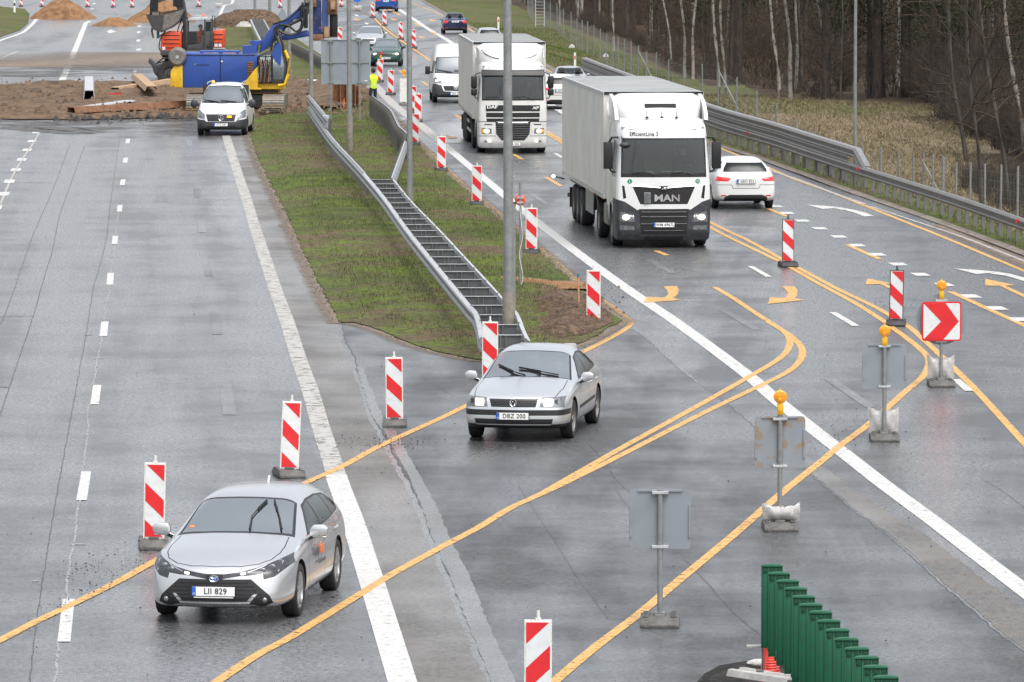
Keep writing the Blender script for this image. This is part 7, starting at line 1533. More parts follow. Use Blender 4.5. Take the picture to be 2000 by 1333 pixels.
for i, (x, w_, h0, mt, lb) in enumerate(((658, 14, 1.55, 'rust', 'leftmost upright sheet pile behind the sign posts, reddish brown'), (671, 12, 1.55, 'gap', 'middle upright sheet pile in deep shade, nearly black'), (688, 12, 1.55, 'rust', 'right upright sheet pile behind the lamp post, reddish brown'), (697, 7, 1.05, 'rust', 'low rusty sheet pile at the right end of the row'))):
    Dp = 241+i*.4; p = at(x, Dp, -.2); m = MB(); w = w_/46; m.prism([(-w/2, 0), (-w/4, .22), (w/4, .22), (w/2, 0), (w/2, .03), (w/4+.01, .25), (-w/4-.01, .25), (-w/2, .03)], 0, h0+.2, M['rust' if mt == 'gap' else mt], 'z')
    for s in (-1, 1): m.box((s*w/2, .02, (h0+.2)/2), (.05, .06, h0+.2), M['rust'])
    o = m.build('sheet_pile', None); o.location = p; tag(o, lb, 'sheet pile', gp)
m = MB(); m.bar((0, 0, 0), (.02, 0, .45), .03, .03, M['orange']); o = m.build('marker_stake', None); o.location = G(671.5, 213, .3); tag(o, 'short orange stake in front of the upright sheet piles', 'stake')
m = MB(); m.tube([(0, 0, 0), (-.02, 0, .72)], .02, M['wood'], 8); o = m.build('marker_stake', None); o.location = G(1131, 608, .03); tag(o, 'thin wooden stake with blue green tip by the road edge', 'stake'); m = MB(); m.tube([(-.02, 0, .72), (-.022, 0, .80)], .0215, M['stakeblue'], 8); m.build('painted_tip', o)
# ---- beacons: (x, y of foot, label, frame, slash, tilt, foot)
BL = [(300, 1069, 'red and white beacon left of the silver estate car', 'frame_w', 1, 1.4, 'rubber', 0), (564, 931, 'red and white beacon behind the roof of the estate car', 'frame_w', 1, 2.6, 'rubber', 0), (771, 832, 'lone red and white beacon left of the older saloon car', 'frame_w', 1, -.6, 'rubber', 0),
      (957, 752, 'red and white beacon partly hidden by the older saloon car', 'frame_w', 1, .2, 'rubber', 0), (1159, 636, 'red and white beacon beside the dug soil at the tip of the median', 'frame_w', 1, .2, 'rubberdk', 0), (1038, 496, 'red and white beacon right of the post with the red reflector', 'frame_w', 1, .2, 'rubberdk', 0),
      (931, 401, 'red and white beacon left of the nearest lamp post', 'frame_w', 1, .5, 'rubberdk', 0), (862, 335, 'red and white beacon just past the second lamp post', 'frame_w', 1, .3, 'rubberdk', 0), (810, 284, 'beacon peeping out at the foot of the second lamp post', 'frame_w', 1, 1.5, 'rubberdk', 0),
      (816, 239, 'red and white beacon next to the wet glare of the panel van', 'frame_w', 1, 1, 'rubberdk', 0), (806, 222, 'beacon mostly hidden by the lamp post, behind the one near the van', 'frame_w', 1, 1, 'rubberdk', 0), (763, 186, 'red and white beacon right of the worker in yellow', 'frame_w', 1, 1, 'rubberdk', 0),
      (741, 161, 'beacon carrying a red lamp, in front of the dark green car', 'frame_w', 1, 3, 'rubberdk', 1), (809, 95, 'beacon with black foot on the yellow line, nearest the panel van', 'frame_w', 1, -3, 'rubberdk', 0), (783, 78, 'beacon with black foot on the yellow line, second from the panel van', 'frame_w', 1, -1, 'rubberdk', 0),
      (751, 51, 'beacon with grey foot on the yellow line, third from the panel van', 'frame_w', 1, -.5, 'rubberdk', 0), (728, 35, 'beacon weighted with a white sack, beside the bright blue car', 'frame_w', 1, -1, 'rubberdk', 0), (1539, 521, 'dark framed beacon behind the white estate car', 'frame_g', 1, 0, 'rubberdk', 0), (1750, 636, 'dark framed beacon left of the chevron sign', 'frame_g', 1, .8, 'rubberdk', 0),
      (664, 90, 'beacon whose top shows above the big grey sign back', 'frame_w', 1, 0, 'rubberdk', 0), (666, 14, 'beacon with a white sack left of the blue round sign', 'frame_w', 1, 0, 'rubberdk', 0), (547, 16, 'beacon behind the boom of the blue rig', 'frame_w', 1, 1, 'rubberdk', 0), (388, 14, 'beacon behind the excavator cab', 'frame_w', 1, 0, 'rubberdk', 0),
      (41, 13.5, 'beacon on the far left side road above the white marker post', 'frame_w', 1, 0, 'rubberdk', 0), (82, 14, 'beacon behind the left slope of the large sand heap', 'frame_w', 1, 1, 'rubberdk', 0), (171, 14.5, 'beacon behind the right slope of the large sand heap', 'frame_w', 1, -1, 'rubberdk', 0), (221, 15, 'beacon in the gap between the two orange sand heaps', 'frame_w', 1, 0, 'rubberdk', 0), (258, 15, 'beacon left of the excavator bucket, by the second heap', 'frame_w', 1, 0, 'rubberdk', 0), (1050, 1422, 'red and white beacon cut off by the bottom edge of the picture', 'frame_w', -1, .3, 'rubber', 0)]
proto = {}
for x, y, lb, fr, sl, tilt, ft, lamp in BL:
    key = (fr, sl, ft, lamp)
    if key not in proto: proto[key] = o = beacon(fr, sl, ft, lamp='redlens' if lamp else None)
    else: o = dup(proto[key])
    o.location = G(x, y, .0); o.rotation_euler = (0, R(tilt), R(random.uniform(-6, 6)+(8 if x < 700 and y > 600 else 0))); tag(o, lb, 'traffic beacon', 'red and white traffic beacons')
o = beacon(blank=True, w=.34, h=1.02, lamp='amber'); o.location = G(789, 206); o.rotation_euler = (0, 0, 0); o.name = 'blank_beacon'; tag(o, 'plain white beacon board with amber lamp partly behind a lamp post', 'traffic beacon')
for i, (x, y, lb) in enumerate(((729, 33, 'white sack on the foot of the beacon beside the bright blue car'), (668, 12, 'white sack on the foot of the beacon near the blue round sign'), (427, 15, 'white sack lying alone behind the excavator'))): sack(G(x, y, .05)+Vector((0, -.15, 0)), 0, lb, w=.75)
# ---- signs
def place(o, x, y, lb, rz=0): o.location = G(x, y); o.rotation_euler = (0, 0, R(rz)); tag(o, lb, 'road sign'); return o
place(sign_back(.74, .72, 1.27, 1.63, lamp=False), 1289, 1220, 'grey back of a square sign without lamp, nearest the green slats', -2)
s2 = place(sign_back(.70, .72, 1.21, 1.62, rusty=True), 1523, 1034, 'grey back of a square sign blotched with rust, amber lamp on top', 1)
s3 = place(sign_back(.72, .72, 1.20, 1.55, rnd=.01), 1727, 860, 'clean grey back of a square sign with amber lamp on top', -1)
sack(s2.location+Vector((.02, .02, .12)), R(5), 'bulging white sack squeezed behind the post of the rust blotched sign', True, .54); sack(s3.location+Vector((.0, .10, .10)), R(-4), 'upright white sack behind the post of the clean grey sign')
def chevron_sign():
    root = thing('chevron_sign', 'square red and white chevron sign with amber lamp and a round sign back behind it', 'road sign', G(1838, 754)); w = .68; zc = 1.17
    f = MB(); rr_ = lambda e, r_: [(cx*(e-r_)+r_*math.cos(R(a0+a_)), zc+cz*(e-r_)+r_*math.sin(R(a0+a_))) for cx, cz, a0 in ((1, 1, 0), (-1, 1, 90), (-1, -1, 180), (1, -1, 270)) for a_ in (0, 30, 60, 90)]; f.prism(rr_(w/2+.015, .05), -.06, -.04, M['redsheet']); f.prism(rr_(w/2-.012, .035), -.065, -.059, M['wht']); a = w/2-.012; f.prism([(-a, zc+a), (.07, zc+a), (a*.94, zc+.0), (.03, zc-a), (-a, zc-a), (.0-.01, zc+.0)], -.0685, -.0655, M['redsheet']); f.build('chevron_panel', root, bevel=.0)
    d = MB(); n = 40; d.prism([(.0+.46*math.cos(2*math.pi*i/n), zc+.03+.46*math.sin(2*math.pi*i/n)) for i in range(n)], .035, .045, M['signback']); d.build('round_sign_back', root)
    c = MB(); c.box((0, 0, zc+w/2+.03), (.22, .08, .04), M['galvlight']); c.box((0, 0, zc-w/2-.03), (.2, .08, .03), M['galvlight']); c.build('post_clamp', root, bevel=.006); p = MB(); p.tube([(0, 0, .05), (0, 0, zc+.46)], .03, M['galvpole'], 12); p.build('post', root, smooth=50); sign_foot(root); flasher(root, zc+.40); return root
cs = chevron_sign(); sack(cs.location+Vector((.0, .08, .12)), 0, 'upright white sack behind the post of the chevron sign')
def big_sign():
    root = thing('road_sign', 'large grey back of a wide road sign on two posts, left of the worker', 'road sign', at(675, 228, 0)); z0 = zat(163, 228); z1 = zat(77, 228); w = 1.95
    p = MB(); zm = zat(121.5, 228); p.box((0, .05, (zm-.008+z0)/2), (w, .012, zm-.008-z0), M['signback']); p.box((0, .05, (zm+.008+z1)/2), (w, .012, z1-zm-.008), M['signback'])
    for z in (z1, zm, z0): p.box((0, .03, z), (w+.01, .03, .03), M['galvpole'])
    p.build('sign_panel', root)
    for x in (-.59, .57): q = MB(); q.tube([(x, 0, 0), (x, 0, z1-.05)], .032, M['galvpole'], 10); [q.box((x, 0, z), (.22, .07, .05), M['galvpole']) for z in (zm, z0+.05, z1-.05)]; q.build('post', root, smooth=50)
    st_ = MB(); st_.box((.82, -.0, z0+.13), (.11, .01, .04), M['paper']); st_.location = None; st_.build('sticker', root)
big_sign()
def red_reflector():
    root = thing('reflector_post', 'grey post carrying a round orange red reflector behind the nearest lamp post', 'marker post', G(1016, 566)); m = MB(); m.tube([(0, 0, 0), (.0, 0, 2.42)], .031, M['galvpole'], 10); m.build('post', root, smooth=50)
    r = MB(); r.lathe([(.001, .03), (.115, .03), (.125, .04), (.125, .06), (.001, .065)], (0, .02, 2.02), 'y', mat('orange_red_lens', (.8, .07, .02), .3, coat=.5), 24); r.box((0, .0, 2.08), (.14, .07, .04), M['galvlight']); r.box((0, .0, 1.97), (.14, .07, .04), M['galvlight']); r.build('reflector', root, smooth=50)
    c = MB(); c.tube(cr([(-.02, -.03, 1.9), (.05, -.05, 1.2), (-.02, -.04, .8), (.06, -.05, .3), (-.01, -.03, .05)], 5), .008, M['wht'], 5); c.build('cable', root)
red_reflector()
m = MB(); m.tube([(0, 0, 0), (0, 0, 2.55)], .045, M['galvpole'], 10); m.box((0, 0, 2.55), (.10, .06, .06), M['blackpl']); o = m.build('cable_pipe', None, smooth=50); o.location = G(1003, 640); tag(o, 'slim dark pipe standing right against the nearest lamp post', 'pipe')
def round_blue():
    root = thing('round_sign', 'blue round sign on a red post at the top edge, between two beacons', 'road sign', G(698, 21)); m = MB(); m.tube([(0, 0, 0), (0, 0, .75)], .035, M['redsheet'], 8); m.build('post', root); d = MB(); n = 28; d.prism([(.38*math.cos(2*math.pi*i/n), 1.08+.38*math.sin(2*math.pi*i/n)) for i in range(n)], -.03, .0, M['signblue']); d.bar((-.16, -.035, 1.2), (.12, -.035, .98), .06, .01, M['wht']); d.build('sign_face', root); f = MB(); f.box((0, 0, .05), (.6, .4, .1), M['rubberdk']); f.build('rubber_foot', root, bevel=.02); 
round_blue(); sack(G(698, 20.5, .1)+Vector((0, -.1, 0)), 0, 'white sack on the foot of the blue round sign', w=.8)
def tri():
    root = thing('warning_sign', 'grey back of a triangular warning sign behind the rig boom', 'road sign', G(551, 44)); m = MB(); m.prism([(-.5, .25), (.5, .25), (0, 1.12)], -.01, .01, M['signback']); m.build('sign_panel', root, bevel=.004); p = MB(); p.tube([(0, .02, 0), (0, .02, 1.0)], .03, M['galvpole'], 8); p.build('post', root)
tri()
def marker(x, y, lb, h=1.0, w=.12, red=True, z=0):
    root = thing('marker_post', lb, 'marker post', G(x, y, z)); m = MB(); m.prism([(-w/2, 0), (w/2, 0), (w/2, h-.06), (w/2-.04, h), (-w/2+.03, h), (-w/2, h-.04)], -.035, .035, M['post_w']); m.build('post', root, bevel=.01); b = MB()
    if red: b.box((0, -.037, h*.72), (w*.6, .006, h*.2), M['redsheet'])
    else: b.box((0, -.037, h*.72), (w*.9, .006, h*.22), M['ink'])
    b.build('reflector', root)
marker(28.5, 28, 'white marker post with black band on the far left verge', red=False, h=1.1, w=.16); marker(1123, 138, 'white marker post with red band at the start of the right guard rail', h=.95, w=.12); marker(973.5, 60, 'white marker post with red band on the verge above the farther lorry', h=.95, w=.14)
# ---- lamp posts
lamp_post('lamp_post', 'thick grey lamp post nearest the camera, behind the older saloon car', G(994, 697), .100, foot=1.22, lean=-.25)
lamp_post('lamp_post', 'lamp post standing inside the ladder shaped median barrier', G(801, 427), .085, foot=.62, lean=-.2)
lamp_post('lamp_post', 'lamp post in front of the big grey sign back', G(683.5, 301), .093, foot=1.35, lean=-.3)
lamp_post('lamp_post', 'lamp post rising from the start of the left median barrier', G(608, 232), .092, foot=1.3)
lamp_post('lamp_post', 'lamp post with pale foot beside the yellow cab arch of the rig', G(565, 161), .088, foot=1.5, lean=0)
lamp_post('lamp_post', 'farther lamp post left of the ladder shaped barrier by the earth heap', G(498, 38), .11, foot=.6); lamp_post('lamp_post', 'farther lamp post right of the ladder shaped barrier by the earth heap', G(527, 50), .12, foot=.8)
lamp_post('lamp_post', 'slim lamp post behind the right guard rail in front of the wood', at(1670, 187, -.5), .062, h=11, foot=.4, arm=-1, group='lamp post on the right')
# ---- median barriers (paths given at the top of the rail, 0.75 m up)
def gt(pts, z, n=4): return [Vector((p.x, p.y, 0)) for p in cr([G(x, y, z) for x, y in pts], n)]
LR = gt([(604, 208), (648, 269), (700, 325), (749, 382), (797, 448), (857, 522), (915, 592), (934, 615), (944, 658)], .75)
gm_ = 'median steel barriers'
post_y = G(728, 389).y
far_part = [p for p in LR if p.y >= post_y]; 
near_part = [far_part[-1]]+[p for p in LR if p.y < post_y]
barrier('median_barrier', 'steel barrier with close posts along the left of the median turf', far_part, .75, 1, 1.33, group=gm_)
RR = gt([(766, 350), (800, 392), (850, 443), (903, 500), (945, 545), (983, 587), (1005, 610), (1017, 640), (1028, 664)], .75)
def ladder(name, label, A, B, step, zt, n=None):
    root = thing(name, label, 'guard rail', tuple(A[0]), 0, gm_); o0 = A[0].copy(); PA = [p-o0 for p in resample(A, .6)]; PB = [p-o0 for p in resample(B, .6)]
    for P, sd in ((PA, 1), (PB, -1)):
        b = MB(); wbeam(b, P, zt, sd, M['galv'])
        for i in range(len(P)-1):
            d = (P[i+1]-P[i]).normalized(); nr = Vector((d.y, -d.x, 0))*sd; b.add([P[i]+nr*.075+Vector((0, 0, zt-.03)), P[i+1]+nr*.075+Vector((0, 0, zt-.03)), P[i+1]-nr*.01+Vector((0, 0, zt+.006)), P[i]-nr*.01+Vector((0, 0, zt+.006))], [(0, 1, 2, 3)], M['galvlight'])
        b.build('rail', root, smooth=60, fixn=False)
        for q in resample(P, 4.0)[1:]: c_ = MB(); c_.box((0, 0, zt+.012), (.035, .12, .02), M['steel']); o = c_.build('joint_bolt', root); o.location = q
    ya = np.array([p.y for p in PA]); xa = np.array([p.x for p in PA]); yb = np.array([p.y for p in PB]); xb = np.array([p.x for p in PB]); oa, ob_ = np.argsort(ya), np.argsort(yb)
    y = min(ya.max(), yb.max())-.1; lo = max(ya.min(), yb.min())
    while y > lo:
        x0 = float(np.interp(y, ya[oa], xa[oa])); x1 = float(np.interp(y, yb[ob_], xb[ob_])); b = MB(); w = x1-x0-.06; c = (x0+x1)/2
        b.box((c, y, zt-.012), (w, .075, .012), M['galvlight']); b.box((c, y, zt-.135), (w-.04, .008, .235), M['webdk']); b.box((c, y, zt-.262), (w, .10, .014), M['galv'])
        for s in (-.05, .05): b.box((c+s, y-.03, zt-.135), (.010, .05, .235), M['galv'])
        b.box((c, y, (zt-.27-.2)/2), (.10, .055, zt-.27+.2), M['postdk']); b.build('cross_spacer', root); y -= step
    return root
NB = [p for p in RR]
ladder('median_barrier', 'ladder shaped double rail barrier running down the median to the nearest lamp post', near_part, NB, 2.62, .75)
barrier('median_barrier', 'short slanted barrier rail joining the ladder barrier to the tall posts', gt([(766, 348), (775, 322), (785, 295), (792, 275), (795, 262)], .75), .75, 1, 2.5, group=gm_)
barrier('median_barrier', 'tall dense post barrier along the right of the median below the worker', gt([(727, 187), (745, 200), (763, 215), (772, 232), (779, 246), (788, 254), (796, 262)], .98), .98, -1, 1.33, group=gm_)
barrier('median_barrier', 'high second rail with white end plate above the left barrier start', gt([(603, 186), (618, 204), (632, 221), (640, 231)], 1.15), 1.15, 1, 3, group=gm_)
m = MB(); m.box((0, 0, .85), (.24, .05, .62), M['galvlight']); o = m.build('barrier_end_plate', None, bevel=.01); o.location = gt([(637, 234), (640, 236)], 1.0)[0]; tag(o, 'white end plate of the high rail above the left barrier', 'end plate')
barrier('median_barrier', 'steel barrier behind the big grey sign back on the upper median', gt([(568, 82), (590, 92), (627, 111), (660, 130)], .75), .75, -1, 1.5, group=gm_)
ladder('median_barrier', 'farther ladder shaped barrier left of the rig boom', gt([(491, 38), (497, 52), (510, 78)], .75), gt([(514, 38), (524, 56), (533, 74)], .75), 2.6, .75)
# ---- right guard rail
pr = [Vector((rx(y), y, 0)) for y in np.arange(128, 283, 1.0)]
barrier('guard_rail', 'long galvanised guard rail along the right edge of the road', [Vector((p.x-.02, p.y, 0)) for p in pr], .74, -1, 1.45, mt='galvold')
yhi = G(1665, 366).y; yend = G(1178, 178).y
hp = [Vector((rx(y)+.03, y, 0)) for y in np.arange(yhi-2.5, 283, 1.0)]
hr = thing('high_guard_rail', 'second tier of guard rail stacked above the long right rail, ramping down', 'guard rail', tuple(hp[0])); P = resample([p-hp[0] for p in hp], .7)
zz = lambda t: 1.22 if t*len(P)*.7 > 2.1 else .76+(t*len(P)*.7)/2.1*.46
b = MB(); wbeam(b, P, zz, -1, M['galvold']); b.build('rail', hr, smooth=60, fixn=False); b = MB(); wbeam(b, P[5:], .98, -1, M['galvold']); b.build('rail', hr, smooth=60, fixn=False)
b = MB()
for i in range(len(P)-1):
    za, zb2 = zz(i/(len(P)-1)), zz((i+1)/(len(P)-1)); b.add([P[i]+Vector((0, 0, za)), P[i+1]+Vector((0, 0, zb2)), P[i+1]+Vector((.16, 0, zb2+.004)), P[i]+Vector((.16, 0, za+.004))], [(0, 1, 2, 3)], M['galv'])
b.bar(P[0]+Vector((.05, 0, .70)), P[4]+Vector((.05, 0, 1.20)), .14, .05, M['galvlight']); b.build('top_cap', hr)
Q = resample(P, 2.9)
for q in Q[1:60]: c = MB(); c.box((0, 0, .6), (.07, .10, 1.16), M['postdk']); o = c.build('post', hr); o.location = q+Vector((.10, 0, 0))
for x, y in ((1650, 334), (1957, 437), (1466, 264)): m = MB(); m.box((0, 0, 0), (.07, .03, .10), M['redlens']); m.box((0, .02, -.05), (.02, .02, .1), M['galv']); yy_ = G(x, y, .6).y; m2 = m.build('rail_reflector', None); m2.location = (rx(yy_)-.13, yy_, .66); tag(m2, {1650: 'red reflector on the guard rail below the slim lamp post', 1957: 'red reflector on the guard rail nearest the right edge', 1466: 'red reflector on the guard rail above the white estate car'}[x], 'reflector', 'red reflectors on the guard rail')
# ---- game fence: posts and wire
FP = [(1031, 480), (1041, 455), (1064, 440), (1075, 428), (1088, 418), (1101, 400), (1115, 390), (1126, 380), (1137, 372), (1147, 365), (1159, 358), (1172, 350), (1184, 343), (1196, 336), (1207, 330), (1219, 323), (1232, 316), (1246, 310), (1262, 303), (1281, 295), (1306, 287), (1335, 280), (1372, 273), (1402, 266), (1438, 256), (1477, 246), (1517, 236), (1555, 226), (1593, 216), (1640, 205), (1686, 196), (1720, 189), (1757, 183.5), (1785, 181), (1803, 180), (1822, 179), (1842, 178), (1867, 176), (1895, 174), (1925, 172), (1955, 170), (1988, 168), (2025, 164), (2070, 158)]
fp = [at(x, D_) for x, D_ in FP]; fr = thing('wire_fence', 'wire mesh game fence with grey posts between the road and the wood', 'fence', tuple(fp[0])); tops = []
for i, p in enumerate(fp):
    z = tz(p.x, p.y)-.1; z = z if FP[i][0] < 1380 else float(np.interp(FP[i][0], [1380, 1402, 1438, 1477, 1517, 1555, 1593, 1640, 1686, 1720, 1757, 1842, 1895, 1988, 2070], [1.35, 1.30, 1.07, .70, .44, .32, .18, .35, .5, .62, .77, .83, .85, .95, 1.1]))-2.12; tilt = random.uniform(-.03, .03); a = MB(); a.tube([(0, 0, 0), (tilt, 0, 2.12+random.uniform(-.1, .1))], .036 if i % 9 else .05, M['galvpole'], 7); o = a.build('post', fr, smooth=60); o.location = Vector((p.x, p.y, z))-fp[0]; tops.append(Vector((p.x, p.y, z))-fp[0])
    if i in (17, 23, 34): a = MB(); a.tube([(.0, 0, 1.9), (.9, -1.2, .1)], .03, M['galvpole'], 6); o = a.build('brace', fr); o.location = tops[-1]
w = MB()
for a, b2 in zip(tops, tops[1:]):
    for h in (.15, .35, .55, .75, .95, 1.15, 1.4, 1.65, 1.9): w.bar(a+Vector((0, -.04, h)), b2+Vector((0, -.04, h)), .0035, .0035, M['galvpole'])
    n = max(2, int((b2-a).length/.35))
    for k_ in range(1, n): q = a.lerp(b2, k_/n); w.bar(q+Vector((0, -.04, .1)), q+Vector((0, -.04, 1.9)), .0025, .0025, M['galvpole'])
w.build('wire_mesh', fr, fixn=False)
gt_ = MB(); p0 = at(1046, 432); p1 = at(1063, 432)
for z in np.arange(.2, 2.2, .24): gt_.bar((0, 0, z), (p1.x-p0.x, 0, z), .03, .03, M['galvlight'])
for x in (0, (p1.x-p0.x)): gt_.bar((x, 0, 0), (x, 0, 2.2), .07, .07, M['galvlight'])
o = gt_.build('field_gate', None); o.location = Vector((p0.x, p0.y, tz(p0.x, p0.y))); tag(o, 'pale barred field gate in the fence far up the verge', 'gate')
for x, y, lb in ((1117, 92, 'scrap of white litter higher up the green verge'), (1183, 110, 'scrap of white litter by the fence on the green verge')): heap('litter_scrap', lb, x-6, x+6, y, .18, M['sack'], x, .5, 'litter').location = G(x, y, -.42)
# ---- green anti-glare slats on their steel barrier, near the camera
a0 = Vector((2.745, 59.7, 0)); a1 = Vector((3.375, 50.95, 0)); dd = (a1-a0)/13
def slat():
    root = thing('anti_glare_slat', None, None); n = 16; V = []; W = .113; hgt = .89
    P = []
    for i in range(n+1): a = math.pi*i/n; P.append((-W+2*W*i/n, -.028-.014*math.sin(a)))
    prof = P+[(W, .022), (W*.5, .03), (-W*.5, .03), (-W, .022)]
    b = MB(); b.prism([(-W, -.012), (W, -.012), (W, .02), (W*.6, .03), (-W*.6, .03), (-W, .02)], 0, hgt-.02, M['plgreen'], 'z')
    for x, w_ in ((-W+.007, .014), (-W*.36, .017), (W*.36, .017), (W-.007, .014)): b.box((x, -.018, (hgt-.03)/2), (w_*.7, .014, hgt-.03), M['plgreen'])
    for x in (-W*.68, 0, W*.68): b.box((x, -.016, hgt-.062), (.042, .010, .055), M['plgreenshade'])  # raised darker blocks: painted shade of the arched hollows under the cap
    b.build('blade', root, bevel=.004, smooth=45); t = MB()
    t.prism([(-W-.002, hgt-.026), (-W-.002, hgt-.014), (-W*.85, hgt-.001), (0, hgt+.006), (W*.85, hgt-.001), (W+.002, hgt-.014), (W+.002, hgt-.026)], -.034, .032, M['plgreen'])
    t.build('cap', root, bevel=.004, smooth=45); f = MB(); f.box((.0, -.05, .03), (.085, .10, .075), M['plgreen']); f.box((0, -.07, -.03), (.06, .05, .08), M['plgreen']); f.tube([(-.05, -.05, .0), (.05, -.05, .0)], .035, M['plgreen'], 8); f.build('mounting_foot', root, bevel=.014, smooth=45); return root
sp = slat(); sp.location = a0+Vector((0, 0, .80)); tag(sp, 'farthest green slat at the end of the row', 'anti-glare slat', 'green anti-glare slats')
ordn = ['second', 'third', 'fourth', 'fifth', 'sixth', 'seventh', 'eighth', 'ninth', 'tenth', 'eleventh', 'twelfth', 'thirteenth', 'fourteenth', 'fifteenth', 'sixteenth']
for i in range(1, 16): o = dup(sp, f'{ordn[i-1]} green slat counted from the far end of the row', loc=a0+dd*i+Vector((random.uniform(-.006, .006), 0, .80+random.uniform(-.006, .006))), rot=(0, R(random.uniform(-.5, .5)), R(random.uniform(-4, 4))))
def low_barrier():
    root = thing('slat_barrier', 'weathered steel barrier with cross beams under the green slats', 'barrier', tuple(a0)); d = (a1-a0).normalized()
    for y, x0, x1 in ((.15, -.26, -.08), (-3.0, -.12, .35), (-6.2, .1, .6)):
        b = MB(); z = .80; b.box(((x0+x1)/2, y, z), (x1-x0, .12, .022), M['concrete']); b.box(((x0+x1)/2+.08, y, z-.13), (x1-x0-.16, .012, .24), M['steel']); b.box(((x0+x1)/2+.05, y, z-.26), (x1-x0-.1, .12, .02), M['steel'])
        for s in (-.02, .10): b.box((x0+.22+s, y-.03, z-.13), (.012, .05, .24), M['concrete'])
        b.build('cross_beam', root, bevel=.003)
    for s in (.34,):
        b = MB(); wbeam(b, resample([Vector((s, .1, 0)), Vector((s, .1, 0))+d*10], .8), .76, 1 if s > .1 else -1, M['steel']); b.build('rail', root, smooth=60, fixn=False)
    for k_ in range(4): b = MB(); p = d*(1.0+k_*2.6)+Vector((.18, 0, 0)); b.box((p.x, p.y, .3), (.10, .06, .9), M['steel']); b.build('post', root)
low_barrier()
cn = MB(); cn.tube([(0, 0, -.3), (0, 0, .42), (0, 0, .55)], [.12, .075, .06], M['redpl'], 18)
for i in range(14): cn.lathe([(.108-.0033*i, .02+.028*i), (.112-.0033*i, .03+.028*i), (.106-.0033*i, .04+.028*i)], (0, 0, 0), 'z', M['redpl'], 18)
o = cn.build('red_cone', None, smooth=50); o.location = G(1504, 1318, .30); tag(o, 'ribbed red plastic cone beneath the farthest green slats', 'cone')
A = G(1437, 1318, .32); B = G(1552, 1336, .30); r_ = MB(); r_.prism([(-.16, 0), (-.13, .07), (-.06, .075), (-.02, .03), (.02, .03), (.06, .075), (.13, .07), (.16, 0), (.14, 0), (.11, .05), (-.11, .05), (-.14, 0)], 0, (B-A).length, M['concrete'], 'y'); o = r_.build('rail_offcut', None, bevel=.004); o.location = A; o.rotation_euler = (B-A).to_track_quat('Y', 'Z').to_euler(); tag(o, 'loose grey rail piece lying across the dark gravel', 'rail piece')
mound_sheet('gravel_patch', [(G(x, y).x, G(x, y).y) for x, y in ((1355, 1345), (1375, 1322), (1405, 1305), (1440, 1299), (1500, 1300), (1560, 1302), (1600, 1330), (1620, 1400), (1350, 1400))], blend_mat('dark_gravel', [(.020, .018, .016), (.05, .045, .038), (.010, .010, .010)], (1.5, 9, 60), bump=.04, bscale=30), z0=.03, hmax=.16, step=(.04, .12), seed=41, slope=.4, rough=.03)
b = MB(); b.ball((0, 0, .1), (.16, .10, .05), M['sack'], 12, 6); o = b.build('plastic_scrap', None, smooth=60); o.location = G(1485, 1313, .08); tag(o, 'crumpled white plastic scrap beside the red cone', 'litter')
# ------------------------------------------------ the wood on the right
M['birch'] = None
def bark(name, c0, c1, sx, sz, thr=(.52, .60)):
    m = bpy.data.materials.new(name); m.use_nodes = True; nt = m.node_tree; L = nt.links; b = nt.nodes['Principled BSDF']; b.inputs['Roughness'].default_value = .8
    tc = nd(nt, 'ShaderNodeTexCoord'); mp = nd(nt, 'ShaderNodeMapping'); mp.inputs['Scale'].default_value = (sx, sx, sz); L.new(tc.outputs['Object'], mp.inputs[0]); n = nd(nt, 'ShaderNodeTexNoise', Scale=1.0, Detail=6.0, Roughness=.7); L.new(mp.outputs[0], n.inputs[0])
    q = nd(nt, 'ShaderNodeMapRange'); q.inputs[1].default_value = thr[0]; q.inputs[2].default_value = thr[1]; L.new(n.outputs[0], q.inputs[0]); x = nd(nt, 'ShaderNodeMix', data_type='RGBA'); x.inputs[6].default_value = (*c0, 1); x.inputs[7].default_value = (*c1, 1); L.new(q.outputs[0], x.inputs[0]); L.new(x.outputs[2], b.inputs['Base Color'])
    bp = nd(nt, 'ShaderNodeBump'); bp.inputs['Distance'].default_value = .03; L.new(n.outputs[0], bp.inputs['Height']); L.new(bp.outputs[0], b.inputs['Normal']); return m
M['birch'] = bark('birch_bark', (.30, .28, .245), (.045, .038, .034), 3, 2.2, (.50, .62)); M['pinebark'] = bark('pine_bark', (.065, .045, .034), (.022, .018, .016), 9, 2.5, (.42, .58)); M['alder'] = bark('grey_bark', (.085, .072, .058), (.035, .03, .026), 6, 2, (.42, .6))
M['twig'] = mat('twigs', (.048, .031, .019), .85, 0, .75, 1.6); M['twigpurple'] = mat('purplish_twigs', (.046, .035, .027), .85, 0, .7, 1.4); M['needles'] = blend_mat('pine_needles', [(.018, .030, .010), (.035, .045, .014), (.010, .018, .008)], (.3, 2, 8), bump=0); M['brownleaf'] = blend_mat('dead_leaves', [(.12, .06, .025), (.07, .04, .02), (.16, .08, .03)], (.5, 2, 8), bump=0)
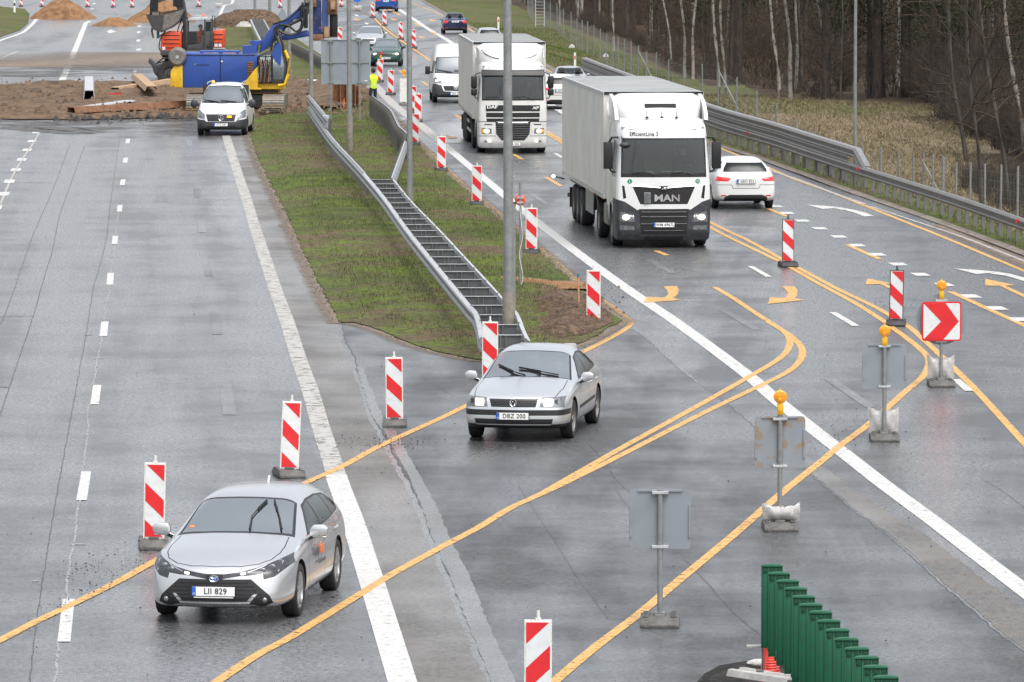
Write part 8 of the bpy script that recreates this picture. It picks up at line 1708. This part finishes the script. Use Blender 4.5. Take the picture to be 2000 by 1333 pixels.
def ribbons(segs):
    """segs: (n,8) x0 y0 z0 x1 y1 z1 r0 r1 -> triangular tubes"""
    S = np.asarray(segs, float); n = len(S); a = S[:, :3]; b = S[:, 3:6]; d = b-a; d /= np.linalg.norm(d, axis=1, keepdims=True)+1e-9; h = np.tile([[.31, .87, .38]], (n, 1)); u = np.cross(d, h); u /= np.linalg.norm(u, axis=1, keepdims=True)+1e-9; v = np.cross(d, u); V = np.zeros((n, 6, 3))
    for k in range(3): t = 2*math.pi*k/3; o = u*math.cos(t)+v*math.sin(t); V[:, k] = a+o*S[:, 6:7]; V[:, 3+k] = b+o*S[:, 7:8]
    k = np.arange(n)[:, None]*6; Fc = np.concatenate([k+np.array([[i, (i+1) % 3, 3+(i+1) % 3, 3+i]]) for i in range(3)], 0); return V.reshape(-1, 3), Fc
def grow(segs, p, d, L, r, depth, rs, droop=0, split=3):
    n = 4; q = p.copy()
    for i in range(n):
        d2 = d+rs.normal(0, .14, 3); d2[2] -= droop; d2 /= np.linalg.norm(d2); q2 = q+d2*L/n; segs.append((*q, *q2, r*(1-i/n*.6), r*(1-(i+1)/n*.6))); q = q2; d = d2
        if depth > 0 and i > 0:
            for _ in range(split if depth > 1 else split+1):
                if rs.random() < .75: dd_ = d+rs.normal(0, .62, 3); dd_ /= np.linalg.norm(dd_); grow(segs, q, dd_, L*rs.uniform(.35, .6), r*.42, depth-1, rs, droop, split)
def tree_proto(kind, seed):
    rs = np.random.default_rng(seed); H = rs.uniform(11, 14); lean = rs.uniform(-.04, .04, 2); name = {'birch': 'birch_tree', 'pine': 'pine_tree', 'bare': 'bare_tree'}[kind]; root = bpy.data.objects.new(name, None); link(root)
    r0 = {'birch': rs.uniform(.09, .14), 'pine': rs.uniform(.17, .25), 'bare': rs.uniform(.06, .13)}[kind]; path = [Vector((lean[0]*h+.10*math.sin(h*.6+seed)*min(1, h/3)*(.5 if kind == 'pine' else 1.5), lean[1]*h, h-.3)) for h in np.linspace(0, H, 14)]; rad = [r0*(1.25 if i == 0 else 1)*(1-i/13*.72) for i in range(14)]
    t = MB(); t.tube(path, rad, M[{'birch': 'birch', 'pine': 'pinebark', 'bare': 'alder'}[kind]], 9); t.build('trunk', root, smooth=70); segs = []
    def pt(h): i = min(12, int(h/H*13)); return np.array(path[i].lerp(path[i+1], h/H*13-i))
    if kind == 'pine':
        for h in rs.uniform(1.2, 5.5, 9): a = rs.uniform(0, 6.28); grow(segs, pt(h), np.array([math.cos(a), math.sin(a), rs.uniform(-.1, .2)]), rs.uniform(.6, 1.8), .018, 1, rs, .02, 1)
        for h in rs.uniform(5.5, H, 16): a = rs.uniform(0, 6.28); grow(segs, pt(h), np.array([math.cos(a), math.sin(a), .3]), rs.uniform(1.0, 2.6), .035, 1, rs, 0, 2)
    else:
        n = 20 if kind == 'birch' else 32
        for h in rs.uniform(1.0 if kind == 'bare' else 2.2, H, n): a = rs.uniform(0, 6.28); grow(segs, pt(h), np.array([math.cos(a), math.sin(a), rs.uniform(.2, 1.1)]), rs.uniform(.9, 2.6), .022 if kind == 'birch' else .026, 2, rs, .03 if kind == 'birch' else 0, 2)
    V, Fc = ribbons(segs); V2 = None
    raw_mesh('branches', V, Fc, [M['twig']], parent=root)
    if kind == 'pine':
        n = 3300; c = np.array([s[3:6] for s in segs if s[5] > 3.4]); base = c[rs.integers(0, len(c), n)]+rs.normal(0, .32, (n, 3)); d1 = rs.normal(0, 1, (n, 3)); d1 /= np.linalg.norm(d1, axis=1, keepdims=True); d2 = np.cross(d1, rs.normal(0, 1, (n, 3))); d2 /= np.linalg.norm(d2, axis=1, keepdims=True)
        s = rs.uniform(.09, .2, (n, 1)); V = np.stack([base, base+d1*s+d2*s*.25, base+d1*s-d2*s*.25], 1).reshape(-1, 3); raw_mesh('needle_crown', V, np.arange(n*3).reshape(-1, 3), [M['needles']], parent=root)
    return root
protos = {'birch': [tree_proto('birch', 31+i) for i in range(3)], 'pine': [tree_proto('pine', 51+i) for i in range(3)], 'bare': [tree_proto('bare', 71+i) for i in range(4)]}
usedp = set(); TL = {'birch': 'white barked birch', 'pine': 'dark straight pine', 'bare': 'thin leafless grey tree'}
def plant(kind, x, y, label, sc=1.0, lean=(0, 0), group=None):
    i = random.randrange(len(protos[kind])); p = protos[kind][i]; k_ = (kind, i)
    if k_ in usedp: o = dup(p)
    else: o = p; usedp.add(k_)
    o.location = (x, y, tz(x, y)-.1); o.rotation_euler = (R(lean[1]), R(lean[0]), random.uniform(0, 6.28) if lean == (0, 0) else 0); o.scale = (sc, sc, sc*random.uniform(.95, 1.05)); tag(o, label, 'tree', group); return o
KEY = [('birch', 1338, 320, 'birch with a thin pale trunk, left one of the first close group', .8, (-1.5, 0)), ('birch', 1353, 316, 'birch just right of the first thin pale trunk', .8, (0, 0)), ('birch', 1312, 345, 'leaning thin birch left of the first close group', .6, (-5, 0)), ('birch', 1403, 288, 'birch with bright bark, left of a tall pair', .95, (-2, 0)), ('birch', 1415, 290, 'birch with bright bark, right of a tall pair', .9, (-1.5, 0)), ('birch', 1522, 285, 'tall birch leaning slightly left in the middle of the wood edge', .95, (-4, 0)),
       ('birch', 1545, 287, 'straight birch right of the slightly leaning one', 1.0, (-2, 0)), ('birch', 1620, 289, 'birch leaning left against a dark pine', .8, (-5, 0)), ('pine', 1614, 286, 'thick dark pine behind the leaning birch', 1.15, (0, 0)), ('bare', 1643, 284, 'thin black trunk left of the slim lamp post', 1.0, (0, 0)), ('pine', 1712, 287, 'thick dark pine, left of two pines right of the lamp post', 1.2, (0, 0)), ('pine', 1724, 289, 'dark pine close right of the thick one by the lamp post', .9, (0, 0)),
       ('pine', 1765, 287, 'thick dark pine with shaggy side, farther right', 1.25, (0, 0)), ('pine', 1773, 291, 'dark pine overlapping the shaggy one', 1.0, (0, 0)), ('bare', 1918, 181, 'slender grey birch rising from behind the fence at right', 1.15, (-3.5, 0)), ('bare', 1972, 180, 'leaning grey trunk nearest the right edge behind the fence', 1.3, (-7, 0)), ('bare', 1890, 215, 'leaning grey tree between meadow and right edge', 1.1, (-5, 0)), ('birch', 2004, 215, 'birch leaning out of the upper right corner', 1.0, (-7, 0)), ('birch', 1091, 420, 'white birch trunk far up by the field gate', .8, (2, 0)), ('birch', 1197, 356, 'birch standing right behind the fence far up the verge', .8, (1, 0))]
for kd, px, D_, lb, sc, ln in KEY: p = at(px, D_); plant(kd, p.x, p.y, lb, sc, ln)
cnt = 0; spots = []
side = {'birch': 'white barked birch among the mass of the wood, not at its edge', 'pine': 'dark pine among the mass of the wood, not at its edge', 'bare': 'leafless grey tree among the mass of the wood, not at its edge'}
tries = 0
while cnt < 262 and tries < 20000:
    tries += 1; y = random.uniform(185, 620); half = y*1000/F; x0 = edge_of_wood(y)+.8; x1 = half+6
    if x1 <= x0: continue
    x = x0+(random.random()**1.3)*(min(x1, x0+34)-x0)
    if y < 262 and x < 20.5: continue
    if any((x-a)**2+(y-b)**2/4 < 1.1 for a, b in spots): continue
    spots.append((x, y)); kd = random.choices(['birch', 'pine', 'bare'], [.10, .44, .46])[0]; plant(kd, x, y, side[kd], random.uniform(.8, 1.2) if kd != 'bare' else random.uniform(.6, 1.1), group={'birch': 'birches in the depth of the wood', 'pine': 'pines in the depth of the wood', 'bare': 'leafless trees in the depth of the wood'}[kd]); cnt += 1
# undergrowth: leafless brush, nobody could count it
def brush(name, label, n, sampler, hr, mt, seed, twigs=26, r=.008, leaf=0):
    rs = np.random.default_rng(seed); C = sampler(n, rs); n = len(C); m = n*twigs; base = np.repeat(C, twigs, 0); H = np.repeat(rs.uniform(*hr, n), twigs)*rs.uniform(.5, 1.1, m); a = rs.uniform(0, 6.28, m); sp_ = rs.uniform(.1, .75, m)
    segs = []; p = base+np.stack([rs.normal(0, .12, m), rs.normal(0, .12, m), 0*a], 1); d = np.stack([np.cos(a)*sp_, np.sin(a)*sp_, np.ones(m)], 1); d /= np.linalg.norm(d, axis=1, keepdims=True); rr = rs.uniform(.6, 1.4, m)*r
    for k_ in range(4):
        q = p+d*(H/4)[:, None]; segs.append(np.concatenate([p, q, (rr*(1-k_*.2))[:, None], (rr*(1-(k_+1)*.2))[:, None]], 1))
        e = d+rs.normal(0, .55, (m, 3)); e /= np.linalg.norm(e, axis=1, keepdims=True); segs.append(np.concatenate([q, q+e*(H*rs.uniform(.15, .4, m))[:, None], (rr*.6)[:, None], (rr*.25)[:, None]], 1))
        p = q; d = d+rs.normal(0, .22, (m, 3)); d[:, 2] -= .04; d /= np.linalg.norm(d, axis=1, keepdims=True)
    S_ = np.concatenate(segs, 0); V, Fc = ribbons(S_); o = tag(raw_mesh(name, V, Fc, [M[mt]]), label, kind='stuff')
    if leaf:
        n2 = leaf; b = S_[rs.integers(0, len(S_), n2), 3:6]+rs.normal(0, .06, (n2, 3)); d1 = rs.normal(0, 1, (n2, 3)); d2 = rs.normal(0, 1, (n2, 3)); s = .05; V = np.stack([b, b+d1*s, b+d2*s], 1).reshape(-1, 3); tag(raw_mesh('dead_leaves', V, np.arange(n2*3).reshape(-1, 3), [M['brownleaf']]), 'brown leaves still hanging in the brush', kind='stuff')
    return o
def wood_s(n, rs, dmin=285, dmax=560, w=26, y0=0):
    out = []
    while len(out) < n:
        y = rs.uniform(dmin, dmax); x = edge_of_wood(y)+(3.5 if w > 10 else 0)+rs.uniform(.2, 1)*rs.uniform(0, w)
        if x < y*1030/F+1: out.append((x, y, tz(x, y)-.05))
    return np.array(out)
brush('undergrowth', 'leafless brown brush filling the wood floor', 760, wood_s, (1.2, 4.2), 'twig', 5, 11, .021, 9000)
brush('undergrowth', 'leafless brown brush along the upper wood edge', 420, lambda n, rs: wood_s(n, rs, 288, 520, 5), (.4, 1.3), 'twigpurple', 6, 20, .008, 5000)
def right_s(n, rs):
    out = []
    while len(out) < n:
        y = rs.uniform(188, 288); x = rs.uniform(19.2 if y < 262 else 20.6, 27)
        if x < y*1050/F+.6: out.append((x, y, tz(x, y)-.05))
    return np.array(out)
brush('undergrowth', 'dense purplish leafless thicket beyond the meadow at right', 400, right_s, (.9, 4.0), 'twigpurple', 7, 18, .013, 4000)
brush('undergrowth', 'low brush and brambles around the right fence', 110, lambda n, rs: np.array([(x, y, tz(x, y)) for x, y in zip(rs.uniform(15.2, 18.8, n), rs.uniform(168, 200, n)) if x > rx(y)+3.2]), (.5, 1.5), 'twigpurple', 8, 22, .007)
